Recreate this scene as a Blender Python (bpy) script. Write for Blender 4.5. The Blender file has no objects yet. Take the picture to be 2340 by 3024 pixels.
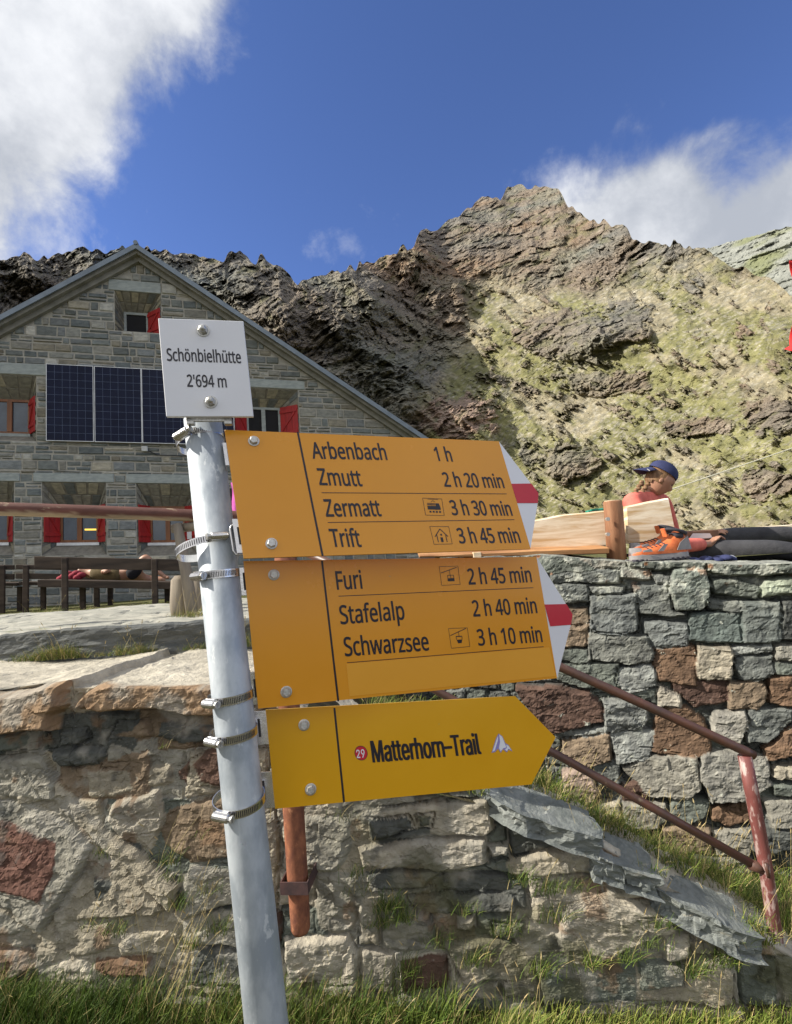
import bpy, math, json, random
import numpy as np
from mathutils import Vector, Matrix

# ---------------------------------------------------------------- camera
S = bpy.context.scene
COL = S.collection
EYE = np.array([0.0, 0.0, 1.5])
FPX = 1500.0; CX = 1170.0; CY = 1512.0            # focal length and centre in photograph pixels (2340 x 3024)
_u = np.array([143 - CX, CY + 13800, -FPX]); _u /= np.linalg.norm(_u)
_f = np.array([0, 0, -1.0]); _y = _f - (_f @ _u) * _u; _y /= np.linalg.norm(_y)
_x = np.cross(_y, _u)
M3 = np.array([_x, _y, _u])                        # camera axes -> world axes (pitched up 5.6 deg, rolled 3.8 deg)
cam = bpy.data.cameras.new('camera'); camo = bpy.data.objects.new('camera', cam); COL.objects.link(camo)
cam.sensor_fit = 'HORIZONTAL'; cam.sensor_width = 36; cam.lens = 36 * FPX / 2340
cam.clip_start = 0.02; cam.clip_end = 5000
mw = Matrix([list(M3[0]) + [EYE[0]], list(M3[1]) + [EYE[1]], list(M3[2]) + [EYE[2]], [0, 0, 0, 1]])
camo.matrix_world = mw
S.camera = camo
S.render.resolution_x = 792; S.render.resolution_y = 1024
S.view_settings.view_transform = 'Standard'; S.view_settings.look = 'None'
S.view_settings.exposure = EXPOSURE = 0.62; S.view_settings.gamma = 1.0
S.cycles.max_bounces = 5; S.cycles.diffuse_bounces = 3; S.cycles.glossy_bounces = 3

def ray(px, py): return M3 @ np.array([(px - CX) / FPX, -(py - CY) / FPX, -1.0])
def at(px, py, d): return EYE + d * ray(px, py)
def hit(px, py, P0, N):
    r = ray(px, py); return EYE + r * (((P0 - EYE) @ N) / (r @ N))

# ---------------------------------------------------------------- light
SUN_E = math.radians(36); SUN_F = math.radians(6)     # elevation; azimuth towards the camera side of due left
sdir = np.array([-math.cos(SUN_F) * math.cos(SUN_E), -math.sin(SUN_F) * math.cos(SUN_E), math.sin(SUN_E)])
sl = bpy.data.lights.new('sun', 'SUN'); sl.energy = 4.7; sl.angle = math.radians(0.55); sl.color = (1, .94, .84)
so = bpy.data.objects.new('sun', sl); COL.objects.link(so)
so.rotation_euler = Vector(sdir).to_track_quat('Z', 'Y').to_euler(); so.location = (-5, -2, 8)

W = bpy.data.worlds.new('World'); S.world = W; W.use_nodes = True
nt = W.node_tree; N_ = nt.nodes; L_ = nt.links; N_.clear()
def nd(t, **k):
    n = N_.new(t)
    for a, b in k.items(): setattr(n, a, b)
    return n
def lk(a, b): L_.new(a, b)
def mth(op, a, b=None, clamp=False):
    n = nd('ShaderNodeMath', operation=op, use_clamp=clamp)
    for i, v in enumerate((a, b)):
        if v is None: continue
        if isinstance(v, (int, float)): n.inputs[i].default_value = v
        else: lk(v, n.inputs[i])
    return n.outputs[0]
out = nd('ShaderNodeOutputWorld'); bg = nd('ShaderNodeBackground')
sky = nd('ShaderNodeTexSky', sky_type='NISHITA', sun_disc=False)
sky.sun_elevation = SUN_E; sky.sun_rotation = math.atan2(sdir[0], sdir[1]); sky.altitude = 2694
sky.air_density = 1.0; sky.dust_density = .4; sky.ozone_density = 2.2
tc = nd('ShaderNodeTexCoord'); D = tc.outputs['Generated']
def dotc(v):
    n = nd('ShaderNodeVectorMath', operation='DOT_PRODUCT'); lk(D, n.inputs[0]); n.inputs[1].default_value = v; return n.outputs['Value']
def noise(scale, detail=8, rough=.55, dist=0.0, off=(0, 0, 0)):
    mp = nd('ShaderNodeMapping'); lk(D, mp.inputs[0]); mp.inputs['Location'].default_value = off
    n = nd('ShaderNodeTexNoise'); lk(mp.outputs[0], n.inputs['Vector'])
    n.inputs['Scale'].default_value = scale; n.inputs['Detail'].default_value = detail
    n.inputs['Roughness'].default_value = rough; n.inputs['Distortion'].default_value = dist
    return n.outputs['Fac']
def side(p, q, inside):
    a = ray(*p); b = ray(*q); n = np.cross(a, b); n /= np.linalg.norm(n)
    if ray(*inside) @ n < 0: n = -n
    return dotc(tuple(n))
def ramp(v, a, b):
    n = nd('ShaderNodeMapRange', interpolation_type='SMOOTHSTEP'); n.clamp = True
    lk(v, n.inputs['Value']); n.inputs['From Min'].default_value = a; n.inputs['From Max'].default_value = b
    return n.outputs['Result']
def blob(px, py, rad):
    r = ray(px, py); r /= np.linalg.norm(r)
    return mth('SUBTRACT', dotc(tuple(r)), math.cos(rad))
n1 = noise(2.6, 9, .56); n2 = noise(8.0, 12, .62, .25, (3, 1, 2)); n3 = noise(1.3, 3, .5, 0, (7, 2, 5))
nn = mth('ADD', mth('MULTIPLY', mth('SUBTRACT', n1, .5), .85), mth('MULTIPLY', mth('SUBTRACT', n2, .5), .34))
c1 = mth('MINIMUM', side((930, 0), (330, 640), (0, 100)), side((690, 230), (110, 880), (0, 100)))
c1m = ramp(mth('ADD', c1, mth('MULTIPLY', nn, .46)), -.01, .075)
c2 = mth('MINIMUM', side((1580, 620), (1860, 330), (2200, 600)), side((1780, 350), (2500, 200), (2200, 600)))
c2m = ramp(mth('ADD', c2, mth('MULTIPLY', nn, .52)), -.055, .045)
wisp = mth('MULTIPLY', ramp(mth('ADD', mth('MULTIPLY', blob(1040, 620, .10), 6), mth('MULTIPLY', mth('SUBTRACT', n2, .5), .5)), .075, .16), .16)
wisp2 = mth('MULTIPLY', ramp(mth('ADD', mth('MULTIPLY', blob(300, 690, .10), 8), mth('MULTIPLY', mth('SUBTRACT', n2, .5), .6)), .06, .16), .35)
cm = mth('MAXIMUM', mth('MAXIMUM', c1m, c2m), mth('MAXIMUM', wisp, wisp2))
shade = ramp(mth('ADD', mth('MULTIPLY', n1, .7), mth('MULTIPLY', n2, .3)), .36, .62)
cc = nd('ShaderNodeMix', data_type='RGBA'); lk(shade, cc.inputs[0]); cc.inputs[6].default_value = (2.7, 2.9, 3.3, 1); cc.inputs[7].default_value = (5.6, 5.7, 5.9, 1)
hs = nd('ShaderNodeHueSaturation'); lk(sky.outputs[0], hs.inputs['Color']); hs.inputs['Saturation'].default_value = 1.12; hs.inputs['Value'].default_value = 1.05
tn = nd('ShaderNodeMix', data_type='RGBA', blend_type='MULTIPLY'); tn.inputs[0].default_value = 1; lk(hs.outputs[0], tn.inputs[6]); tn.inputs[7].default_value = (1.10, .95, 1.12, 1)
mx = nd('ShaderNodeMix', data_type='RGBA'); lk(cm, mx.inputs[0]); lk(tn.outputs[2], mx.inputs[6]); lk(cc.outputs[2], mx.inputs[7])
lk(mx.outputs[2], bg.inputs['Color']); bg.inputs['Strength'].default_value = .118
lk(bg.outputs[0], out.inputs[0])

# ---------------------------------------------------------------- helpers
random.seed(5); RNG = np.random.default_rng(7)

def vnoise(P, seed=0):
    P = np.asarray(P, float); I = np.floor(P).astype(np.int64); F = P - I; F = F * F * F * (F * (F * 6 - 15) + 10)
    r = np.zeros(P.shape[:-1])
    def h(x, y, z):
        n = (x * 374761393 + y * 668265263 + z * 2147483647 + seed * 974711) & 0xffffffff
        n = ((n ^ (n >> 13)) * 1274126177) & 0xffffffff
        n = ((n ^ (n >> 15)) * 2246822519) & 0xffffffff
        return ((n ^ (n >> 16)) & 0xffffff) / float(0xffffff)
    for a in (0, 1):
        wa = F[..., 0] if a else 1 - F[..., 0]
        for b in (0, 1):
            wb = F[..., 1] if b else 1 - F[..., 1]
            for c in (0, 1):
                wc = F[..., 2] if c else 1 - F[..., 2]
                r += wa * wb * wc * h(I[..., 0] + a, I[..., 1] + b, I[..., 2] + c)
    return r * 2 - 1
def fbm(P, o=5, g=.5, seed=0):
    r = 0; a = 1; s = 0; P = np.asarray(P, float)
    for i in range(o):
        r = r + a * vnoise(P, seed + i); s += a; a *= g; P = P * 2.03 + 5.3
    return r / s
def ridged(P, o=5, g=.55, seed=0):
    r = 0; a = 1; s = 0; P = np.asarray(P, float)
    for i in range(o):
        r = r + a * (1 - 2 * np.abs(vnoise(P, seed + i))); s += a; a *= g; P = P * 2.07 + 3.1
    return r / s
def facet(P, seed=0):
    """blocky rock: every cell of a jittered lattice is a plane with its own tilt and height"""
    P = np.asarray(P, float); sh = P.shape[:-1]; P = P.reshape(-1, 3); I = np.floor(P).astype(np.int64); best = np.full(len(P), 1e9); val = np.zeros(len(P))
    def h(x, y, z, k):
        n = (x * 374761393 + y * 668265263 + z * 1274126177 + (seed + k * 57) * 974711) & 0xffffffff
        n = ((n ^ (n >> 13)) * 1274126177) & 0xffffffff; n = ((n ^ (n >> 15)) * 2246822519) & 0xffffffff
        return ((n ^ (n >> 16)) & 0xffffff) / float(0xffffff)
    for a in (-1, 0, 1):
        for b in (-1, 0, 1):
            for c in (-1, 0, 1):
                x, y, z = I[:, 0] + a, I[:, 1] + b, I[:, 2] + c
                dx = P[:, 0] - x - h(x, y, z, 0); dy = P[:, 1] - y - h(x, y, z, 1); dz = P[:, 2] - z - h(x, y, z, 2)
                d = dx * dx + dy * dy + dz * dz; m = d < best
                v = (h(x, y, z, 3) - .5) * 1.0 + (h(x, y, z, 4) - .5) * 1.6 * dx + (h(x, y, z, 5) - .5) * 1.6 * dy + (h(x, y, z, 6) - .5) * 1.6 * dz
                best = np.where(m, d, best); val = np.where(m, v, val)
    return val.reshape(sh)
def sstep(a, b, x):
    t = np.clip((x - a) / (b - a), 0, 1); return t * t * (3 - 2 * t)

def tag(o, label=None, cat=None, group=None, kind=None):
    if label: o['label'] = label
    if cat: o['category'] = cat
    if group: o['group'] = group
    if kind: o['kind'] = kind
    return o
WL = {}
def empty(name, loc, label=None, cat=None, group=None):
    o = bpy.data.objects.new(name, None); COL.objects.link(o); o.location = Vector(loc); o.empty_display_size = .1
    WL[o.name] = Vector(loc); return tag(o, label, cat, group)
def obj(name, V, F, mat, parent=None, cols=None, smooth=False, loc=None, matidx=None):
    V = np.asarray(V, float).reshape(-1, 3)
    if loc is None: loc = np.array([(V[:, 0].min() + V[:, 0].max()) / 2, (V[:, 1].min() + V[:, 1].max()) / 2, V[:, 2].min()])
    loc = np.asarray(loc, float)
    me = bpy.data.meshes.new(name); V2 = V - loc
    if isinstance(F, np.ndarray) and F.ndim == 2:
        n = len(F); k = F.shape[1]
        me.vertices.add(len(V2)); me.vertices.foreach_set('co', V2.ravel())
        me.loops.add(n * k); me.loops.foreach_set('vertex_index', F.ravel().astype(np.int32))
        me.polygons.add(n); me.polygons.foreach_set('loop_start', np.arange(0, n * k, k, dtype=np.int32))
        me.update(calc_edges=True)
    else:
        me.from_pydata(V2.tolist(), [], [tuple(int(i) for i in f) for f in F])
    if cols is not None:
        c = np.ones((len(V2), 4)); c[:, :np.asarray(cols).shape[1]] = cols
        a = me.color_attributes.new('Col', 'FLOAT_COLOR', 'POINT'); a.data.foreach_set('color', c.ravel())
    me.polygons.foreach_set('use_smooth', np.full(len(me.polygons), bool(smooth)))
    for m in (mat if isinstance(mat, (list, tuple)) else [mat]): me.materials.append(m)
    if matidx is not None: me.polygons.foreach_set('material_index', np.asarray(matidx, dtype=np.int32))
    me.validate(); me.update()
    o = bpy.data.objects.new(name, me); COL.objects.link(o)
    WL[o.name] = Vector(loc)
    if parent is not None:
        o.parent = parent; o.location = Vector(loc) - WL[parent.name]
    else: o.location = Vector(loc)
    return o

class MB:
    def __init__(s): s.V = []; s.F = []; s.C = []; s.n = 0; s.mi = []
    def add(s, V, F, col=None, mi=0):
        V = np.asarray(V, float).reshape(-1, 3)
        s.V.append(V); s.F += [tuple(int(i) + s.n for i in f) for f in F]; s.mi += [mi] * len(F)
        s.C.append(np.tile(np.array(col if col is not None else (1, 1, 1), float)[:3], (len(V), 1)) if col is None or np.ndim(col) == 1 else np.asarray(col))
        s.n += len(V); return s
    def box(s, O, a, b, c, col=None, mi=0, bev=0.0):
        """O corner, a b c edge vectors"""
        O, a, b, c = [np.asarray(v, float) for v in (O, a, b, c)]
        if bev > 0:
            la, lb, lc = np.linalg.norm(a), np.linalg.norm(b), np.linalg.norm(c)
            bv = min(bev, .45 * min(la, lb, lc)); ua, ub, uc = a / la, b / lb, c / lc
            V = []; idx = {}
            for i in (0, 1):
                for j in (0, 1):
                    for k in (0, 1):
                        P = O + a * i + b * j + c * k
                        da, db, dc = ua * bv * (1 - 2 * i), ub * bv * (1 - 2 * j), uc * bv * (1 - 2 * k)
                        for ax, off in ((0, db + dc), (1, da + dc), (2, da + db)):
                            idx[(i, j, k, ax)] = len(V); V.append(P + off)
            F = []
            for ax in range(3):
                for e in (0, 1):
                    q = []
                    for (x, y) in ((0, 0), (1, 0), (1, 1), (0, 1)):
                        t = [0, 0, 0]; t[ax] = e; t[(ax + 1) % 3] = x; t[(ax + 2) % 3] = y; q.append(idx[(*t, ax)])
                    F.append(q if e else q[::-1])
            for ax in range(3):
                p, q_ = (ax + 1) % 3, (ax + 2) % 3
                for x in (0, 1):
                    for y in (0, 1):
                        t0 = [0] * 3; t0[p] = x; t0[q_] = y; t1 = list(t0); t1[ax] = 1
                        q = [idx[(*t0, p)], idx[(*t1, p)], idx[(*t1, q_)], idx[(*t0, q_)]]
                        F.append(q)
            for i in (0, 1):
                for j in (0, 1):
                    for k in (0, 1): F.append([idx[(i, j, k, 0)], idx[(i, j, k, 1)], idx[(i, j, k, 2)]])
            # fix winding by centre
            ctr = O + (a + b + c) / 2; V = np.array(V); FF = []
            for f in F:
                n = np.cross(V[f[1]] - V[f[0]], V[f[2]] - V[f[0]])
                FF.append(f if n @ (V[list(f)].mean(0) - ctr) > 0 else f[::-1])
            return s.add(V, FF, col, mi)
        V = [O, O + a, O + a + b, O + b, O + c, O + a + c, O + a + b + c, O + b + c]
        F = [(0, 3, 2, 1), (4, 5, 6, 7), (0, 1, 5, 4), (1, 2, 6, 5), (2, 3, 7, 6), (3, 0, 4, 7)]
        if np.cross(a, b) @ c < 0: F = [f[::-1] for f in F]
        return s.add(V, F, col, mi)
    def cbox(s, c, sx, sy, sz, **k):
        c = np.asarray(c, float); return s.box(c - [sx / 2, sy / 2, 0], [sx, 0, 0], [0, sy, 0], [0, 0, sz], **k)
    def tube(s, pts, rads, seg=12, caps=True, col=None, mi=0, jit=0, squash=None, seed=0):
        pts = [np.asarray(p, float) for p in pts]; n = len(pts)
        if np.ndim(rads) == 0: rads = [rads] * n
        d0 = pts[1] - pts[0]; d0 /= np.linalg.norm(d0)
        up = np.array([0, 0, 1.0]) if abs(d0[2]) < .9 else np.array([0, 1.0, 0])
        e1 = np.cross(up, d0); e1 /= np.linalg.norm(e1); V = []; rg = np.random.default_rng(seed)
        for i in range(n):
            d = pts[min(i + 1, n - 1)] - pts[max(i - 1, 0)]; d /= np.linalg.norm(d)
            e1 = e1 - (e1 @ d) * d; e1 /= np.linalg.norm(e1); e2 = np.cross(d, e1)
            for k in range(seg):
                t = 2 * math.pi * k / seg; r = rads[i] * (1 + (rg.uniform(-jit, jit) if jit else 0))
                V.append(pts[i] + r * (math.cos(t) * e1 + (squash or 1) * math.sin(t) * e2))
        F = []
        for i in range(n - 1):
            for k in range(seg):
                a = i * seg + k; b = i * seg + (k + 1) % seg; F.append((a, b, b + seg, a + seg))
        if caps: F.append(tuple(range(seg))[::-1]); F.append(tuple((n - 1) * seg + k for k in range(seg)))
        return s.add(V, F, col, mi)
    def prism(s, poly, ext, col=None, mi=0):
        """poly: ordered 3D points, extruded by ext"""
        P = np.asarray(poly, float); n = len(P); ext = np.asarray(ext, float)
        nn = np.zeros(3)
        for i in range(n): nn += np.cross(P[i] - P[0], P[(i + 1) % n] - P[0])
        f0 = tuple(range(n)); f1 = tuple(range(n, 2 * n))
        F = [f0[::-1], f1] if nn @ ext > 0 else [f0, f1[::-1]]
        for i in range(n):
            q = (i, (i + 1) % n, n + (i + 1) % n, n + i); F.append(q if nn @ ext > 0 else q[::-1])
        return s.add(np.vstack([P, P + ext]), F, col, mi)
    def sphere(s, c, r, seg=12, rings=8, col=None, mi=0, ax=None):
        V = []; F = []; c = np.asarray(c, float); r = np.array([r] * 3 if np.ndim(r) == 0 else r, float)
        A = np.eye(3) if ax is None else np.asarray(ax)
        for i in range(rings + 1):
            ph = math.pi * i / rings
            for k in range(seg):
                t = 2 * math.pi * k / seg
                V.append(c + (r * np.array([math.sin(ph) * math.cos(t), math.sin(ph) * math.sin(t), math.cos(ph)])) @ A)
        for i in range(rings):
            for k in range(seg): F.append((i * seg + k, (i + 1) * seg + k, (i + 1) * seg + (k + 1) % seg, i * seg + (k + 1) % seg))
        return s.add(V, F, col, mi)
    def build(s, name, mat, parent=None, smooth=False, loc=None):
        V = np.vstack(s.V); return obj(name, V, s.F, mat, parent, np.vstack(s.C), smooth, loc, s.mi if isinstance(mat, (list, tuple)) else None)

def pmat(name, col=(.5, .5, .5), col2=None, scale=5.0, detail=8, rough=.7, rough2=None, bump=.0, bscale=None, bdist=.01, metal=0.0, attr=False, stretch=(1, 1, 1), contrast=(.35, .65), spec=.5, coat=0.0, spots=None, dist=0.0):
    m = bpy.data.materials.new(name); m.use_nodes = True; t = m.node_tree; n = t.nodes; l = t.links; b = n['Principled BSDF']
    tcn = n.new('ShaderNodeTexCoord'); mp = n.new('ShaderNodeMapping'); l.new(tcn.outputs['Object'], mp.inputs[0]); mp.inputs['Scale'].default_value = stretch
    no = n.new('ShaderNodeTexNoise'); l.new(mp.outputs[0], no.inputs['Vector']); no.inputs['Scale'].default_value = scale; no.inputs['Detail'].default_value = detail; no.inputs['Roughness'].default_value = .6
    no.inputs['Distortion'].default_value = dist
    cr = n.new('ShaderNodeValToRGB'); l.new(no.outputs['Fac'], cr.inputs[0]); e = cr.color_ramp.elements
    e[0].position, e[1].position = contrast
    c2 = col2 if col2 is not None else tuple(c * .75 for c in col)
    e[0].color = (*c2, 1); e[1].color = (*col, 1); o = cr.outputs[0]
    if attr:
        at_ = n.new('ShaderNodeVertexColor'); at_.layer_name = 'Col'
        mu = n.new('ShaderNodeMix'); mu.data_type = 'RGBA'; mu.blend_type = 'MULTIPLY'; mu.inputs[0].default_value = 1
        l.new(at_.outputs[0], mu.inputs[6]); l.new(o, mu.inputs[7]); o = mu.outputs[2]
    if spots:
        sc, lo, hi, scol = spots
        n2_ = n.new('ShaderNodeTexNoise'); l.new(mp.outputs[0], n2_.inputs['Vector']); n2_.inputs['Scale'].default_value = sc; n2_.inputs['Detail'].default_value = 6; n2_.inputs['Roughness'].default_value = .65
        mr = n.new('ShaderNodeMapRange'); mr.interpolation_type = 'SMOOTHSTEP'; l.new(n2_.outputs['Fac'], mr.inputs['Value']); mr.inputs['From Min'].default_value = lo; mr.inputs['From Max'].default_value = hi
        mu = n.new('ShaderNodeMix'); mu.data_type = 'RGBA'; l.new(mr.outputs[0], mu.inputs[0]); l.new(o, mu.inputs[6]); mu.inputs[7].default_value = (*scol, 1); o = mu.outputs[2]
    l.new(o, b.inputs['Base Color'])
    b.inputs['Metallic'].default_value = metal; b.inputs['Specular IOR Level'].default_value = spec; b.inputs['Coat Weight'].default_value = coat
    if rough2 is not None:
        mr = n.new('ShaderNodeMapRange'); l.new(no.outputs['Fac'], mr.inputs['Value']); mr.inputs['From Min'].default_value = .3; mr.inputs['From Max'].default_value = .7
        mr.inputs['To Min'].default_value = rough; mr.inputs['To Max'].default_value = rough2; l.new(mr.outputs[0], b.inputs['Roughness'])
    else: b.inputs['Roughness'].default_value = rough
    if bump:
        nb = n.new('ShaderNodeTexNoise'); l.new(mp.outputs[0], nb.inputs['Vector']); nb.inputs['Scale'].default_value = bscale or scale * 4; nb.inputs['Detail'].default_value = 8; nb.inputs['Roughness'].default_value = .65
        bp = n.new('ShaderNodeBump'); bp.inputs['Strength'].default_value = bump; bp.inputs['Distance'].default_value = bdist
        l.new(nb.outputs['Fac'], bp.inputs['Height']); l.new(bp.outputs[0], b.inputs['Normal'])
    return m
WHITE = (1, 1, 1); GR = (.62, .62, .62)
MT = dict(
    galv=pmat('galvanised_steel', (.50, .54, .57), (.33, .37, .41), 26, rough=.34, rough2=.6, metal=.12, bump=.10, bscale=70, stretch=(1, 1, .5), contrast=(.4, .6), spots=(48, .60, .66, (.60, .63, .64))),
    steel=pmat('stainless_steel', (.72, .70, .68), (.6, .58, .57), 60, rough=.22, metal=.95, bump=.05, bscale=300),
    boltm=pmat('bolt_zinc', (.66, .65, .62), (.42, .41, .38), 260, rough=.3, rough2=.55, metal=.75, bump=.2, bscale=500, bdist=.001),
    slot=pmat('slot_dark', (.03, .03, .035), rough=.6),
    plate=pmat('plate_enamel', (.78, .78, .80), (.74, .74, .77), 6, rough=.24, spec=.5),
    yellow=pmat('sign_yellow', (.82, .345, .024), (.75, .31, .02), 3, rough=.16, rough2=.34, bump=.012, bscale=5, spec=.5, spots=(70, .70, .74, (.60, .33, .08))),
    yellow3=pmat('sign_yellow_bright', (.78, .395, .008), (.71, .35, .008), 3, rough=.16, rough2=.34, bump=.012, bscale=5, spec=.5, spots=(70, .70, .74, (.62, .38, .08))),
    sticker=pmat('yellow_sticker', (.83, .385, .035), (.80, .365, .03), 9, rough=.3),
    ink=pmat('sign_ink', (.012, .010, .02), rough=.35),
    signedge=pmat('sign_edge', (.62, .36, .04), (.3, .2, .06), 60, rough=.5),
    signwhite=pmat('sign_white', (.80, .80, .84), (.76, .76, .80), 8, rough=.25),
    signred=pmat('sign_red', (.60, .025, .045), (.56, .02, .04), 8, rough=.25),
    purple=pmat('logo_violet', (.33, .28, .62), rough=.4),
    wall=pmat('rubble_masonry', (1.2, 1.19, 1.17), (.70, .69, .68), 16, attr=True, rough=.9, bump=.75, bscale=55, bdist=.012, spec=.2, contrast=(.3, .7), spots=(24, .63, .75, (.33, .31, .25))),
    drywall=pmat('dry_stone', (1.12, 1.12, 1.12), (.58, .58, .6), 18, attr=True, rough=.85, bump=.7, bscale=50, bdist=.012, spec=.25, spots=(17, .645, .70, (.42, .43, .36))),
    slab=pmat('schist_slab', (.27, .285, .265), (.14, .155, .145), 7, rough=.8, bump=.7, bscale=30, bdist=.015, stretch=(1, 1.2, 5), spots=(13, .60, .72, (.36, .34, .27)), spec=.3),
    paving=pmat('flagstone', (.47, .45, .38), (.28, .28, .24), 5, rough=.85, bump=.7, bscale=24, bdist=.02, stretch=(.6, 1.6, 1), spots=(4, .6, .75, (.17, .18, .06)), spec=.2),
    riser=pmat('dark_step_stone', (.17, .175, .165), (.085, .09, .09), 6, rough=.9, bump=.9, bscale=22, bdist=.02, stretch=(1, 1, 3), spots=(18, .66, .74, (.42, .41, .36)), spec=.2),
    ashlar=pmat('ashlar_stone', (1.12, 1.12, 1.1), (.7, .71, .72), 9, attr=True, rough=.9, bump=.6, bscale=30, bdist=.02, stretch=(1, 1, 2.2), spec=.2),
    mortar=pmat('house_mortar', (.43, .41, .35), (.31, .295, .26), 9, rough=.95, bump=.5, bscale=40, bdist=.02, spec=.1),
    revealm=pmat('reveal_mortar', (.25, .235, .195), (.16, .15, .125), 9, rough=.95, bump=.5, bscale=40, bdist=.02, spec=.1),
    concrete=pmat('lintel_stone', (.38, .41, .39), (.27, .30, .29), 7, rough=.9, bump=.4, bscale=40, spec=.2, stretch=(1, 1, 3)),
    soffit=pmat('soffit_board', (.27, .26, .225), (.18, .175, .15), 4, rough=.9, bump=.3, stretch=(1, 1, 1), spec=.1),
    roofm=pmat('roof_metal', (.20, .24, .28), (.15, .18, .21), 4, rough=.45, metal=.3, bump=.1),
    shutter=pmat('red_paint', (.42, .016, .013), (.28, .012, .010), 5, rough=.55, bump=.2, bscale=20, stretch=(3, 3, .6)),
    wframe=pmat('window_wood', (.26, .10, .035), (.16, .06, .02), 10, rough=.5, stretch=(1, 1, .2)),
    glass=pmat('window_glass', (.05, .075, .10), (.02, .03, .045), 2.5, rough=.06, spec=1.0),
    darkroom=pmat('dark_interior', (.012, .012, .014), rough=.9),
    alu=pmat('alu_frame', (.70, .71, .72), rough=.35, metal=.6),
    pvm=None, cell=None,
    rust=pmat('rusted_pipe', (.34, .135, .07), (.15, .06, .04), 30, rough=.9, bump=.5, bscale=130, bdist=.003, stretch=(1, 1, .6), spots=(60, .60, .70, (.50, .23, .12)), spec=.2),
    darkrust=pmat('dark_iron', (.10, .05, .045), (.05, .03, .03), 30, rough=.8, bump=.3, bscale=100, bdist=.002),
    rail=pmat('handrail_paint', (.13, .055, .035), (.07, .04, .03), 14, rough=.42, bump=.25, bscale=60, bdist=.003, spots=(26, .60, .70, (.20, .14, .09))),
    railpost=pmat('peeling_red_paint', (.21, .065, .055), (.12, .04, .035), 14, rough=.5, bump=.4, bscale=60, bdist=.003, stretch=(1, 1, .35), spots=(42, .50, .60, (.38, .27, .24))),
    log=pmat('painted_log', (1.1, 1.1, 1.1), (.6, .6, .6), 9, attr=True, rough=.7, bump=.5, bscale=40, bdist=.006, stretch=(.18, 1, 1), spots=(16, .60, .66, (.36, .27, .17))),
    greywood=pmat('weathered_wood', (.33, .28, .21), (.17, .145, .12), 10, rough=.85, bump=.6, bscale=40, bdist=.004, stretch=(1, 1, .12), spec=.2),
    benchwood=pmat('dark_bench_wood', (.085, .062, .048), (.035, .027, .023), 8, rough=.8, bump=.6, bscale=30, bdist=.004, stretch=(.14, 1, 1), spec=.2),
    pine=pmat('fresh_pine', (.86, .76, .60), (.56, .38, .20), 6, rough=.7, bump=.3, bscale=20, bdist=.004, stretch=(.35, 1, 3.5), contrast=(.38, .6), spec=.2, dist=.6),
    pinedark=pmat('pine_edge', (.50, .27, .12), (.28, .13, .06), 9, rough=.8, bump=.4, bscale=30, bdist=.004, stretch=(.2, 1, 2), spec=.2),
    pinepost=pmat('pine_post', (.40, .21, .115), (.17, .075, .04), 16, rough=.75, bump=.5, bscale=40, bdist=.004, stretch=(1, 1, .14), spec=.2),
    soil=pmat('soil', (.10, .085, .05), (.05, .045, .03), 6, rough=1, bump=.8, bscale=30, bdist=.03, spots=(5, .5, .62, (.07, .09, .025)), spec=.1),
    meadow=pmat('meadow', (.16, .15, .07), (.09, .10, .035), .8, rough=1, bump=.8, bscale=8, bdist=.1, spots=(1.6, .58, .66, (.26, .25, .21)), spec=.1),
    grassm=pmat('grass_blades', (1.15, 1.15, 1.1), (.75, .78, .7), 3, attr=True, rough=.6, spec=.25),
    skin=pmat('skin', (.46, .25, .16), (.38, .19, .12), 14, rough=.5),
    coral=pmat('coral_shirt', (.78, .20, .15), (.58, .12, .09), 14, rough=.85, bump=.4, bscale=14, bdist=.01),
    navy=pmat('navy_cotton', (.03, .038, .115), (.02, .026, .08), 20, rough=.85, bump=.3, bscale=80),
    hair=pmat('blond_hair', (.30, .17, .08), (.14, .07, .03), 40, rough=.6, bump=.6, bscale=120, bdist=.004, stretch=(1, 1, .4)),
    trousers=pmat('charcoal_trousers', (.055, .055, .06), (.03, .03, .035), 9, rough=.9, bump=.7, bscale=9, bdist=.02),
    khaki=pmat('khaki_cloth', (.17, .12, .05), (.11, .08, .035), 12, rough=.9, bump=.5, bscale=18, bdist=.01),
    blackcloth=pmat('black_cloth', (.015, .015, .02), rough=.9),
    pinkcloth=pmat('pink_red_cloth', (.30, .03, .045), (.28, .03, .05), 14, rough=.9, bump=.5, bscale=30),
    magenta=pmat('magenta_cloth', (.55, .10, .38), (.4, .06, .28), 14, rough=.9),
    orange=pmat('orange_suede', (.72, .19, .055), (.52, .11, .03), 30, rough=.7, bump=.4, bscale=90, bdist=.002),
    bootgrey=pmat('boot_rubber', (.30, .28, .27), (.2, .19, .19), 25, rough=.6),
    bootdark=pmat('boot_lining', (.05, .045, .06), (.03, .03, .035), 30, rough=.9, bump=.4, bscale=90, bdist=.002),
    brown=pmat('brown_board', (.23, .12, .07), (.15, .08, .045), 8, rough=.6),
    paper=pmat('paper', (.80, .80, .80), (.7, .7, .72), 8, rough=.8),
    green=pmat('green_plastic', (.02, .30, .20), rough=.5),
    rope=pmat('pale_rope', (.85, .80, .62), (.75, .7, .5), 60, rough=.9),
    flag=pmat('red_flag', (.68, .02, .02), (.52, .015, .015), 5, rough=.8),
    lamp=pmat('box_white', (.6, .6, .58), rough=.6),
)

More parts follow.
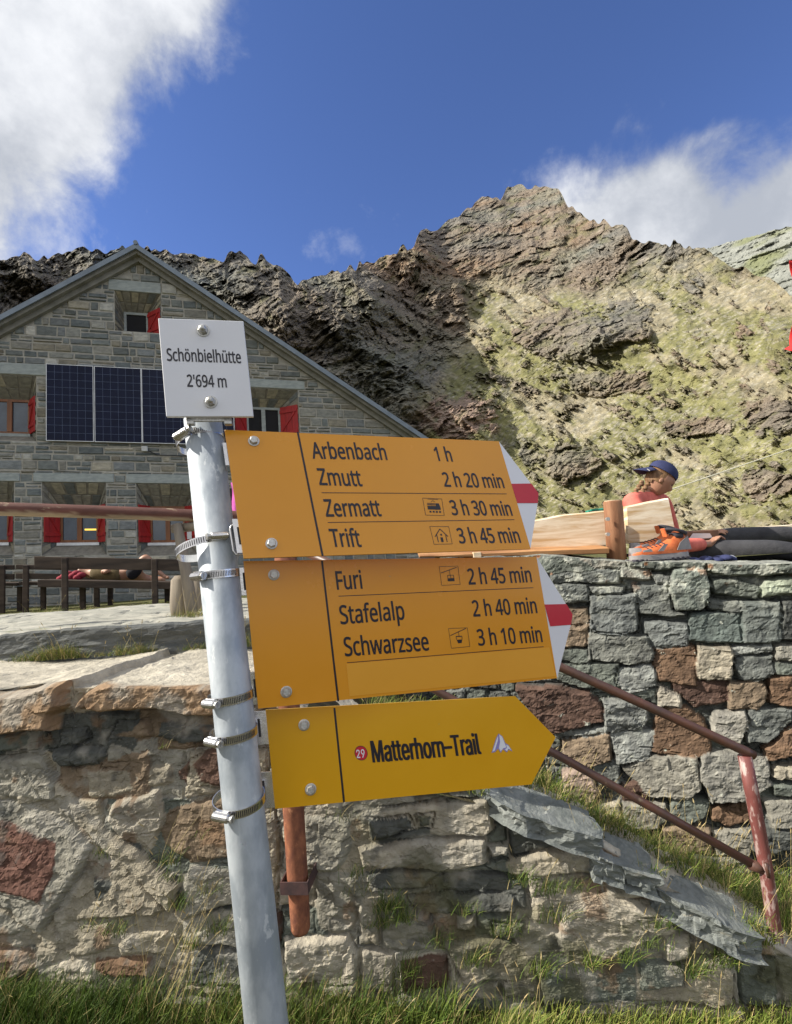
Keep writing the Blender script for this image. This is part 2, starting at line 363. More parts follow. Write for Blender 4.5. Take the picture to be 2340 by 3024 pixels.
# ---------------------------------------------------------------- mountains
SKYL = [(-900, 1000), (-500, 900), (-200, 820), (0, 765), (60, 755), (110, 772), (200, 735), (300, 740), (420, 735), (520, 745), (600, 768), (640, 765), (690, 746), (740, 768), (780, 765), (830, 792), (880, 834), (905, 826),
        (1000, 800), (1100, 765), (1150, 748), (1210, 722), (1225, 730), (1245, 696), (1290, 672), (1350, 655), (1390, 612), (1440, 583), (1478, 585), (1500, 555), (1540, 545), (1600, 550), (1640, 562), (1690, 612), (1715, 636),
        (1780, 655), (1815, 672), (1838, 662), (1875, 712), (1950, 716), (2010, 720), (2080, 738), (2200, 800), (2340, 862), (2600, 960), (3000, 1080), (3400, 1150)]
def interp(x, tab):
    a = np.array(tab, float); return np.interp(x, a[:, 0], a[:, 1])
def raydirs(px, py):
    c = np.stack([(px - CX) / FPX, -(py - CY) / FPX, -np.ones_like(px)], -1); d = c @ M3.T
    return d / np.linalg.norm(d[..., :2], axis=-1, keepdims=True)
def grid_faces(nr, nc):
    i = np.arange(nr - 1)[:, None] * nc + np.arange(nc - 1)[None, :]
    return np.stack([i, i + 1, i + nc + 1, i + nc], -1).reshape(-1, 4)
def mountain():
    nc, nr = 1120, 580
    x = np.linspace(-700, 3050, nc)[None, :].repeat(nr, 0)
    t = np.linspace(0, 1, nr)[:, None].repeat(nc, 1)
    sk = interp(x[0], SKYL); sk0 = sk.copy()
    j = np.stack([x[0] / 38, x[0] * 0, x[0] * 0 + 1.7], -1); sk = sk - 7 * ridged(j, 3, .5, 3) - 17 * facet(j * [1.6, 1, 1], 5) - 4 * facet(j * [3, 1, 1], 6) + 2
    dsk = np.convolve(np.pad(sk - sk0, 2, mode='edge'), np.hanning(7)[1:-1] / np.hanning(7).sum(), 'valid'); sk = sk0 + dsk
    hor = 1668 - .0686 * (x - 1170) + 22
    y = hor * (1 - t) + sk0[None] * t + (sk - sk0)[None] * t ** 4
    d = raydirs(x, y); tane = d[..., 2]
    xb = interp(y.ravel(), [(500, 1500), (700, 1300), (850, 1420), (920, 1400), (1000, 1310), (1100, 1370), (1200, 1400), (1300, 1330), (1700, 1250)]).reshape(y.shape)
    s = x - xb + 110 * fbm(np.stack([x / 170, y / 130, 0 * x], -1), 4, .55, 91)
    sp_x, sp_y = x * .80 + y * .60, y * .80 - x * .60
    spur = ridged(np.stack([sp_y / 230, sp_x / 620, 0 * x], -1), 4, .55, 201)
    mult = np.where(s < 0, 1 - .20 * np.clip(-s / 900, 0, 1) ** .9, 1 - .46 * np.clip(s / 1100, 0, 1))
    mult = mult * (1 - .11 * spur * sstep(500, -100, s))
    k = interp(x[0], [(-900, 1.5), (600, 1.35), (1000, 1.2), (1300, 1.0), (1700, .94), (2400, .90), (3400, .9)])[None]
    r0 = 46.0
    r = r0 / (1 - np.clip(tane, -.05, .93) / k) * mult
    P = d * r[..., None]
    rock = sstep(-60, 120, interp(x.ravel(), [(-900, 1500), (700, 1500), (1250, 1330), (1430, 930), (1700, 900), (1850, 860), (2340, 790), (3400, 790)]).reshape(x.shape) - y + 210 * fbm(np.stack([x, y, 0 * x], -1) / 190, 5, .55, 11))
    sm0 = np.stack([x * .86 + y * .5, (y * .86 - x * .5) * 2.4, 0 * x], -1)
    out1 = sstep(.20, .34, fbm(sm0 / 34, 5, .64, 24) - .07) * .8
    out1 = np.maximum(out1, sstep(.30, .45, fbm(np.stack([x * .86 + y * .5, (y * .86 - x * .5) * 2.2, 0 * x], -1) / 95, 5, .6, 21)))           # outcrops in the turf
    for (ox, oy, ow, oh) in ((1360, 1230, 110, 80), (1690, 1370, 90, 60), (1690, 985, 170, 80), (1800, 1130, 140, 45), (1850, 950, 90, 70), (2290, 1230, 120, 60), (2080, 1260, 120, 30), (2260, 1430, 90, 50), (1560, 1345, 28, 30)):
        q = ((x - ox) / ow) ** 2 + ((y - oy) / oh) ** 2 + 1.1 * fbm(np.stack([x, y * 1.4, 0 * x], -1) / 34, 5, .62, 31)
        out1 = np.maximum(out1, sstep(1.0, .55, q))
    rk = np.clip(np.maximum(rock, out1 * .8), 0, 1)
    # strata run down to the right; a rotated, stretched domain
    ca, sa = math.cos(.42), math.sin(.42)
    Q = np.stack([P[..., 0] * ca - P[..., 2] * sa, P[..., 1] * .8, (P[..., 0] * sa + P[..., 2] * ca) * 2.6], -1)
    A_ = x / FPX; E_ = -y / FPX; cr, sr = math.cos(-.5), math.sin(-.5); a1 = A_ * cr - E_ * sr; e1_ = A_ * sr + E_ * cr; X3 = np.stack([A_, E_, np.log(r) * .5], -1); S3 = np.stack([a1, e1_ * 2.3, np.log(r) * .4], -1)
    wv_ = np.stack([fbm(X3 * 9, 3, .5, 101), fbm(X3 * 9 + 7, 3, .5, 102), 0 * x], -1)
    big = ridged(X3 * 8 + wv_ * .4, 5, .55, 5); mid = facet(S3 * 34 + wv_ * 1.8, 9) * 1.2 + .6 * ridged(S3 * 38 + wv_ * 1.4, 4, .6, 10); fine = facet(S3 * 95 + wv_ * 3, 14) + .6 * facet(S3 * 210 + wv_ * 5, 15)
    vf = ridged(P / 1.5, 3, .6, 17)
    near = sstep(1.15, .7, mult / 1.0)
    h = rk * (big * .040 + mid * .0125 + fine * .0055 + vf * .002) + (1 - rk) * (big * .003 + ridged(S3 * 11 + wv_, 3, .5, 3) * .0028 + np.maximum(fine - .3, 0) * .003 + .0016 * facet(S3 * 150, 23))
    h += out1 * (1 - rock) * .005 + (.0005 + .0009 * rk) * (RNG.random(x.shape) - .5)
    bump_ = lambda ox, oy, w, hh: np.exp(-(((x - ox) / np.where(x > ox, w * .55, w)) ** 2 + ((y - oy) / hh) ** 2))
    h += .12 * bump_(1400, 1240, 150, 120) + .14 * bump_(1080, 920, 170, 110) + .07 * bump_(1740, 985, 170, 90) + .05 * bump_(1880, 960, 120, 60) + .03 * bump_(1690, 1360, 90, 60) + .03 * bump_(2290, 1230, 120, 60) + .06 * bump_(1250, 720, 120, 110) + .08 * bump_(1180, 1080, 120, 110) + .12 * bump_(820, 960, 150, 120) + .08 * bump_(960, 1120, 120, 90)
    h *= interp(x[0], [(-900, 1.5), (1000, 1.45), (1500, 1.0), (3400, .9)])[None] * sstep(0, .12, t)
    r2 = r * (1 - h)
    P2 = EYE + d * r2[..., None]
    # colours: rock types, scree, turf
    n1_ = fbm(P / 20, 4, .5, 41)[..., None]; n2_ = fbm(Q / 5, 5, .6, 43)[..., None]
    n2_ = n2_ * .6 + .45 * fine[..., None]
    rockc = np.array([.215, .185, .15]) * (1 + .30 * n2_) + np.array([.045, -.004, -.03]) * n1_ * 1.4
    green = sstep(.05, .45, fbm(P / 11, 4, .5, 47))[..., None] * .5
    rockc = rockc * (1 - green) + np.array([.21, .215, .165]) * green
    pink = sstep(1.2, .5, ((x - 1360) / 130) ** 2 + ((y - 1230) / 90) ** 2)[..., None]
    lt_ = sstep(.15, .5, n2_) * .5; rockc = rockc * (1 - lt_) + np.array([.31, .275, .22]) * lt_
    rockc = rockc * (1 - pink) + np.array([.34, .25, .20]) * (1 + .3 * n2_) * pink
    turf = np.array([.205, .20, .095]) * (1 + .35 * fbm(P / 6, 4, .5, 51)[..., None])
    dry = sstep(.06, .42, fbm(sm0 * [1, .8, 1] / 150, 6, .62, 53) + .30 * sstep(1120, 900, y) + .10 * sstep(1700, 2300, x))[..., None]
    turf = turf * (1 - dry) + np.array([.285, .255, .175]) * (1 + .2 * n2_) * dry
    turf = turf * (1 + .20 * fbm(S3 * 90, 4, .6, 66)[..., None])
    speck = (sstep(.06, .30, fbm(S3 * 130 + wv_, 4, .65, 61) + .30 * fbm(S3 * 14, 3, .5, 62)) * .75)[..., None]
    turf = turf * (1 - speck) + np.array([.33, .31, .25]) * (1 + .5 * fine[..., None]) * speck
    e = rk[..., None]; e = np.clip(e * 1.6 - .3 + .7 * fbm(S3 * 60, 4, .6, 63)[..., None], 0, 1)
    c = turf * (1 - e) + rockc * e
    # ledges with moss in the cliff
    moss = (sstep(.05, .3, fbm(S3 * 22, 4, .55, 71)) * sstep(.35, -.1, mid))[..., None] * .55 * e
    c = c * (1 - moss) + np.array([.15, .15, .07]) * moss
    c = c * (1 + .16 * (RNG.random(x.shape) - .5))[..., None]
    obj('hillside', P2.reshape(-1, 3), grid_faces(nr, nc), MT['hill'], cols=np.clip(c, .01, 1).reshape(-1, 3), smooth=False, loc=(0, 60, 0))['kind'] = 'structure'
    # farther ridge
    nc, nr = 300, 150
    x = np.linspace(1900, 3500, nc)[None, :].repeat(nr, 0); t = np.linspace(0, 1, nr)[:, None].repeat(nc, 1)
    sk = interp(x[0], [(1900, 850), (2000, 775), (2080, 738), (2150, 716), (2250, 690), (2340, 668), (2600, 620), (3500, 560)])
    sk = sk - 5 * ridged(np.stack([x[0] / 30, x[0] * 0, x[0] * 0], -1), 5, .6, 5)
    y = 1200 * (1 - t) + sk[None] * t
    d = raydirs(x, y); r = 330 / (1 - d[..., 2] / .95) * (1 - .3 * np.clip((x - 1900) / 1600, 0, 1)); P = d * r[..., None]
    Q = np.stack([P[..., 0] * ca - P[..., 2] * sa, P[..., 1], (P[..., 0] * sa + P[..., 2] * ca) * 2.5], -1)
    h = ridged(Q / 60, 6, .6, 77) * .03 + ridged(P / 14, 4, .6, 79) * .008
    P2 = EYE + d * (r * (1 - h))[..., None]
    n2_ = fbm(Q / 22, 5, .6, 81)[..., None]; g = sstep(0, .4, fbm(P / 50, 4, .5, 83))[..., None]
    c = np.array([.26, .27, .24]) * (1 + .3 * n2_) * (1 - g) + np.array([.2, .215, .12]) * g
    obj('far_mountain', P2.reshape(-1, 3), grid_faces(nr, nc), MT['hill'], cols=np.clip(c, .01, 1).reshape(-1, 3), loc=(200, 500, 0))['kind'] = 'structure'
MT['hill'] = pmat('mountain_rock', (1.25, 1.22, 1.18), (.62, .63, .64), 1.1, attr=True, rough=.95, bump=.7, bscale=2.2, bdist=.5, spec=.1, contrast=(.34, .64))
mountain()

# ---------------------------------------------------------------- ground
g = MB(); g.add([(-600, -300, -.4), (600, -300, -.4), (600, 900, -.4), (-600, 900, -.4)], [(0, 1, 2, 3)]); g.build('ground', MT['soil'])['kind'] = 'structure'
def sheet(name, x0, x1, y0, y1, zf, nx, ny, mat, kind='structure', skirt=0):
    X, Y = np.meshgrid(np.linspace(x0, x1, nx), np.linspace(y0, y1, ny)); Z = zf(X, Y)
    V = np.stack([X, Y, Z], -1).reshape(-1, 3)
    o = obj(name, V, grid_faces(ny, nx), mat, smooth=True, loc=((x0 + x1) / 2, (y0 + y1) / 2, float(Z.min())))
    o['kind'] = kind; return o
ZT = 1.07          # terrace in front of the hut
def p3(X, Y, s=1): return np.stack([X * s, Y * s, X * 0], -1)
sheet('terrace_ground', -40, 1.1, 4.0, 60, lambda X, Y: ZT + .03 * fbm(p3(X, Y, .8), 4) + .0 * X, 160, 200, MT['meadow'])
sheet('upper_terrace_ground', 1.1, 60, 3.4, 60, lambda X, Y: 1.375 + .02 * fbm(p3(X, Y, .8), 4), 200, 200, MT['meadow'])

# ---------------------------------------------------------------- rubble walls as relief surfaces
TAN = (.38, .34, .26); LTAN = (.45, .41, .33); GT = (.31, .295, .245); DK = (.105, .11, .10); RU = (.19, .12, .075); DRU = (.13, .08, .06); RT = (.36, .245, .15)
BG = (.175, .185, .168); GG = (.15, .165, .14); LG = (.28, .29, .265); BR = (.25, .19, .13); CREAM = (.42, .40, .34)
RUSTP = (.16, .085, .065)
def stone_field(U, Vv, polys, warp=.010, seed=1, edge=.03, filler=None, mortar=(.34, .32, .27), crack=.022, round_=1.0, grow=.004):
    """height above the joint surface and colour for every grid point"""
    sh = U.shape; u = U.ravel(); v = Vv.ravel()
    q = np.stack([u * 9, v * 9, u * 0], -1)
    wu = u + warp * fbm(q, 4, .55, seed); wv = v + warp * fbm(q + 31, 4, .55, seed + 50)
    H = np.full(u.shape, -1.0); C = np.zeros((len(u), 3)); rg = np.random.default_rng(seed)
    S_ = np.full(u.shape, .0); G_ = np.full(u.shape, 9.0)
    for poly, col, prot in polys:
        P = np.asarray(poly, float); lo = P.min(0) - .03; hi = P.max(0) + .03
        m = (wu > lo[0]) & (wu < hi[0]) & (wv > lo[1]) & (wv < hi[1]); idx = np.nonzero(m)[0]
        if not len(idx): continue
        x = wu[idx]; y = wv[idx]; n = len(P); dmin = np.full(len(idx), 9.0); ins = np.zeros(len(idx), bool)
        for i in range(n):
            a = P[i]; b = P[(i + 1) % n]; e = b - a; L2 = max(e @ e, 1e-9)
            t = np.clip(((x - a[0]) * e[0] + (y - a[1]) * e[1]) / L2, 0, 1)
            dd = np.hypot(x - a[0] - t * e[0], y - a[1] - t * e[1]); dmin = np.minimum(dmin, dd)
            c = ((a[1] > y) != (b[1] > y)); 
            with np.errstate(divide='ignore', invalid='ignore'):
                xi = (b[0] - a[0]) * (y - a[1]) / (b[1] - a[1] + 1e-12) + a[0]
            ins ^= c & (x < xi)
        sd = np.where(ins, dmin, -dmin) + grow
        ctr = P.mean(0); tx, ty = rg.uniform(-.12, .12, 2)
        h = prot * (sstep(-.002, edge, sd) ** .6) * round_ + (tx * (x - ctr[0]) + ty * (y - ctr[1])) * (sd > 0)
        h = np.where(sd > 0, np.maximum(h, .002), -1)
        k = h > H[idx]; ii = idx[k]
        H[ii] = h[k]; S_[ii] = sd[k]; G_[ii] = np.abs(sd[k] - .002)
        ko = (sd < .002) & (sd > -.02); G_[idx[ko]] = np.minimum(G_[idx[ko]], np.abs(sd[ko] - .002))
        cj = np.array(col) * rg.uniform(.9, 1.1)
        C[ii] = cj
    mo = H < 0
    Pn = np.stack([u * 12, v * 12, u * 0 + seed], -1)
    H2 = np.where(mo, 0 + .006 * fbm(Pn, 4, .6, seed + 5), H)
    C[mo] = np.array(mortar)
    if crack:
        H2 = H2 - crack * np.exp(-(G_ / .0055) ** 2) * sstep(-.15, .2, fbm(np.stack([u * 3, v * 3, u * 0 + 4], -1), 4, .6, seed + 90))
    return H2.reshape(sh), C.reshape(sh + (3,)), (~mo).reshape(sh), S_.reshape(sh)

def filler_polys(u0, u1, v0, v1, su, sv, cols, prot, seed):
    rg = np.random.default_rng(seed); out = []; v = v0
    while v < v1:
        hh = sv * rg.uniform(.6, 1.4); u = u0 - rg.uniform(0, su)
        while u < u1:
            w = su * rg.uniform(.5, 1.6); g_ = .006
            j = lambda: rg.uniform(-.012, .012)
            out.append(([(u + g_ + j(), v + g_ + j()), (u + w / 2, v + g_ + j()), (u + w - g_ + j(), v + g_ + j()), (u + w - g_ + j(), v + hh - g_ + j()), (u + g_ + j(), v + hh - g_ + j())], cols[rg.integers(len(cols))], prot * rg.uniform(.6, 1)))
            u += w
        v += hh
    return out

class Plane:
    def __init__(s, P0, yaw, fall=0.0):
        s.P0 = np.array(P0, float); s.U = np.array([math.cos(yaw), math.sin(yaw), fall]); s.Uh = np.array([math.cos(yaw), math.sin(yaw), 0]); s.fall = fall; s.N = np.array([math.sin(yaw), -math.cos(yaw), 0]); s.Z = np.array([0, 0, 1.0])
    def uv(s, px, py):
        h = hit(px, py, s.P0, s.N) - s.P0; u = h @ s.Uh; return (u, h[2] - s.fall * u)
    def pt(s, u, v, n=0): return s.P0 + s.U * u + s.Z * v + s.N * n

def wall_mesh(name, pl, u0, u1, vbot, vtop, res, polys, mat, depth, seed, edge=.03, warp=.01, mortar=(.34, .32, .27), patches=True, topcol=(.42, .40, .34), parent=None, strata=1.0, rough=1.0, batter=0.0, grow=.004, lichen=False):
    nu = int((u1 - u0) / res); us = np.linspace(u0, u1, nu); tops = np.array([vtop(a) for a in us]); nv = int((tops.max() - vbot) / res)
    T = np.linspace(0, 1, nv)[:, None]; U = us[None, :].repeat(nv, 0); V = vbot + (tops[None] - vbot) * T
    H, C, st, sd = stone_field(U, V, polys, warp, seed, edge, mortar=mortar, grow=grow)
    P = np.stack([U, V, U * 0 + seed * 3.7], -1)
    Ps = P * [7, 26, 1]
    n_lo = fbm(P * 9, 4, .5, seed + 7); n_st = fbm(Ps, 4, .6, seed + 9); n_hi = fbm(P * 45, 3, .6, seed + 12); n_fc = facet(P * [11, 19, 1], seed + 60) + .5 * facet(P * [34, 50, 1], seed + 61)
    H = H + rough * (st * (.008 * n_lo + strata * .005 * n_st + .0035 * n_hi + .0075 * n_fc) + (~st) * (.006 * n_lo + .003 * n_hi))
    # rock colour variation and iron / lichen patches
    if lichen:
        lc = (sstep(.10, .22, fbm(P * 19, 5, .68, seed + 70)) * sstep(-.45, -.12, V) * .85)[..., None]; C = C * (1 - lc) + np.array([.50, .51, .43]) * lc
        oc = (sstep(.30, .38, fbm(P * 14 + 7, 4, .6, seed + 73)) * sstep(-.30, -.05, V) * .8)[..., None]; C = C * (1 - oc) + np.array([.42, .17, .06]) * oc
    C = C * (1 + .10 * n_fc[..., None] + .28 * n_st[..., None] * st[..., None] + .22 * n_lo[..., None])
    if patches:
        pt = sstep(.06, .34, fbm(P * 5.5 + 9, 5, .6, seed + 20))[..., None] * .75 * st[..., None]
        C = C * (1 - pt) + np.array(mortar) * 1.05 * pt            # mortar smeared over the stones
        pr = sstep(.27, .45, fbm(P * 8 + 4, 5, .6, seed + 25))[..., None] * .65 * st[..., None]
        C = C * (1 - pr) + np.array([.25, .155, .09]) * pr
        ms = (sstep(.0, .30, fbm(P * [4, 6, 1] + 21, 5, .62, seed + 40)) * sstep(-.5, .1, U) * sstep(-.55, -.85, V) * .75)[..., None]; C = C * (1 - ms) + np.array([.105, .105, .055]) * ms
        dk = sstep(.30, .5, fbm(P * 13 + 2, 4, .6, seed + 28))[..., None] * .6
        C = C * (1 - dk) + np.array([.11, .11, .10]) * dk
    X = pl.P0 + U[..., None] * pl.U + V[..., None] * pl.Z + (H - batter * (V - vbot))[..., None] * pl.N
    rows = [X]; cols = [C]
    # top surface going back
    nd_ = max(3, int(.9 / .02)); last = X[-1]; lastH = H[-1]
    for i in range(1, nd_ + 1):
        f_ = i / nd_; dpt = np.array([depth(a) for a in us]) * f_
        Pz = np.stack([us * 6, dpt * 9, us * 0 + 2], -1)
        z = .016 * fbm(Pz, 5, .6, seed + 33) * min(1, i / 2) - .0 * f_
        row = last + (-pl.N)[None] * dpt[:, None] + np.stack([us * 0, us * 0, z], -1)
        rows.append(row[None])
        c = np.array(topcol) * (1 + .35 * fbm(Pz * [1, .8, 1] * .8 + 3, 4, .6, seed + 35)[:, None]); b = min(1, (i - .0) / 3)
        cols.append((C[-1] * (1 - b) + c * b)[None])
    A = np.vstack(rows); CC = np.vstack(cols)
    nr = A.shape[0]
    drop = A[-1].copy(); drop[:, 2] = -.35; A = np.vstack([A, drop[None]]); CC = np.vstack([CC, CC[-1:]]); nr += 1
    V_ = A.reshape(-1, 3); F = grid_faces(nr, nu); cc = CC.reshape(-1, 3)
    # end caps
    caps = []
    return obj(name, V_, F, mat, parent, cols=np.clip(cc * .92, .01, 1), smooth=False, loc=pl.pt((u0 + u1) / 2, -1.5))

FW = Plane((0, 2.0, 1.5), math.radians(-6))          # front wall face, v measured from eye height
def za(*p): return [FW.uv(x * .5917, 1850 + y * .5917) for x, y in p]
def zb(*p): return [FW.uv(800 + .9112 * x, 2050 + .9112 * y) for x, y in p]
fp = []
fp += filler_polys(-3.6, 1.9, -1.8, -.35, .26, .16, [TAN, GT, LTAN, DK, BR, GG], .007, 3)
def F_(poly, c, h=.028): fp.append((poly, c, h if h > .06 else h * .62))
F_(za((-300, 325), (0, 325), (150, 310), (370, 262), (356, 350), (366, 380), (320, 420), (318, 490), (100, 512), (-300, 500)), RT, .085)
F_(za((500, 300), (620, 262), (1100, 285), (1110, 430), (960, 442), (820, 402), (560, 412), (440, 378)), RT, .08)
F_(za((-300, 525), (240, 520), (290, 600), (150, 612), (-300, 625)), GG, .035)
F_(za((315, 512), (440, 502), (455, 558), (400, 590), (315, 588)), DK, .035)
F_(za((275, 612), (520, 600), (548, 640), (500, 692), (320, 702)), DK, .045)
F_(za((600, 470), (745, 462), (762, 545), (545, 560)), BR, .025)
F_(za((812, 478), (1150, 495), (1150, 570), (930, 582), (850, 572), (798, 550)), DK, .030)
F_(za((540, 572), (790, 562), (800, 650), (540, 672)), GT, .018)
F_(za((880, 722), (1060, 604), (1130, 615), (1125, 790), (1000, 785), (886, 780)), DRU, .025)
F_(za((440, 722), (860, 692), (865, 780), (690, 822), (580, 852), (455, 842)), TAN, .030)
F_(za((-300, 650), (230, 642), (285, 750), (310, 860), (0, 852), (-300, 860)), GT, .028)
F_(za((140, 742), (225, 702), (500, 960), (905, 1272), (880, 1402), (640, 1195), (470, 1062), (300, 892)), TAN, .050)
F_(za((-300, 880), (130, 862), (320, 950), (470, 1092), (402, 1230), (230, 1502), (130, 1462), (-300, 1180)), GT, .036)
F_(za((-300, 960), (60, 950), (200, 1010), (320, 1050), (300, 1200), (240, 1380), (120, 1330), (-300, 1280)), RUSTP, .040)
F_(za((500, 1132), (605, 1162), (840, 1392), (780, 1432), (560, 1442), (300, 1478), (285, 1430)), TAN, .034)
F_(za((592, 872), (800, 802), (838, 960), (772, 1132), (620, 1052), (562, 952)), LTAN, .048)
F_(za((842, 902), (1150, 832), (1165, 1142), (960, 1172), (820, 1092), (790, 1012)), BR, .024)
F_(za((950, 1182), (1180, 1192), (1200, 1382), (940, 1442), (930, 1292)), GT, .038)
F_(za((-300, 1300), (20, 1410), (130, 1482), (150, 1522), (-300, 1540)), GT, .03)
F_(za((-300, 1570), (100, 1602), (195, 1692), (60, 1762), (-300, 1750)), RU, .034)
F_(za((220, 1502), (560, 1462), (605, 1562), (470, 1622), (380, 1642), (200, 1592)), TAN, .028)
F_(za((472, 1632), (760, 1652), (772, 1732), (560, 1742), (480, 1692)), RU, .036)
F_(za((200, 1702), (420, 1642), (560, 1792), (540, 2000), (300, 2000), (180, 1852)), LTAN, .026)
F_(za((592, 1832), (760, 1812), (780, 2000), (542, 2000)), RU, .03)
F_(za((602, 1562), (870, 1482), (885, 1642), (620, 1622)), TAN, .028)
F_(za((930, 1452), (1190, 1402), (1210, 1602), (950, 1572)), GT, .034)
F_(za((960, 1592), (1230, 1612), (1260, 1762), (940, 1782)), DK, .03)
F_(zb((112, 392), (270, 392), (268, 490), (210, 560), (112, 560)), GT, .03)
F_(zb((140, 565), (278, 572), (295, 660), (270, 772), (148, 770)), GT, .026)
F_(zb((290, 372), (500, 350), (700, 325), (728, 430), (702, 450), (560, 462), (300, 472)), LTAN, .030)
F_(zb((320, 402), (440, 390), (462, 432), (330, 472)), DK, .036)
F_(zb((470, 390), (530, 385), (520, 430), (480, 430)), DK, .036)
F_(zb((278, 492), (450, 472), (700, 455), (702, 540), (560, 572), (420, 562), (290, 560)), LTAN, .040)
F_(zb((310, 572), (560, 564), (500, 622), (312, 632)), DK, .03)
F_(zb((300, 642), (360, 650), (352, 822), (290, 812), (282, 690)), TAN, .034)
F_(zb((450, 652), (790, 650), (792, 702), (480, 722)), DK, .03)
F_(zb((690, 545), (1040, 478), (1056, 572), (780, 592)), TAN, .036)
F_(zb((850, 662), (900, 660), (892, 742), (850, 722)), TAN, .03)
F_(zb((600, 722), (662, 720), (650, 772), (600, 762)), LTAN, .036)
F_(zb((720, 742), (822, 730), (802, 782), (730, 782)), LG, .036)
F_(zb((702, 484), (775, 486), (770, 520), (712, 522)), CREAM, .045)
F_(zb((960, 682), (1080, 642), (1300, 692), (1305, 760), (1150, 822), (1050, 882), (960, 862), (930, 782)), LTAN, .05)
F_(zb((1082, 622), (1210, 602), (1212, 650), (1100, 662)), LTAN, .045)
F_(zb((1182, 702), (1290, 702), (1290, 762), (1190, 752)), GT, .058)
F_(zb((1262, 772), (1350, 770), (1356, 842), (1280, 852)), LTAN, .045)
F_(zb((1440, 772), (1530, 750), (1532, 852), (1450, 832)), LG, .04)
F_(zb((1182, 852), (1350, 862), (1342, 942), (1200, 952)), GG, .034)
F_(zb((420, 852), (570, 850), (572, 952), (430, 962)), DRU, .03)
F_(zb((50, 792), (250, 780), (290, 842), (280, 922), (60, 942)), LTAN, .036)
F_(zb((560, 802), (700, 790), (880, 802), (850, 932), (620, 932)), TAN, .03)
F_(zb((-60, 420), (20, 372), (28, 500), (20, 700), (-40, 640)), TAN, .03)
F_(zb((-50, 660), (30, 720), (30, 800), (-40, 820)), DRU, .03)
TOPPX = [(-900, 2035), (0, 2038), (219, 2004), (225, 2030), (296, 2032), (302, 2010), (627, 2020), (760, 2040), (1080, 2190), (1427, 2350), (1735, 2478), (1920, 2585), (2200, 2740), (2290, 2800), (2500, 2930), (3200, 3200)]
topuv = [FW.uv(*p) for p in TOPPX]
tu = np.array([p[0] for p in topuv]); tv = np.array([p[1] for p in topuv])
def fw_top(u): return float(np.interp(u, tu, tv))
U_ST = FW.uv(760, 2040)[0]
def fw_depth(u): return float(np.interp(u, [U_ST - .25, U_ST + .35], [.84, .34]))
wall_mesh('stone_retaining_wall', FW, -3.6, 2.3, -1.78, fw_top, .0062, fp, MT['wall'], fw_depth, 2, rough=.8, edge=.022, warp=.014, mortar=(.37, .35, .30), topcol=(.52, .48, .39))
FWO = bpy.data.objects['stone_retaining_wall']
tag(FWO, 'mortared rubble wall of tan, grey and rust stones right behind the signpost, stepping down to the right', 'stone wall')
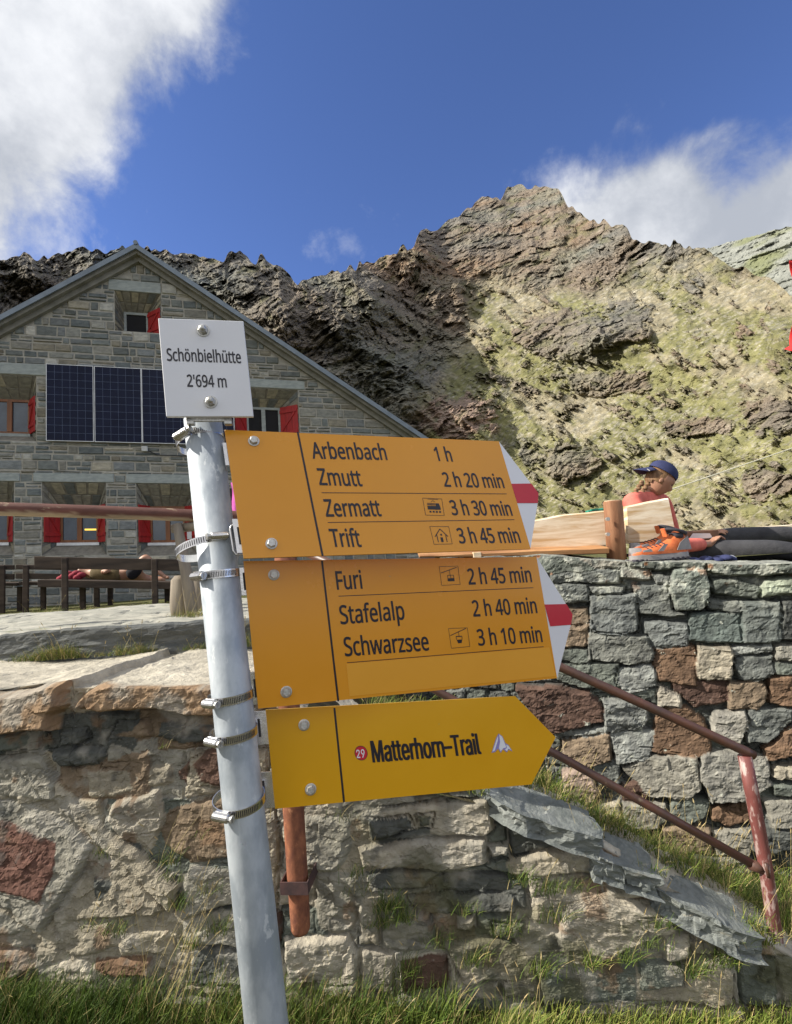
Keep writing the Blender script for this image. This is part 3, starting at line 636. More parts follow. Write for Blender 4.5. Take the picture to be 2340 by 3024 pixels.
# sloping slabs that cap the falling part of the wall
def slab(pxs, th, depth, seed, mat, parent, name='cap_slab', pl=FW, over=.05, nx=44, ny=18):
    (ua, va), (ub, vb) = pl.uv(*pxs[0]), pl.uv(*pxs[1]); V = []; rg = np.random.default_rng(seed)
    us = np.linspace(ua, ub, nx); js = np.linspace(-over, depth, ny)
    Uu, J = np.meshgrid(us, js); base = va + (vb - va) * (Uu - ua) / (ub - ua)
    f1 = fbm(np.stack([Uu * 5, J * 5, Uu * 0 + seed], -1), 5, .6, seed); f2 = fbm(np.stack([Uu * 16, J * 16, Uu * 0 + seed], -1), 3, .6, seed + 3)
    edge_j = over * 1.3 * fbm(np.stack([us * 5, us * 0, us * 0 + seed], -1), 3, .5, seed + 8)
    Jw = J - edge_j[None] * np.clip(1 - (J + over) / .12, 0, 1)
    endw = .06 * fbm(np.stack([J[:, 0] * 9, J[:, 0] * 0 + seed, J[:, 0] * 0], -1), 4, .6, seed + 4)
    Uw = Uu + endw[:, None] * (np.clip(1 - (Uu - ua) / .12, 0, 1) + np.clip(1 - (ub - Uu) / .12, 0, 1))
    f3 = facet(np.stack([Uu * 8, J * 8, Uu * 0 + seed], -1), seed + 5)
    top = base + .007 * f1 + .004 * f2 + .009 * f3
    A = pl.P0 + Uw[..., None] * pl.U + top[..., None] * pl.Z - Jw[..., None] * pl.N
    B = A - np.array([0, 0, 1.]) * (th * (1 + .25 * f1))[..., None]
    n = nx * ny; F = grid_faces(ny, nx).tolist() + [[a + n for a in f[::-1]] for f in grid_faces(ny, nx).tolist()]
    rim = list(range(nx)) + [nx * r_ + nx - 1 for r_ in range(1, ny)] + [nx * (ny - 1) + c for c in range(nx - 2, -1, -1)] + [nx * r_ for r_ in range(ny - 2, 0, -1)]
    # broken, laminated edge: six layers stepping in and out
    Ta = A.reshape(-1, 3)[rim]; Ba = B.reshape(-1, 3)[rim]; cen = A.reshape(-1, 3).mean(0); V = [A.reshape(-1, 3)]; prev = np.array(rim); m0 = n; NL = 6
    for q in range(1, NL):
        f_ = q / NL; mid = Ta * (1 - f_) + Ba * f_; dirv = cen - mid; dirv[:, 2] = 0; dirv /= np.linalg.norm(dirv, axis=1, keepdims=True)
        nz_ = facet(np.stack([mid[:, 0] * 16, mid[:, 1] * 16, mid[:, 2] * 40 + seed], -1), seed) + .6 * fbm(np.stack([mid[:, 0] * 22, mid[:, 1] * 22, mid[:, 2] * 0 + q * 1.3], -1), 3, .6, seed)
        V.append(mid + dirv * (.006 + .018 * nz_ + .012 * f_)[:, None]); cur = np.arange(len(rim)) + m0; m0 += len(rim)
        for i in range(len(rim)): j = (i + 1) % len(rim); F.append([prev[j], prev[i], cur[i], cur[j]])
        prev = cur
    F = [f if max(f) < n or min(f) >= n or True else f for f in F]
    Fb = [[m0 + (a_ - n) for a_ in f] if min(f) >= n and k_ < 2 * len(grid_faces(ny, nx)) else f for k_, f in enumerate(F)]
    F = Fb
    for i in range(len(rim)): j = (i + 1) % len(rim); F.append([prev[j], prev[i], m0 + rim[i], m0 + rim[j]])
    V.append(B.reshape(-1, 3)); V = np.vstack(V)
    return obj(name, V, F, mat, parent)
slab([(1395, 2322), (1750, 2446)], .075, .15, 1, MT['slab'], FWO)
slab([(1725, 2492), (1935, 2566)], .075, .15, 2, MT['slab'], FWO)
slab([(1912, 2600), (2210, 2722)], .085, .14, 3, MT['slab'], FWO, over=.06)

# ---------------------------------------------------------------- dry stone wall on the right
RP0 = at(1620, 1648, 2.95); RP1 = at(2340, 1672, 2.5)
ryaw = math.atan2(RP1[1] - RP0[1], RP1[0] - RP0[0])
RW = Plane((RP0[0], RP0[1], 1.5), ryaw)
def zc(*p): return [RW.uv(1500 + .5494 * x, 1600 + .5494 * y) for x, y in p]
LICH = (.30, .33, .25)
rp_ = filler_polys(-1.6, 2.8, -1.75, .1, .15, .07, [GG, DK, BG, DK], .012, 8)
def R_(c, *p, h=.05): rp_.append((zc(*p), c, h))
R_(GG, (150, 82), (350, 78), (455, 150), (440, 165), (170, 160)); R_(GT, (350, 98), (640, 106), (640, 140), (450, 150)); R_(GG, (-300, 90), (150, 85), (160, 150), (-300, 160))
R_(BG, (225, 168), (420, 152), (605, 162), (600, 222), (250, 222)); R_(GT, (620, 142), (770, 152), (758, 200), (620, 190)); R_(LG, (780, 172), (890, 190), (880, 232), (800, 226), h=.06)
R_((.215, .24, .205), (900, 162), (1040, 152), (1082, 222), (1072, 330), (1030, 352), (900, 346), (878, 262), h=.085)
R_(GG, (1050, 112), (1700, 115), (1700, 178), (1180, 170), (1060, 150), h=.08); R_(GG, (650, 105), (1040, 112), (1030, 145), (660, 138), h=.07)
R_(GG, (1110, 202), (1230, 200), (1342, 240), (1332, 290), (1110, 262)); R_(LICH, (1360, 212), (1520, 202), (1640, 230), (1640, 270), (1360, 282), h=.06)
R_(BG, (270, 242), (430, 240), (432, 322), (290, 332)); R_(LG, (440, 250), (620, 242), (610, 280), (450, 282)); R_(BG, (670, 242), (860, 240), (872, 368), (935, 380), (880, 392), (690, 382), (680, 300), h=.055)
R_((.18, .192, .18), (445, 300), (680, 294), (692, 470), (640, 500), (450, 482), h=.07)
R_((.18, .192, .18), (730, 432), (950, 440), (962, 550), (770, 562), (735, 505), h=.05); R_((.13, .155, .14), (970, 382), (1240, 380), (1262, 530), (970, 522), h=.06); R_((.15, .165, .15), (1250, 312), (1450, 320), (1452, 530), (1272, 532), h=.07)
R_(BG, (1080, 312), (1230, 310), (1240, 372), (1085, 352)); R_(DK, (1470, 322), (1700, 310), (1700, 540), (1462, 520), h=.06)
R_(BR, (330, 362), (420, 372), (442, 440), (320, 440), h=.04); R_(BR, (300, 452), (435, 450), (430, 552), (300, 552), h=.05)
R_((.23, .235, .205), (440, 492), (740, 510), (778, 630), (740, 652), (445, 620), h=.065); R_(GG, (230, 568), (440, 572), (445, 640), (230, 630))
R_(RU, (780, 572), (990, 560), (1005, 680), (1000, 752), (820, 740), (790, 640), h=.05); R_(TAN, (1020, 562), (1180, 560), (1202, 640), (1190, 720), (1030, 720), (1010, 642), h=.07); R_(LG, (1190, 565), (1390, 545), (1400, 580), (1210, 602))
R_(BG, (1225, 622), (1400, 610), (1412, 690), (1340, 735), (1240, 720), h=.055); R_(GT, (1420, 562), (1700, 560), (1700, 640), (1432, 632)); R_(GG, (1432, 652), (1700, 660), (1700, 700), (1430, 695))
R_(GG, (280, 650), (600, 650), (602, 770), (440, 782), (270, 740)); R_(LG, (610, 672), (780, 660), (800, 770), (640, 812), (600, 740), h=.06)
R_(DRU, (890, 742), (1180, 730), (1175, 832), (1000, 872), (910, 790), h=.04); R_(LTAN, (822, 772), (925, 832), (920, 872), (812, 875), h=.055)
R_(BR, (1190, 742), (1360, 750), (1382, 840), (1340, 892), (1178, 882), h=.06); R_(RU, (1390, 722), (1529, 710), (1540, 870), (1402, 862), h=.05); R_(GT, (1545, 712), (1720, 710), (1720, 850), (1550, 860))
R_(DRU, (60, 772), (200, 765), (440, 812), (522, 880), (512, 942), (250, 1012), (150, 930), h=.075)
R_(LG, (530, 852), (740, 850), (742, 960), (720, 1002), (530, 1000), h=.06); R_(GG, (620, 802), (800, 790), (800, 862)); R_(RU, (800, 902), (960, 880), (1052, 952), (1080, 1100), (1000, 1142), (772, 1122), (790, 982), h=.05)
R_(CREAM, (1110, 912), (1260, 910), (1272, 990), (1230, 1082), (1100, 1012), h=.075); R_(BG, (1290, 902), (1510, 890), (1520, 952), (1380, 1052), (1280, 1062), h=.055); R_(RU, (1480, 1002), (1700, 990), (1700, 1090), (1400, 1152), (1380, 1102))
R_(LG, (260, 1012), (530, 982), (540, 1010), (262, 1042), h=.04); R_(BR, (300, 1052), (550, 1022), (556, 1150), (420, 1190), (300, 1152), h=.06); R_(LG, (562, 1012), (780, 1010), (750, 1162), (600, 1172), h=.05)
R_(GT, (620, 1202), (780, 1152), (1000, 1142), (1012, 1300), (960, 1352), (750, 1352), (690, 1262), h=.06); R_((.29, .28, .24), (1040, 1122), (1240, 1112), (1382, 1152), (1402, 1290), (1280, 1372), (1080, 1362), (1020, 1252), h=.07)
R_(BG, (440, 1182), (600, 1162), (602, 1270), (490, 1282), h=.05); R_((.42, .32, .26), (310, 1232), (430, 1202), (482, 1330), (420, 1392), (310, 1372), h=.07); R_(TAN, (1412, 1202), (1700, 1172), (1700, 1252), (1420, 1242))
R_(DRU, (602, 1302), (700, 1272), (742, 1370), (620, 1372), h=.04); R_(GG, (870, 1362), (1080, 1372), (1060, 1450), (960, 1502), (870, 1452)); R_(RU, (1100, 1422), (1280, 1382), (1290, 1480), (1180, 1512), (1100, 1472), h=.04)
R_(GT, (1370, 1382), (1700, 1360), (1700, 1480), (1400, 1492), h=.06); R_(GG, (1420, 1292), (1700, 1280), (1700, 1340), (1432, 1342))
R_(GT, (620, 1392), (830, 1392), (850, 1480), (800, 1522), (640, 1502)); R_(TAN, (480, 1392), (600, 1392), (600, 1470), (500, 1482))
R_(BR, (840, 1532), (1080, 1522), (1080, 1650), (860, 1652)); R_(DK, (1300, 1522), (1700, 1502), (1700, 1600), (1310, 1622), h=.06); R_(GT, (1100, 1542), (1290, 1532), (1290, 1650), (1110, 1662)); R_(GT, (1100, 1682), (1300, 1682), (1290, 1780), (1110, 1770)); R_(GG, (850, 1672), (1090, 1672), (1080, 1780), (860, 1770))
RTOP = [(-200, 1700), (900, 1665), (1300, 1652), (1590, 1640), (1690, 1645), (1745, 1652), (1850, 1658), (2060, 1660), (2180, 1668), (2340, 1662), (2700, 1690), (3200, 1720)]
ruv = [RW.uv(*p) for p in RTOP]; ru = np.array([p[0] for p in ruv]); rv = np.array([p[1] for p in ruv])
wall_mesh('dry_stone_wall', RW, -1.5, 2.6, -1.75, lambda u: float(np.interp(u, ru, rv)), .0080, rp_, MT['drywall'], lambda u: .55, 6, edge=.014, warp=.020, mortar=(.13, .13, .11), patches=False, topcol=(.33, .34, .29), strata=1.2, grow=.013, lichen=True)
DWO = bpy.data.objects['dry_stone_wall']
tag(DWO, 'tall dry stone wall of grey-green and rusty blocks below the resting woman', 'stone wall')
# stairs / bank between the two walls
def bankz(X, Y):
    a = np.interp(X, [-.4, -.1, .35, .7, 1.25, 1.6], [.96, .72, .56, .33, -.02, -.08]); b = np.interp(X, [-.4, 0, .4, .75, 1.3, 2.6], [.95, .62, .38, .14, -.10, -.15])
    t = sstep(2.1, 2.8, Y); z = a * (1 - t) + b * t
    return z + .035 * fbm(p3(X, Y, 4), 4)
sheet('grass_bank', -.4, 3.2, 1.95, 3.4, bankz, 120, 60, MT['soil'])

# ---------------------------------------------------------------- paved step on the left
def paving():
    x0, x1, y0, y1 = -6.5, -.55, 2.86, 5.0; nx, ny = 260, 110
    X, Y = np.meshgrid(np.linspace(x0, x1, nx), np.linspace(y0, y1, ny)); 
    j = fbm(p3(X, Y, 1.6), 5, .55, 5); c_ = np.abs(fbm(np.stack([X * 1.1, Y * 2.6, X * 0], -1), 3, .5, 15)); jo = np.exp(-(c_ / .03) ** 2)
    Z = 1.245 + .022 * j - .022 * jo + .006 * fbm(p3(X, Y, 14), 3)
    Yf = Y + .03 * fbm(p3(X, Y * 0, 3), 4, .5, 8) * np.clip(1 - (Y - y0) / .2, 0, 1)
    A = np.stack([X, Yf, Z], -1)
    rows = [A]
    fr = A[0]; R = []
    for k in range(1, 26):
        b = fr.copy(); f_ = k / 25; b[:, 2] = fr[:, 2] * (1 - f_) + .95 * f_; b[:, 1] += -.012 + .03 * fbm(np.stack([b[:, 0] * 3, b[:, 2] * 14, b[:, 0] * 0], -1), 5, .6, 9); R.append(b)
    top = obj('stone_paving', A.reshape(-1, 3), grid_faces(ny, nx), MT['paving'], smooth=False); top['kind'] = 'structure'
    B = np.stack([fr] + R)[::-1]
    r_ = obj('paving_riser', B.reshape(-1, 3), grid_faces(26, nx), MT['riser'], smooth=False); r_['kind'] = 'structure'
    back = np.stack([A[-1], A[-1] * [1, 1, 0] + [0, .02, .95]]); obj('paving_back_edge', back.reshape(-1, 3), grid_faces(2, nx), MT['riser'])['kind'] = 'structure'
paving()

# ---------------------------------------------------------------- hut
HP = at(143, 1300, 10.6); HYAW = math.radians(12)
HF = Plane((HP[0], HP[1], 0), HYAW, -.045)               # facade plane, v = world z
def hv(px, py): return HF.uv(px, py)
PK = hv(412, 764); UPK = PK[0]
ra = hv(0, 985); rb_ = hv(1300, 1352)
sl_l = (PK[1] - ra[1]) / (PK[0] - ra[0]); sl_r = (PK[1] - rb_[1]) / (rb_[0] - PK[0]); SLP = (sl_l + sl_r) / 2
print('HUT', HP, 'peak', PK, 'slopes', sl_l, sl_r, 'right', rb_)
U0, U1 = UPK - 6.6, UPK + 6.0
def roofz(u): return PK[1] - (sl_l if u < UPK else sl_r) * abs(u - UPK)
hut = empty('mountain_hut', HF.pt(UPK, ZT), 'grey stone mountain hut with gable roof and red shutters behind the log rail', 'building')
OP = {}   # name: outer rect, inner rect (u0,z0,u1,z1)
def rc(x0, y0, x1, y1):
    xm = (x0 + x1) / 2; ym = (y0 + y1) / 2
    a = hv(x0, ym)[0]; b = hv(x1, ym)[0]; t = hv(xm, y0)[1]; bo = hv(xm, y1)[1]; return (a, bo, b, t)
OP['top'] = (rc(339, 862, 476, 980), rc(352, 902, 428, 978))
OP['left'] = (rc(-130, 1104, 107, 1300), rc(-62, 1164, 68, 1270))
OP['right'] = (rc(690, 1147, 884, 1330), rc(724, 1190, 829, 1290))
OP['low'] = (rc(124, 1424, 314, 1640), rc(156, 1488, 276, 1600)); OP['lowr'] = (rc(404, 1428, 585, 1640), rc(430, 1490, 540, 1600)); OP['lowl'] = (rc(-150, 1420, 41, 1640), rc(-118, 1484, 4, 1600))
DEP = .34
outers = [v[0] for v in OP.values()]
def blocked(a, b, c, d):
    for o in outers:
        if a < o[2] - .01 and c > o[0] + .01 and b < o[3] - .01 and d > o[1] + .01: return True
    return False
bands = [rc(-200, 1069, 143, 1102), rc(560, 1118, 900, 1143), rc(320, 831, 476, 862), rc(-250, 1396, 60, 1420), rc(98, 1398, 338, 1424), rc(372, 1401, 600, 1428), rc(690, 1404, 1000, 1430)]
# backing (mortar) built as strips round the openings
def backing():
    us = sorted(set([U0, U1, UPK] + [o[0] for o in outers] + [o[2] for o in outers])); zs = sorted(set([.9, 9.0] + [o[1] for o in outers] + [o[3] for o in outers])); m = MB()
    for i in range(len(us) - 1):
        for j in range(len(zs) - 1):
            a, b, c, d = us[i], zs[j], us[i + 1], zs[j + 1]; cu, cz = (a + c) / 2, (b + d) / 2
            if any(o[0] < cu < o[2] and o[1] < cz < o[3] for o in outers): continue
            nsub = 24; ua = np.linspace(a, c, nsub + 1)
            for q in range(nsub):
                t0, t1 = min(d, roofz(ua[q])), min(d, roofz(ua[q + 1]))
                if t0 <= b or t1 <= b: continue
                m.add([HF.pt(ua[q], b), HF.pt(ua[q + 1], b), HF.pt(ua[q + 1], t1), HF.pt(ua[q], t0)], [(0, 1, 2, 3)])
    # side walls
    for uu in (U0, U1):
        p, q = HF.pt(uu, .9), HF.pt(uu, .9, -9); t = roofz(uu); m.add([p, q, q + [0, 0, t - .9], p + [0, 0, t - .9]], [(0, 1, 2, 3)])
    m.build('wall', MT['mortar'], hut)
backing()
def ashlar():
    rg = np.random.default_rng(12); m = MB()
    pal = [(.25, .27, .26), (.175, .195, .195), (.29, .29, .26), (.22, .235, .22), (.31, .30, .26), (.24, .255, .255), (.20, .215, .205), (.28, .255, .20)]
    hi = [(.48, .44, .35), (.48, .47, .42), (.54, .52, .46)]
    def stone(a, b, c, d):
        for o in outers + bands:
            if b < o[3] - .02 and d > o[1] + .02 and a < o[2] - .005 and c > o[0] + .005:
                if a < o[0] - .06: stone(a, b, o[0], d)
                if c > o[2] + .06: stone(o[2], b, c, d)
                return
        if c - a < .05: return
        if min(roofz(a), roofz(c)) < d + .0:
            if min(roofz(a), roofz(c)) > b + .05: d = min(roofz(a), roofz(c))
            else: return
        g_ = .015; col = np.array(pal[rg.integers(len(pal))] if rg.random() > .09 else hi[rg.integers(3)]) * rg.uniform(.74, 1.06)
        n = rg.uniform(.008, .03); j = lambda: rg.uniform(-.008, .008); e = .014
        q = [(a + g_ + j(), b + g_ + j()), (c - g_ + j(), b + g_ + j()), (c - g_ + j(), d - g_ + j()), (a + g_ + j(), d - g_ + j())]
        cu, cz = (a + c) / 2, (b + d) / 2
        V = [HF.pt(x, y, .001) for x, y in q] + [HF.pt(x + (e if x < cu else -e), y + (e if y < cz else -e), n + rg.uniform(-.008, .008)) for x, y in q]
        m.add(V, [(4, 5, 6, 7), (0, 1, 5, 4), (1, 2, 6, 5), (2, 3, 7, 6), (3, 0, 4, 7)], col)
    z = .95; crit = sorted([o[1] for o in outers + bands] + [o[3] for o in outers + bands])
    while z < PK[1]:
        H = rg.uniform(.13, .22); u = U0
        for zc_ in crit:
            if z + .03 < zc_ < z + H + .10: H = max(.07, zc_ - z); break
        while u < U1:
            r = rg.random()
            if r < .22: w = rg.uniform(.13, .22); stone(u, z, u + w, z + H)
            elif r < .84: w = rg.uniform(.24, .50); stone(u, z, u + w, z + H)
            else:
                w = rg.uniform(.35, .75); n = 2 if H < .24 or rg.random() < .6 else 3; zz = z
                cuts = np.sort(rg.uniform(.3, .7, 1)) if n == 2 else np.array([.33, .66])
                ys = [0] + list(cuts) + [1]
                for k in range(n):
                    s_ = u + 0.0; e_ = u + w
                    if rg.random() < .75:
                        mid = s_ + w * rg.uniform(.3, .7); stone(s_, z + H * ys[k], mid, z + H * ys[k + 1]); stone(mid, z + H * ys[k], e_, z + H * ys[k + 1])
                    else: stone(s_, z + H * ys[k], e_, z + H * ys[k + 1])
            u += w
        z += H
    m.build('stone_facing', MT['ashlar'], hut)
ashlar()
lm = MB()
for i, o in enumerate(bands):
    n = max(1, int((o[2] - o[0]) / .9)); 
    for k in range(n):
        a = o[0] + (o[2] - o[0]) * k / n; c = o[0] + (o[2] - o[0]) * (k + 1) / n
        b = MB(); b.box(HF.pt(a + .008, o[1], -.05), HF.U * (c - a - .016), HF.Z * (o[3] - o[1]), HF.N * .075, bev=.008); b.build('lintel', MT['concrete'], hut)
def window(key, shutters, closed_right=True, lit=False, mull=True, sill=True, dark=False):
    o, i = OP[key]; (a, b, c, d), (a2, b2, c2, d2) = o, i
    m = MB(); D_ = -DEP
    O = [HF.pt(a, b, .0), HF.pt(c, b, .0), HF.pt(c, d, .0), HF.pt(a, d, .0)]; I = [HF.pt(a2, b2, D_), HF.pt(c2, b2, D_), HF.pt(c2, d2, D_), HF.pt(a2, d2, D_)]
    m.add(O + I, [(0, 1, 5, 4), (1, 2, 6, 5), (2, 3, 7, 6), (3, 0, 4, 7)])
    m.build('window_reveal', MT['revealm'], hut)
    # masonry courses showing in the splayed head and cheeks
    rg = np.random.default_rng(len(key) + int(abs(a) * 10)); s = MB()
    def lerp4(P, uu, vv): return (P[0] * (1 - uu) + P[1] * uu) * (1 - vv) + (P[3] * (1 - uu) + P[2] * uu) * vv
    nn = np.array(HF.N)
    for quad, nu, nv, inn in (((O[3], O[2], I[2], I[3]), 5, 2, [0, 0, -1.]), ((O[0], I[0], I[3], O[3]), 2, 7, HF.U), ((O[1], I[1], I[2], O[2]), 2, 7, -HF.U)):
        inn = np.array(inn) * .012 + nn * .006
        for q in range(nv):
            sh = rg.uniform(0, .5)
            for p in range(nu + 1):
                x0, x1 = (p - sh) / nu, (p + 1 - sh) / nu; x0 = max(0, x0) + .02; x1 = min(1, x1) - .02
                if x1 - x0 < .08: continue
                y0, y1 = q / nv + .03, (q + 1) / nv - .03; col = np.array([(.21, .20, .16), (.26, .245, .2), (.14, .15, .14), (.33, .30, .22)][rg.integers(4)])
                P = [lerp4(quad, x0, y0), lerp4(quad, x1, y0), lerp4(quad, x1, y1), lerp4(quad, x0, y1)]
                s.add([x + inn * .1 for x in P] + [x + inn for x in P], [(4, 5, 6, 7), (0, 1, 5, 4), (1, 2, 6, 5), (2, 3, 7, 6), (3, 0, 4, 7)], col)
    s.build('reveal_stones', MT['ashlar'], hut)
    fr = MB(); w = .055; y0 = D_ - .03
    U_, Z_, N__ = HF.U, HF.Z, HF.N; Wd = c2 - a2; Ht = d2 - b2
    P = lambda u, z, n=0: HF.pt(u, z, y0 + n)
    fr.box(P(a2, b2), U_ * Wd, Z_ * w, N__ * .05); fr.box(P(a2, d2 - w), U_ * Wd, Z_ * w, N__ * .05); fr.box(P(a2, b2 + w), U_ * w, Z_ * (Ht - 2 * w), N__ * .05); fr.box(P(c2 - w, b2 + w), U_ * w, Z_ * (Ht - 2 * w), N__ * .05)
    if mull: fr.box(P((a2 + c2) / 2 - .045, b2 + w), U_ * .09, Z_ * (Ht - 2 * w), N__ * .06)
    f_ = fr.build('window', MT['wframe'] if not dark else MT['concrete'], hut)
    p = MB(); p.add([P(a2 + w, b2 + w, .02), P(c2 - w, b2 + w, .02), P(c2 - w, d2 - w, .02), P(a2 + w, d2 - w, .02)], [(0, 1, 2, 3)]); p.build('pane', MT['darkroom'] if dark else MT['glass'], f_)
    if lit:
        p = MB(); p.box(P((a2 + c2) / 2 + .09, b2 + .33 * Ht, .022), U_ * .28, Z_ * .035, N__ * .004); p.build('lit_lamp', MT['lampy'], f_)
    if sill:
        p = MB(); p.box(P(a2 - .03, b2 - .07, .0), U_ * (Wd + .06), Z_ * .068, N__ * .14, bev=.006); p.build('sill', MT['alu'] if key.startswith('low') else MT['concrete'], f_)
    for sd in shutters:
        m = MB()
        # leaf hinged at the inner edge, swung out towards the face
        if sd == 'r': A = HF.pt(c2 + .012, b2 + .0, D_ + .02); B = HF.pt(min(c - .01, c2 + .42), b2, -.02); 
        else: A = HF.pt(a2 - .012, b2, D_ + .02); B = HF.pt(max(a + .01, a2 - .42), b2, -.02)
        dv = B - A; L = np.linalg.norm(dv); dv /= L; nrm = np.cross(dv, HF.Z); nrm /= np.linalg.norm(nrm)
        if nrm @ HF.N < 0: nrm = -nrm
        A = A + nrm * .012
        for k in range(3): m.box(A + dv * (L * k / 3 + .003) , dv * (L / 3 - .006), HF.Z * Ht, nrm * .026, bev=.003)
        for zz in (.16, .80): m.box(A + HF.Z * Ht * zz + nrm * .027, dv * L * .97, HF.Z * .075, nrm * .018, bev=.003)
        m.box(A + dv * L * .1 + HF.Z * Ht * .25 + nrm * .027, dv * L * .75 + HF.Z * Ht * .5, HF.Z * .06, nrm * .016)
        sh_ = m.build('shutter', MT['shutter'], hut)
        if key == 'lowr' and sd == 'r':
            n_ = MB(); n_.box(A + dv * L * .25 + HF.Z * Ht * .08 + nrm * .046, dv * L * .4, HF.Z * .16, nrm * .002); n_.build('notice', MT['paper'], sh_)
MT['lampy'] = pmat('window_lamp', (1, .8, .2)); _b = MT['lampy'].node_tree.nodes['Principled BSDF']; _b.inputs['Emission Color'].default_value = (1, .6, .08, 1); _b.inputs['Emission Strength'].default_value = .9
window('top', ['r'], dark=True, mull=False)
window('left', ['r', 'l']); window('right', ['r', 'l'], dark=True)
window('low', ['l', 'r'], lit=True); window('lowr', ['l', 'r']); window('lowl', ['l', 'r'])
# roof
def roof():
    m = MB(); so_ = MB(); fa = MB(); ov = .24; th = .13; eL, eR = U0 - .5, U1 + .35
    for s, e in ((-1, eL), (1, eR)):
        P = lambda u, n, dz=0: HF.pt(u, roofz(u) + dz, n)
        q = [P(UPK, ov, .14), P(e, ov, .14), P(e, -9, .14), P(UPK, -9, .14)]
        if s > 0: q = q
        m.prism(q, [0, 0, .05])
        q = [P(UPK, ov - .03, .0), P(e, ov - .03, .0), P(e, -9, .0), P(UPK, -9, .0)]; so_.prism(q, [0, 0, .137])
        q = [P(UPK, ov + .012, .19), P(e, ov + .012, .19), P(e, ov + .012, .07), P(UPK, ov + .012, .07)]; fa.prism(q, HF.N * .03)
        # soffit moulding against the wall
        q = [P(UPK, .0, -.0), P(e, .0, -.0), P(e, .0, -.12), P(UPK, .0, -.12)]; so_.prism(q, HF.N * .10)
    so_.build('soffit', MT['soffit'], hut); r = m.build('roof', MT['roofm'], hut); fa.build('bargeboard', MT['roofm'], r)
    k = MB(); k.tube([HF.pt(UPK, PK[1] + .20, ov + .06), HF.pt(UPK, PK[1] + .20, -9)], .05, 8); k.build('ridge_cap', MT['roofm'], r)
roof()
# solar panels
MT['cell'] = pmat('solar_cell', (.006, .010, .035), (.003, .006, .024), 3, rough=.12, spec=.16)
MT['busbar'] = pmat('solar_lines', (.075, .11, .20), rough=.4)
for k, (x0, y0, x1, y1) in enumerate(((144, 1082, 279, 1306), (286, 1090, 420, 1311), (425, 1099, 556, 1317), (562, 1107, 690, 1323))):
    a, b, c, d = rc(x0 - 2, y0, x1 + 2, y1); 
    if k: b, d = pb, pd_
    pb, pd_ = b, d
    m = MB(); g_ = .011; n = .09
    m.box(HF.pt(a, b, n - .035), HF.U * (c - a), HF.Z * g_, HF.N * .04); m.box(HF.pt(a, d - g_, n - .035), HF.U * (c - a), HF.Z * g_, HF.N * .04)
    m.box(HF.pt(a, b + g_, n - .035), HF.U * g_, HF.Z * (d - b - 2 * g_), HF.N * .04); m.box(HF.pt(c - g_, b + g_, n - .035), HF.U * g_, HF.Z * (d - b - 2 * g_), HF.N * .04)
    p = m.build('solar_panel', MT['alu'], hut)
    m = MB(); m.box(HF.pt(a + g_, b + g_, n - .03), HF.U * (c - a - 2 * g_), HF.Z * (d - b - 2 * g_), HF.N * .03); m.build('cells', MT['cell'], p)
    m = MB(); w = c - a - 2 * g_; h = d - b - 2 * g_
    for i in range(1, 6): m.box(HF.pt(a + g_ + w * i / 6 - .0025, b + g_, n), HF.U * .005, HF.Z * h, HF.N * .001)
    for i in range(1, 10): m.box(HF.pt(a + g_, b + g_ + h * i / 10 - .0025, n), HF.U * w, HF.Z * .005, HF.N * .0015)
    m.build('grid_lines', MT['busbar'], p)
a = hv(430, 1328); m = MB(); m.box(HF.pt(a[0] - .06, a[1] - .05, .03), HF.U * .12, HF.Z * .11, HF.N * .06, bev=.008); m.build('junction_box', MT['lamp'], hut)
m = MB(); m.tube([HF.pt(a[0], a[1], .045), HF.pt(a[0] + .25, a[1] - .12, .045), HF.pt(a[0] + .8, a[1] - .13, .045), HF.pt(a[0] + 1.8, a[1] - .12, .045)], .012, 6); m.build('cable', MT['slot'], hut)

# ---------------------------------------------------------------- log rail on the left terrace
FL = (0, 3.42, 0)
rail_e = empty('log_rail', at(545, 1820, 3.4), 'brown and cream flaking log rail crossing in front of the hut windows', 'railing')
m = MB(); pts0 = [at(-420, 1478, 3.05), at(0, 1503, 3.15), at(300, 1512, 3.3), at(560, 1522, 3.42), at(760, 1528, 3.5), at(1050, 1545, 3.6)]
pts = [pts0[min(int(i / 16), 4)] * (1 - (i / 16 - min(int(i / 16), 4))) + pts0[min(int(i / 16), 4) + 1] * (i / 16 - min(int(i / 16), 4)) for i in range(81)]
m.tube(pts, [.0435 - .00004 * i for i in range(81)], 20, jit=.012); zz_ = m.V[0][:, 2]; nseg = 20; cen = np.repeat(zz_.reshape(-1, nseg).mean(1), nseg)
rel = (zz_ - cen) / .043 + .5 * fbm(np.stack([m.V[0][:, 0] * 9, m.V[0][:, 1] * 9, m.V[0][:, 2] * 60], -1), 4); k_ = sstep(-.35, -.6, rel)[:, None]
m.C = [np.array([.13, .045, .03]) * (1 - k_) + np.array([.40, .30, .19]) * k_]; m.build('rail', MT['log'], rail_e, smooth=True)
pA, pB = at(524, 1548, 3.40), at(572, 1838, 3.28)
m = MB(); m.tube([pA, pA * .5 + pB * .5 + [.006, 0, 0], pB], [.031, .036, .040], 14, jit=.02); m.build('leaning_post', MT['greywood'], rail_e, smooth=True)
m = MB(); q = at(532, 1830, 3.35); m.tube([q, q + [.0, 0, .10], q + [.005, 0, .26], q + [.005, 0, .29]], [.050, .062, .056, .03], 16, jit=.03); m.build('stump', MT['greywood'], rail_e, smooth=True)
m = MB(); q = at(590, 1830, 3.6); m.tube([q, q + [.0, 0, .12], q + [.0, 0, .30], q + [0, 0, .34]], [.065, .075, .065, .03], 16, jit=.03); m.build('stump', MT['greywood'], rail_e, smooth=True)
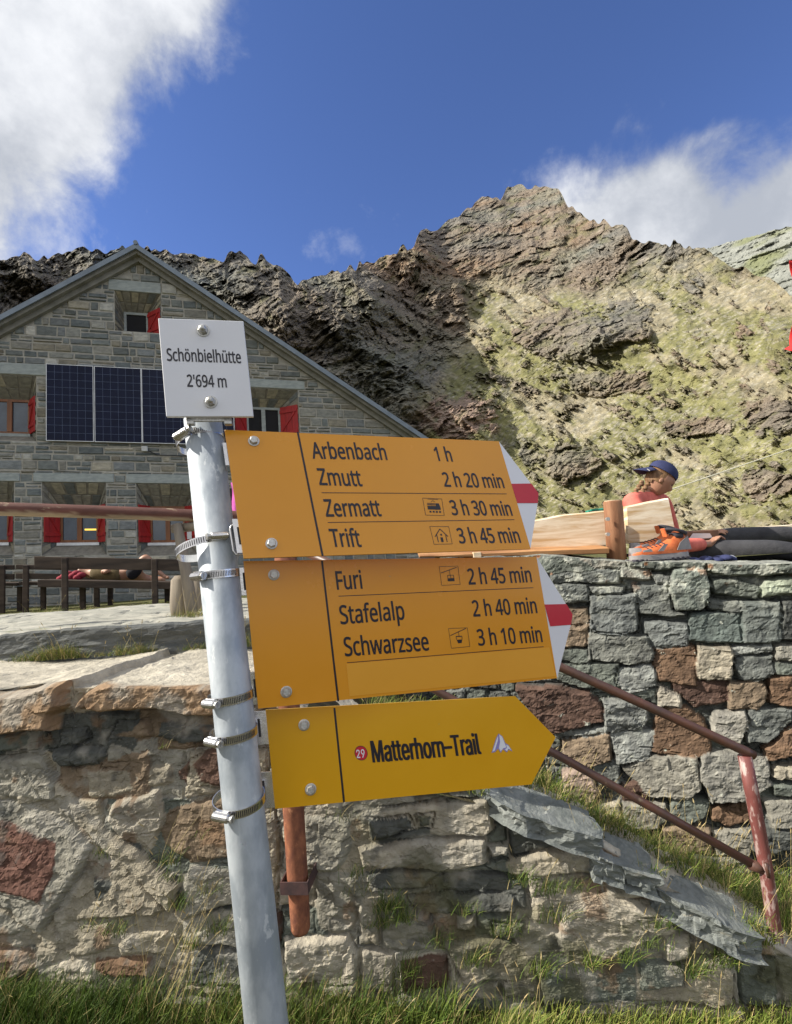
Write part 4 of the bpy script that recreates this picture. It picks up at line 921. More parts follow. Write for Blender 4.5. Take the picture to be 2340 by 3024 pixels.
for (px, py, L) in ((506, 1562, .14), (545, 1556, .16)):
    q = at(px, py, 3.42); m = MB(); m.tube([q, q + [L * .5, .02, .006], q + [L, .04, .008]], [.028, .03, .03], 12, jit=.02); m.build('cross_log', MT['greywood'], rail_e, smooth=True)
q = at(690, 1790, 3.7); pd = empty('dark_post', q, 'dark square timber post just right of the galvanised pole', 'post')
m = MB(); m.box(at(664, 1830, 3.9), [.09, 0, 0], [0, .09, 0], [-.01, 0, 1.02], bev=.006); m.build('timber', MT['benchwood'], pd)
m = MB(); q = at(682, 1425, 3.9); V = []; F = []
for i in range(9):
    for j in range(7): V.append(q + [.022 * i + .006 * math.sin(j * 1.3), .02 * math.sin(i * 1.7 + j * .4), -.048 * j - .004 * i * j * .3])
for i in range(8):
    for j in range(6): F.append((i * 7 + j, i * 7 + j + 1, (i + 1) * 7 + j + 1, (i + 1) * 7 + j))
m.add(V, F); o = m.build('towel', MT['magenta'], smooth=True); tag(o, 'magenta cloth hanging beside the dark timber post', 'cloth')
sm_ = o.modifiers.new('s', 'SOLIDIFY'); sm_.thickness = .004

# ---------------------------------------------------------------- benches by the hut
def slat_bench(px0, px1, dist, label, yb, ys, post_px, group, zb0=ZT):
    A = at(px0, ys[0], dist); B = at(px1, ys[0] + (px1 - px0) * .017, dist + .12); z = A[2]
    e = empty('slatted_bench', ((A[0] + B[0]) / 2, (A[1] + B[1]) / 2, zb0), label, 'bench', group)
    U = B - A; L = np.linalg.norm(U); U /= L; N = np.array([U[1], -U[0], 0])
    for (y0, y1) in yb:
        z1 = at(px0, y0, dist)[2]; z0 = at(px0, y1, dist)[2]
        m = MB(); m.box(np.array([A[0], A[1], z0]) + N * .02, U * L, N * .035, [0, 0, z1 - z0], bev=.006); m.build('back_plank', MT['benchwood'], e)
    z1 = at(px0, ys[0], dist)[2]; z0 = at(px0, ys[1], dist)[2]
    for k in range(3):
        m = MB(); m.box(np.array([A[0], A[1], z0 if k == 0 else z1 - .04]) - N * (.03 + .135 * k), U * L, -N * .125, [0, 0, (z1 - z0) if k == 0 else .04], bev=.006); m.build('seat_plank', MT['benchwood'], e)
    for p in post_px:
        f_ = (p - px0) / (px1 - px0); q = A + U * L * f_; zt = at(px0, yb[0][0], dist)[2] - .01 + U[2] * L * f_
        m = MB(); m.box(np.array([q[0], q[1], zb0 - .03]) + N * .06, U * .085, N * .05, [0, 0, zt - zb0 + .03], bev=.006); m.build('leg', MT['benchwood'], e)
        m = MB(); m.box(np.array([q[0], q[1], zb0 - .03]) - N * .38, U * .085, -N * .05, [0, 0, z1 - .05 - zb0 + U[2] * L * f_], bev=.006); m.build('leg', MT['benchwood'], e)
    return e
slat_bench(107, 545, 7.9, 'long dark plank bench with its back to us, below the lit window', [(1643, 1678)], (1712, 1734), (192, 455), 'plank benches by the hut')
slat_bench(-170, 46, 8.7, 'dark slatted bench cut by the left edge of the photo', [(1664, 1678), (1691, 1708)], (1718, 1727), (-120, 8), 'plank benches by the hut')
slat_bench(52, 330, 8.75, 'dark slatted bench by the hut wall, half behind the long plank bench', [(1667, 1681), (1692, 1709)], (1719, 1728), (78, 285), 'plank benches by the hut')

# ---------------------------------------------------------------- people
def skin_mesh(name, nodes, edges, mat, parent=None, sub=2, root=0):
    me = bpy.data.meshes.new(name); me.from_pydata([list(map(float, n[0])) for n in nodes], edges, [])
    o = bpy.data.objects.new(name, me); COL.objects.link(o)
    md = o.modifiers.new('skin', 'SKIN'); md.use_smooth_shade = True; md.branch_smoothing = .6
    for i, n in enumerate(nodes):
        r = n[1]; me.skin_vertices[0].data[i].radius = (r, r) if np.ndim(r) == 0 else r
    me.skin_vertices[0].data[root].use_root = True
    if sub: o.modifiers.new('sub', 'SUBSURF').levels = sub; o.modifiers['sub'].render_levels = sub
    bpy.context.view_layer.update(); dg = bpy.context.evaluated_depsgraph_get(); ev = o.evaluated_get(dg); mm = ev.to_mesh()
    V = [tuple(v.co) for v in mm.vertices]; F = [tuple(p.vertices) for p in mm.polygons]; ev.to_mesh_clear()
    bpy.data.objects.remove(o); bpy.data.meshes.remove(me)
    return obj(name, V, F, mat, parent, smooth=True)
def fuse(name, objs, mat, parent, voxel=.004):
    V = []; F = []; n = 0
    for o in objs:
        bpy.context.view_layer.update(); wmx = WL[o.name]
        V += [tuple(v.co + wmx) for v in o.data.vertices]; F += [tuple(i + n for i in p.vertices) for p in o.data.polygons]; n = len(V)
    for o in objs: bpy.data.objects.remove(o)
    me = bpy.data.meshes.new(name); me.from_pydata(V, [], F); t = bpy.data.objects.new('tmp', me); COL.objects.link(t)
    md = t.modifiers.new('r', 'REMESH'); md.mode = 'VOXEL'; md.voxel_size = voxel
    sm = t.modifiers.new('s', 'SMOOTH'); sm.iterations = 2; sm.factor = .4
    bpy.context.view_layer.update(); ev = t.evaluated_get(bpy.context.evaluated_depsgraph_get()); mm = ev.to_mesh()
    V = [tuple(v.co) for v in mm.vertices]; F = [tuple(p.vertices) for p in mm.polygons]; ev.to_mesh_clear(); bpy.data.objects.remove(t)
    return obj(name, V, F, mat, parent, smooth=True)
def chain(n): return [(i, i + 1) for i in range(n - 1)]

# woman on the right
wd = 3.78
def wp(px, py, d=wd): return at(px, py, d)
# the person root is the bare body: head, neck, arms and hands as one skin
def hand_nodes(w, dirv, side, s=1.0):
    """fingers curling round the book edge; returns separate chains"""
    out = []; dirv = dirv / np.linalg.norm(dirv); side = side / np.linalg.norm(side); up = np.cross(side, dirv)
    for k, (off, L) in enumerate(((-.030, .068), (-.010, .078), (.010, .073), (.028, .058))):
        b = w + dirv * .075 + side * off
        out.append([(b - dirv * .03, .0095), (b, .0092), (b + dirv * L * .45 + up * .006, .0085), (b + dirv * L * .75 - up * .016, .0078), (b + dirv * L * .85 - up * .034, .0068)])
    b = w + dirv * .03 - side * .035
    out.append([(b + side * .012, .012), (b - side * .02 + dirv * .02, .0105), (b - side * .03 + dirv * .045 - up * .01, .009), (b - side * .026 + dirv * .062 - up * .02, .008)])
    return out
def woman():
    neck = wp(1912, 1444, 3.84); head = wp(1950, 1416, 3.83)
    e = empty('person', wp(1985, 1650, 3.9), 'reading woman in coral top and backwards navy cap leaning against the light plank', 'person')
    pel = wp(1985, 1628, 3.92); waist = wp(1960, 1575, 3.92); chest = wp(1905, 1515, 3.90); ub = wp(1900, 1470, 3.87)
    sn = wp(1858, 1478, 3.70); sf = wp(1958, 1476, 4.0)
    eln = wp(1985, 1614, 3.50); wrn = wp(2088, 1606, 3.60); elf = wp(2000, 1600, 4.10); wrf = wp(2085, 1590, 3.95)
    # continuous skin body: head, neck, chest core, arms
    n = [(chest, .085), (ub, .07), (neck, .046), (wp(1922, 1440, 3.84), .047), (sn, .045), (eln, .035), (wrn, .026), (wrn + (wrn - eln) * .30, (.034, .018)), (sf, .045), (elf, .035), (wrf, .026), (wrf + (wrf - elf) * .30, (.034, .018)), (waist, .09), (pel, .10)]
    ed = [(0, 1), (1, 2), (2, 3), (1, 4), (4, 5), (5, 6), (6, 7), (1, 8), (8, 9), (9, 10), (10, 11), (0, 12), (12, 13)]
    BARE = [skin_mesh('bare', n, ed, MT['skin'], None, root=13)]
    # head as one sculpted surface: profile faces right and down
    f_ = wp(2000, 1450, 3.80) - wp(1946, 1418, 3.83); f_ /= np.linalg.norm(f_); upv = np.array([0, 0, 1.]); upv = upv - (upv @ f_) * f_; upv /= np.linalg.norm(upv); sdv = np.cross(f_, upv)
    V = []; F = []; ns, nr_ = 28, 22
    for i in range(nr_ + 1):
        ph = math.pi * i / nr_; zz = math.cos(ph); rr = math.sin(ph)
        for k in range(ns):
            t = 2 * math.pi * k / ns; x = math.cos(t) * rr; y = math.sin(t) * rr
            X = x * .100; Y = y * .077; Z = zz * .122
            if zz < 0: Y *= 1 - .35 * (-zz); X = X * (1 - .22 * (-zz)) + .018 * (-zz)      # jaw
            fr = max(0, x)
            if fr > .5:
                a = abs(y); 
                X += .022 * math.exp(-(y / .16) ** 2) * math.exp(-((zz + .22) / .16) ** 2)     # nose
                X += .007 * math.exp(-(y / .3) ** 2) * math.exp(-((zz + .58) / .09) ** 2)      # lips
                X -= .010 * math.exp(-((a - .36) / .16) ** 2) * math.exp(-((zz - .0) / .13) ** 2)  # eye sockets
                X += .006 * math.exp(-((zz - .22) / .12) ** 2)
                X += .006 * math.exp(-(y / .3) ** 2) * math.exp(-((zz + .86) / .10) ** 2)
            V.append(head + f_ * X + sdv * Y + upv * Z)
    for i in range(nr_):
        for k in range(ns): F.append((i * ns + k, (i + 1) * ns + k, (i + 1) * ns + (k + 1) % ns, i * ns + (k + 1) % ns))
    hm = MB(); hm.add(V, F)
    for sg in (1, -1): hm.sphere(head + sdv * .070 * sg - f_ * .004 - upv * .012, (.017, .008, .028), 10, 8, ax=np.array([f_, sdv, upv]))
    BARE.append(hm.build('bare', MT['skin'], None, smooth=True))
    for sg in (1, -1): ey = MB(); ey.sphere(head + f_ * .080 + sdv * .029 * sg + upv * .002, .010, 8, 6); ey.build('eye', MT['blackcloth'], e, smooth=True)
    # hair cap below the hat and two braids
    hr = MB(); hr.sphere(head - f_ * .012 + upv * .010, (.098, .079, .108), 18, 12, ax=np.array([f_, sdv, upv]))
    hV = hr.V[0]; loc_ = hV - head
    kk = (loc_ @ f_ > .048 - .25 * np.maximum(0, -(loc_ @ upv) - .02)) | ((loc_ @ upv < -.055) & (loc_ @ f_ > -.04)); keep = [f for f in hr.F if not any(kk[i] for i in f)]; hr.F = keep
    hr.build('hair', MT['hair'], e, smooth=True)
    for sd_, dpx in ((-1, 0), (1, 18)):
        br = MB(); a = wp(1896 + dpx, 1425, 3.80 - .05 * sd_ * -1); b = wp(1862 + dpx * 1.2, 1472, 3.74); 
        for i in range(9):
            t = i / 8; c = a * (1 - t) + b * t; c = c + np.array([.003 * (1 if i % 2 else -1), -.012, 0]); br.sphere(c + np.array([.003 * (1 if i % 2 else -1), 0, 0]), (.019 - .006 * t, .016, .0165), 10, 7)
        b2 = wp(1842 + dpx * 1.1, 1494, 3.72); br.tube([b, (b + b2) / 2, b2], [.010, .013, .004], 8)
        br.build('braid', MT['hair'], e, smooth=True)
    # cap, worn backwards, brim to the left
    cp = MB(); ch = head + upv * .052 - f_ * .010; V = []; F = []
    for i in range(9):
        ph = math.radians(92) * i / 8
        for k in range(24):
            t = 2 * math.pi * k / 24; V.append(ch + f_ * (.110 * math.sin(ph) * math.cos(t)) + sdv * (.090 * math.sin(ph) * math.sin(t)) + upv * (.088 * math.cos(ph) ** .85 if ph < 1.57 else -.004))
    for i in range(8):
        for k in range(24): F.append((i * 24 + k, (i + 1) * 24 + k, (i + 1) * 24 + (k + 1) % 24, i * 24 + (k + 1) % 24))
    cp.add(V, F); cp.sphere(ch + upv * .089, (.008, .008, .005), 8, 6); capo = cp.build('cap', MT['navy'], e, smooth=True)
    bm_ = MB(); V = []; bk = wp(1862, 1409, 3.79) - wp(1905, 1402, 3.80); bk /= np.linalg.norm(bk)
    for i in range(6):
        for k in range(9):
            t = -1 + 2 * k / 8; L = .02 + .135 * i / 5 * math.sqrt(max(0, 1 - .75 * t * t)); w = .082 * t * (1 - .12 * i / 5)
            V.append(ch - f_ * (.085 * math.sqrt(max(.05, 1 - t * t * .7))) + bk * L + sdv * w + upv * (.002 - .016 * t * t))
    F = [(i * 9 + k, i * 9 + k + 1, (i + 1) * 9 + k + 1, (i + 1) * 9 + k) for i in range(5) for k in range(8)]; bm_.add(V, F); b_ = bm_.build('cap_brim', MT['navy'], capo, smooth=True); b_.modifiers.new('s', 'SOLIDIFY').thickness = .004
    pt = MB(); q = wp(1911, 1386, 3.735); pt.box(q, f_ * .022, upv * .006, -sdv * -.002); pt.build('cap_patch', MT['paper'], capo)
    # shirt over the torso and sleeves to the wrist
    n = [(wp(1906, 1456, 3.86), .06), (ub, (.105, .09)), (chest, (.125, .10)), (waist, (.115, .10)), (pel, (.13, .11)), (sn, .074), ((sn + eln) / 2, .06), (eln, .056), ((eln + wrn) / 2, .054), (eln * .06 + wrn * .94, .046), (sf, .066), ((sf + elf) / 2, .055), (elf, .05), ((elf + wrf) / 2, .046), (elf * .12 + wrf * .88, .038)]
    ed = [(0, 1), (1, 2), (2, 3), (3, 4), (1, 5), (5, 6), (6, 7), (7, 8), (8, 9), (1, 10), (10, 11), (11, 12), (12, 13), (13, 14)]
    skin_mesh('shirt', n, ed, MT['coral'], e, root=4)
    # trousers: legs stretched to the right on the wall top
    hn = wp(1995, 1640, 3.80); hf = wp(1995, 1622, 4.02)
    n = [(pel, .12), (hn, .095), (wp(2130, 1628, 3.62), .088), (wp(2290, 1620, 3.45), .066), (wp(2480, 1650, 3.38), .055), (wp(2680, 1665, 3.34), .042), (hf, .095), (wp(2150, 1588, 3.95), .088), (wp(2330, 1578, 3.85), .068), (wp(2520, 1610, 3.8), .055), (wp(2700, 1640, 3.75), .042)]
    skin_mesh('trousers', n, [(0, 1), (1, 2), (2, 3), (3, 4), (4, 5), (0, 6), (6, 7), (7, 8), (8, 9), (9, 10)], MT['trousers'], e)
    dv = wrn - eln; dv /= np.linalg.norm(dv); sdh = np.array([0, 0, 1.]) - dv[2] * dv
    for W_, E_ in ((wrn, eln), (wrf, elf)):
        dv = W_ - E_; dv /= np.linalg.norm(dv); dv = dv + np.array([.1, 0, .45]); dv /= np.linalg.norm(dv); s_ = np.cross(dv, [0, 1., 0]); s_ = np.cross(dv, s_); 
        hnds = []; eds = []
        m = MB(); 
        P0 = W_ + (W_ - E_) / np.linalg.norm(W_ - E_) * .012
        allc = hand_nodes(P0, dv, s_)
        nodes = [(P0, (.026, .018)), (P0 + dv * .03, (.030, .016)), (P0 + dv * .07, (.038, .013))]; BARE.append(skin_mesh('bare', nodes, chain(3), MT['skin'], None))
        for c in allc: BARE.append(skin_mesh('bare', c, chain(len(c)), MT['skin'], None, sub=1))
    fuse('body', BARE, MT['skin'], e)
    bk_ = MB(); A = wp(2008, 1600, 3.66); B = wp(2124, 1592, 3.70); w_ = np.array([.0, .16, .01]); bk_.box(A, B - A, w_, [0.0, -.012, .068], bev=.003)
    o = bk_.build('writing_board', MT['brown']); tag(o, 'brown board held in the reading woman\'s hands', 'board')
    pp = MB(); A2 = A + (B - A) * .2 + np.array([0, -.010, .012]); pp.prism([A2, A2 + (B - A) * .62, A2 + (B - A) * .55 + np.array([0, -.006, .034]), A2 + (B - A) * .12 + np.array([0, -.008, .042])], [0, -.003, 0]); o = pp.build('sheet_of_paper', MT['paper']); tag(o, 'white paper lying on the brown board', 'paper')
woman()
# boots
def boot(name, px, py, d, yaw, label, L=.30, parent=None, grp='orange hiking boots on the wall'):
    b = at(px, py, d); c_, s_ = math.cos(yaw), math.sin(yaw); fx = np.array([c_, s_, 0]); sx = np.array([-s_, c_, 0]); Z = np.array([0, 0, 1.])
    e = empty(name, b, label, 'boot', grp)
    prof = [(-.02, .012, .05), (.03, .040, .062), (.10, .046, .074), (.17, .043, .085), (.22, .040, .108), (.26, .040, .150), (.30, .036, .154), (.325, .022, .138)]   # x from toe, halfwidth, upper height
    def loft(z0f, z1f, wf, seg=14, mb=None):
        V = []; F = []
        for (x, w, h) in prof:
            for k in range(seg):
                t = math.pi * k / (seg - 1); z0 = z0f(x, h); z1 = z1f(x, h)
                V.append(b + fx * (x - .15) * (L / .34) - sx * (w * wf) * math.cos(t) * (1 - .25 * math.sin(t) ** 3) + Z * (z0 + (z1 - z0) * math.sin(t) ** .8))
        n = len(prof)
        for i in range(n - 1):
            for k in range(seg - 1): F.append((i * seg + k, (i + 1) * seg + k, (i + 1) * seg + k + 1, i * seg + k + 1))
        F.append(tuple(range(seg))); F.append(tuple((n - 1) * seg + k for k in range(seg))[::-1]); return V, F
    m = MB(); m.add(*loft(lambda x, h: .030, lambda x, h: h, 1.0)); m.build('upper', MT['orange'], e, smooth=True)
    m = MB(); V, F = loft(lambda x, h: -.0, lambda x, h: .052 + (.02 if x > .24 or x < .05 else 0), 1.10); m.add(V, F); m.build('rand', MT['bootgrey'], e, smooth=True)
    m = MB()
    for i in range(11): m.box(b + fx * ((-.02 + .031 * i - .15) * L / .34) - sx * .046 - Z * .012, fx * .022, sx * .092, Z * .020, bev=.003)
    m.build('sole', MT['bootdark'], e)
    m = MB(); q = b + fx * (.128 * L / .34) + Z * .140
    ring = [q + fx * .052 * math.cos(t) + sx * .040 * math.sin(t) + Z * (.016 * math.cos(t * 1.0) * -1 + .008) for t in np.linspace(0, 2 * math.pi, 17)]
    m.tube(ring, .009, 8, caps=False); m.tube([q + Z * .0, q - Z * .03], .036, 12);  m.build('collar', MT['bootdark'], e, smooth=True)
    m = MB()
    for sg in (1, -1):
        f2 = lambda x, w, h, a: b + fx * ((x - .15) * L / .34) - sx * sg * w + Z * h
        for quad in (((.235, .048, .045), (.335, .034, .045), (.325, .030, .120), (.262, .045, .085)), ((.115, .052, .045), (.150, .052, .045), (.185, .0455, .082), (.160, .047, .080)), ((.030, .0475, .045), (.085, .052, .045), (.075, .049, .062), (.030, .043, .055))):
            m = MB(); q4 = [f2(*q_, 0) for q_ in quad]; m.prism(q4, -sx * sg * .0035); m.build('side_panel', MT['bootgrey'], e)
    m = MB(); q0 = b + fx * ((.205 - .15) * L / .34) + Z * .118; m.box(q0 - sx * .018, Z * .050 - fx * .012, sx * .036, fx * .010, bev=.004); m.build('tongue', MT['orange'], e)
    m = MB()
    for i in range(5):
        xx_ = .075 + .026 * i; c0 = b + fx * ((xx_ - .15) * L / .34) + Z * (np.interp(xx_, [q_[0] for q_ in prof], [q_[2] for q_ in prof]) - .006); m.tube([c0 - sx * .028, c0 + Z * .010, c0 + sx * .028], .0028, 6)
    m.build('lace', MT['bootdark'], e)
BT = 1.408
bq = at(1943, 1660, 2.78)
boot('hiking_boot', 1945, 1652, 2.80, math.radians(8), 'orange and grey hiking boot standing on the wall, the nearer one', L=.33)
boot('hiking_boot', 1930, 1634, 3.12, math.radians(12), 'orange hiking boot on the wall, mostly behind the nearer boot', L=.31)
m = MB(); q = at(2148, 1655, 3.2)
for k, (dx, r) in enumerate(((-.05, .016), (-.02, .022), (.01, .025), (.035, .02), (.055, .012))): m.sphere(q + [dx, .004 * k, .012 + .004 * (k % 2)], (r * 1.3, r, r * .8), 10, 7)
o = m.build('sock', MT['paper'], smooth=True); tag(o, 'crumpled white sock lying on the wall under the trousers', 'sock')
# bench on the right
def plank(pts_top, pts_bot, d0, d1, thick, mat, name, parent, seed=0, ends=None):
    n = 40; tx = np.linspace(0, 1, n); a = np.array(pts_top, float); b = np.array(pts_bot, float)
    x = a[0, 0] + (a[-1, 0] - a[0, 0]) * tx; yt = np.interp(x, a[:, 0], a[:, 1]) + 2.0 * fbm(np.stack([x / 60, x * 0 + seed, x * 0], -1), 3)
    xb = b[0, 0] + (b[-1, 0] - b[0, 0]) * tx; yb = np.interp(xb, b[:, 0], b[:, 1])
    dd = d0 + (d1 - d0) * tx
    T = [at(x[i], yt[i], dd[i]) for i in range(n)]; B = [at(xb[i], yb[i], dd[i]) for i in range(n)]
    bk = np.array([0.0, thick, thick * .12]); V = []; 
    for i in range(n):
        r = .006; V += [T[i] + [0, 0, -r], T[i] + bk * .15, T[i] + bk * .9, B[i] + bk, B[i] + bk * .1 + [0, 0, -.002], B[i] + [0, 0, r]]
    F = [(i * 6 + k, i * 6 + (k + 1) % 6, (i + 1) * 6 + (k + 1) % 6, (i + 1) * 6 + k) for i in range(n - 1) for k in range(6)]
    F += [tuple(range(6))[::-1], tuple((n - 1) * 6 + k for k in range(6))]
    m = MB(); m.add(V, F); return m.build(name, mat, parent)
rbch = empty('timber_bench', at(1810, 1655, 3.3), 'rustic bench of pale sawn slabs on a round red-brown post, on the wall top', 'bench')
plank([(1440, 1565), (1580, 1536), (1660, 1522), (1790, 1508)], [(1440, 1632), (1570, 1628), (1790, 1612)], 3.35, 3.22, .05, MT['pine'], 'back_slab', rbch, 1)
plank([(1852, 1497), (1900, 1487), (1975, 1472)], [(1858, 1606), (1920, 1600), (2000, 1596)], 3.24, 3.18, .055, MT['pine'], 'back_slab', rbch, 2)
plank([(1240, 1640), (1440, 1632), (1560, 1627), (1800, 1617)], [(1240, 1648), (1440, 1645), (1560, 1642), (1800, 1636)], 3.15, 3.08, .30, MT['pinedark'], 'seat_slab', rbch, 3)
m = MB(); q = at(1823, 1662, 3.13); t_ = at(1810, 1480, 3.13); m.tube([q, (q + t_) / 2 + [.002, 0, 0], t_ - [0, 0, .004], t_], [.058, .056, .055, .051], 20, jit=.01); po = m.build('post', MT['pinepost'], rbch, smooth=True)
m = MB(); m.tube([t_ + [0, 0, -.001], t_ + [0, 0, .003]], .050, 18); m.build('post_top', MT['pine'], po)
for py in (1533, 1578):
    q = at(1795, py, 3.066); m = MB(); m.tube([q + [0, .012, 0], q - [0, .012, 0]], .012, 6); m.build('bolt', MT['boltm'], po)
m = MB(); q = at(1415, 1650, 3.1); m.box(at(1400, 1660, 3.12), [.05, 0, 0], [0, .05, 0], [0, 0, .06], bev=.004); m.build('foot', MT['pine'], rbch)
# far slab bench behind the legs
fb = empty('timber_bench', at(2300, 1600, 6.0), 'second pale slab bench beyond the dark trousers at the right edge', 'bench')
m = MB(); a_ = at(2200, 1563, 6); b_ = at(2900, 1548, 6); m.box(a_ - [0, 0, .3], (b_ - a_) * [1, 1, 0], [0, .08, 0], [0, 0, .32], bev=.01); m.build('back_slab', MT['pine'], fb)
for xx in (.15, 2.3): m = MB(); m.box(a_ * [1, 1, 0] + [xx, -.02, 1.36], [.09, 0, 0], [0, .1, 0], [0, 0, a_[2] - 1.36], bev=.006); m.build('leg', MT['pinepost'], fb)
m = MB(); m.box(at(1738, 1530, 3.9), [.13, 0, .012], [0, .06, 0], [0, 0, .06], bev=.008); m.box(at(1748, 1508, 3.9), [.05, 0, .005], [0, .03, 0], [0, 0, .012]); o = m.build('green_box', MT['green']); tag(o, 'green plastic box peeping over the pale slab backrest', 'box')
# dark jacket under the woman
m = MB(); q = at(2090, 1660, 3.15)
rgj = np.random.default_rng(2)
for k in range(14): m.sphere(q + [(-.14 + .022 * k), .02 * math.sin(k * 2.1), .012 + .006 * math.sin(k * 1.3)], (.035, .06, .022), 10, 7)
o = m.build('jacket', MT['navy'], smooth=True); tag(o, 'dark navy jacket bunched on the wall under the resting woman', 'jacket')

# person resting at the hut
def lying():
    d = 8.45; P = lambda x, y, dd=0: at(x, y, d + dd)
    e = empty('person', P(330, 1722), 'person in khaki shirt and black shorts lying on a bench with one knee raised', 'person')
    body = [(P(385, 1700), .12), (P(330, 1698), .13), (P(285, 1695), .14), (P(262, 1692), .06), (P(240, 1690), .10), (P(232, 1688), .09), (P(432, 1641), .062), (P(462, 1684), .045), (P(486, 1703), .035), (P(500, 1706, -.05), .025), (P(440, 1712, .3), .075), (P(490, 1712, .3), .05)]
    ed = [(0, 1), (1, 2), (2, 3), (3, 4), (4, 5), (0, 6), (6, 7), (7, 8), (8, 9), (0, 10), (10, 11)]
    skin_mesh('body', body, ed, MT['skin'], e)
    skin_mesh('shirt', [(P(372, 1698), .14), (P(325, 1697), .145), (P(285, 1694), .155), (P(270, 1694), .11)], chain(4), MT['khaki'], e)
    skin_mesh('shorts', [(P(378, 1699), .135), (P(395, 1692), .11), (P(416, 1672), .085)], chain(3), MT['blackcloth'], e)
    skin_mesh('arm', [(P(300, 1690, -.12), .045), (P(325, 1684, -.16), .035), (P(305, 1692, -.2), .028)], chain(3), MT['skin'], e)
    m = MB(); m.box(P(395, 1722, -.05), [.35, 0, 0], [0, .4, 0], [0, 0, .02]); 
lying()
m = MB(); q = at(214, 1712, 8.3)
for k in range(8): m.sphere(q + [.05 * (k - 4) * .9, .02 * (k % 3), .03 + .035 * (k % 3)], (.07, .08, .05), 10, 7)
o = m.build('backpack', MT['pinkcloth'], smooth=True); tag(o, 'crumpled red bag on the bench beside the lying person', 'bag')
# guy rope and red flag at the right edge
m = MB(); A = at(1990, 1443, 4.6); B = at(2345, 1322, 5.4); C_ = at(2700, 1190, 6.2); m.tube([at(1930, 1466, 4.45), A, B, C_], .0062, 6); o = m.build('guy_rope', MT['rope']); tag(o, 'pale guy rope running up to the right edge behind the woman', 'rope')
fe = empty('flag', at(2520, 1560, 5.2), 'red flag whose fluttering edge just shows at the right border', 'flag')
m = MB(); m.tube([at(2700, 1600, 5.6), at(2700, 500, 5.6)], .03, 10); m.build('flagpole', MT['alu'], fe)
V = []; nI, nJ = 24, 30
for i in range(nI):
    for j in range(nJ):
        t = j / (nJ - 1); px = 2334 + (2690 - 2334) * (i / (nI - 1)) + (1 - i / (nI - 1)) * (14 * math.cos(2 * math.pi * (t * 1.15 - .04)) * -1 + 12 - 18 * (t > .97))
        py = 768 + 262 * t; V.append(at(px, py + 8 * math.sin(i * .7), 5.5 + .05 * math.sin(i * .9 + j * .3)))
F = [(i * nJ + j, i * nJ + j + 1, (i + 1) * nJ + j + 1, (i + 1) * nJ + j) for i in range(nI - 1) for j in range(nJ - 1)]
m = MB(); m.add(V, F); o = m.build('cloth', MT['flag'], fe, smooth=True); o.modifiers.new('s', 'SOLIDIFY').thickness = .002

# ---------------------------------------------------------------- stair handrail
HR = Plane(FW.pt(0, 0, -.10), math.radians(-6))
def hr(px, py): return hit(px, py, HR.P0, HR.N)
he = empty('stair_handrail', hr(2310, 2890), 'brown two-bar pipe handrail with a flaking red post descending beside the steps', 'handrail')
m = MB(); m.tube([hr(860, 1612), hr(1640, 1963), hr(1950, 2102), hr(2205, 2220), hr(2228, 2231)], [.0175] * 4 + [.016], 14); m.build('top_rail', MT['rail'], he, smooth=True)
m = MB(); m.tube([hr(860, 1800), hr(1300, 2046), hr(1640, 2226), hr(1950, 2398), hr(2240, 2562)], .0155, 14); m.build('lower_rail', MT['rail'], he, smooth=True)
m = MB(); m.tube([hr(2200, 2232), hr(2222, 2345), hr(2262, 2560), hr(2292, 2770), hr(2312, 2960)], [.0235, .0235, .023, .0225, .022], 16); m.build('post', MT['railpost'], he, smooth=True)
m = MB(); a_ = hr(2248, 2552); m.tube([a_ + [-.0, -.028, .018], a_ + [.004, -.028, -.030]], .006, 8); m.tube([hr(2215, 2552), hr(2262, 2570)], .019, 10); m.build('joint', MT['rail'], he, smooth=True)
m = MB(); m.tube([hr(862, 1590), hr(862, 2250)], .0235, 14); m.build('post', MT['rail'], he, smooth=True)
# rusty pipe
RPp = Plane(FW.pt(0, 0, .105), math.radians(-6))
def rp(px, py): return hit(px, py, RPp.P0, RPp.N)
pe = empty('rusty_pipe', rp(888, 2750), 'upright rust-orange pipe stub strapped to the wall below the lowest yellow sign', 'pipe')
m = MB(); m.tube([rp(842, 1640), rp(852, 2000), rp(862, 2300), rp(878, 2570), rp(886, 2700), rp(888, 2740), rp(889, 2752)], [.039, .039, .0385, .037, .035, .034, .028], 24, jit=.004); m.build('pipe', MT['rust'], pe, smooth=True)
m = MB(); q = rp(880, 2602); th = .004
for (o_, a_, b_) in ((FW.U * -.046 + FW.N * .042, FW.U * .092, FW.N * th), (FW.U * -.05 + FW.N * -.09, FW.N * .136, FW.U * th), (FW.U * .046 + FW.N * -.09, FW.N * .136, FW.U * th)): m.box(q + o_ - [0, 0, .02], a_, b_, [0, 0, .042])
m.build('strap', MT['darkrust'], pe)

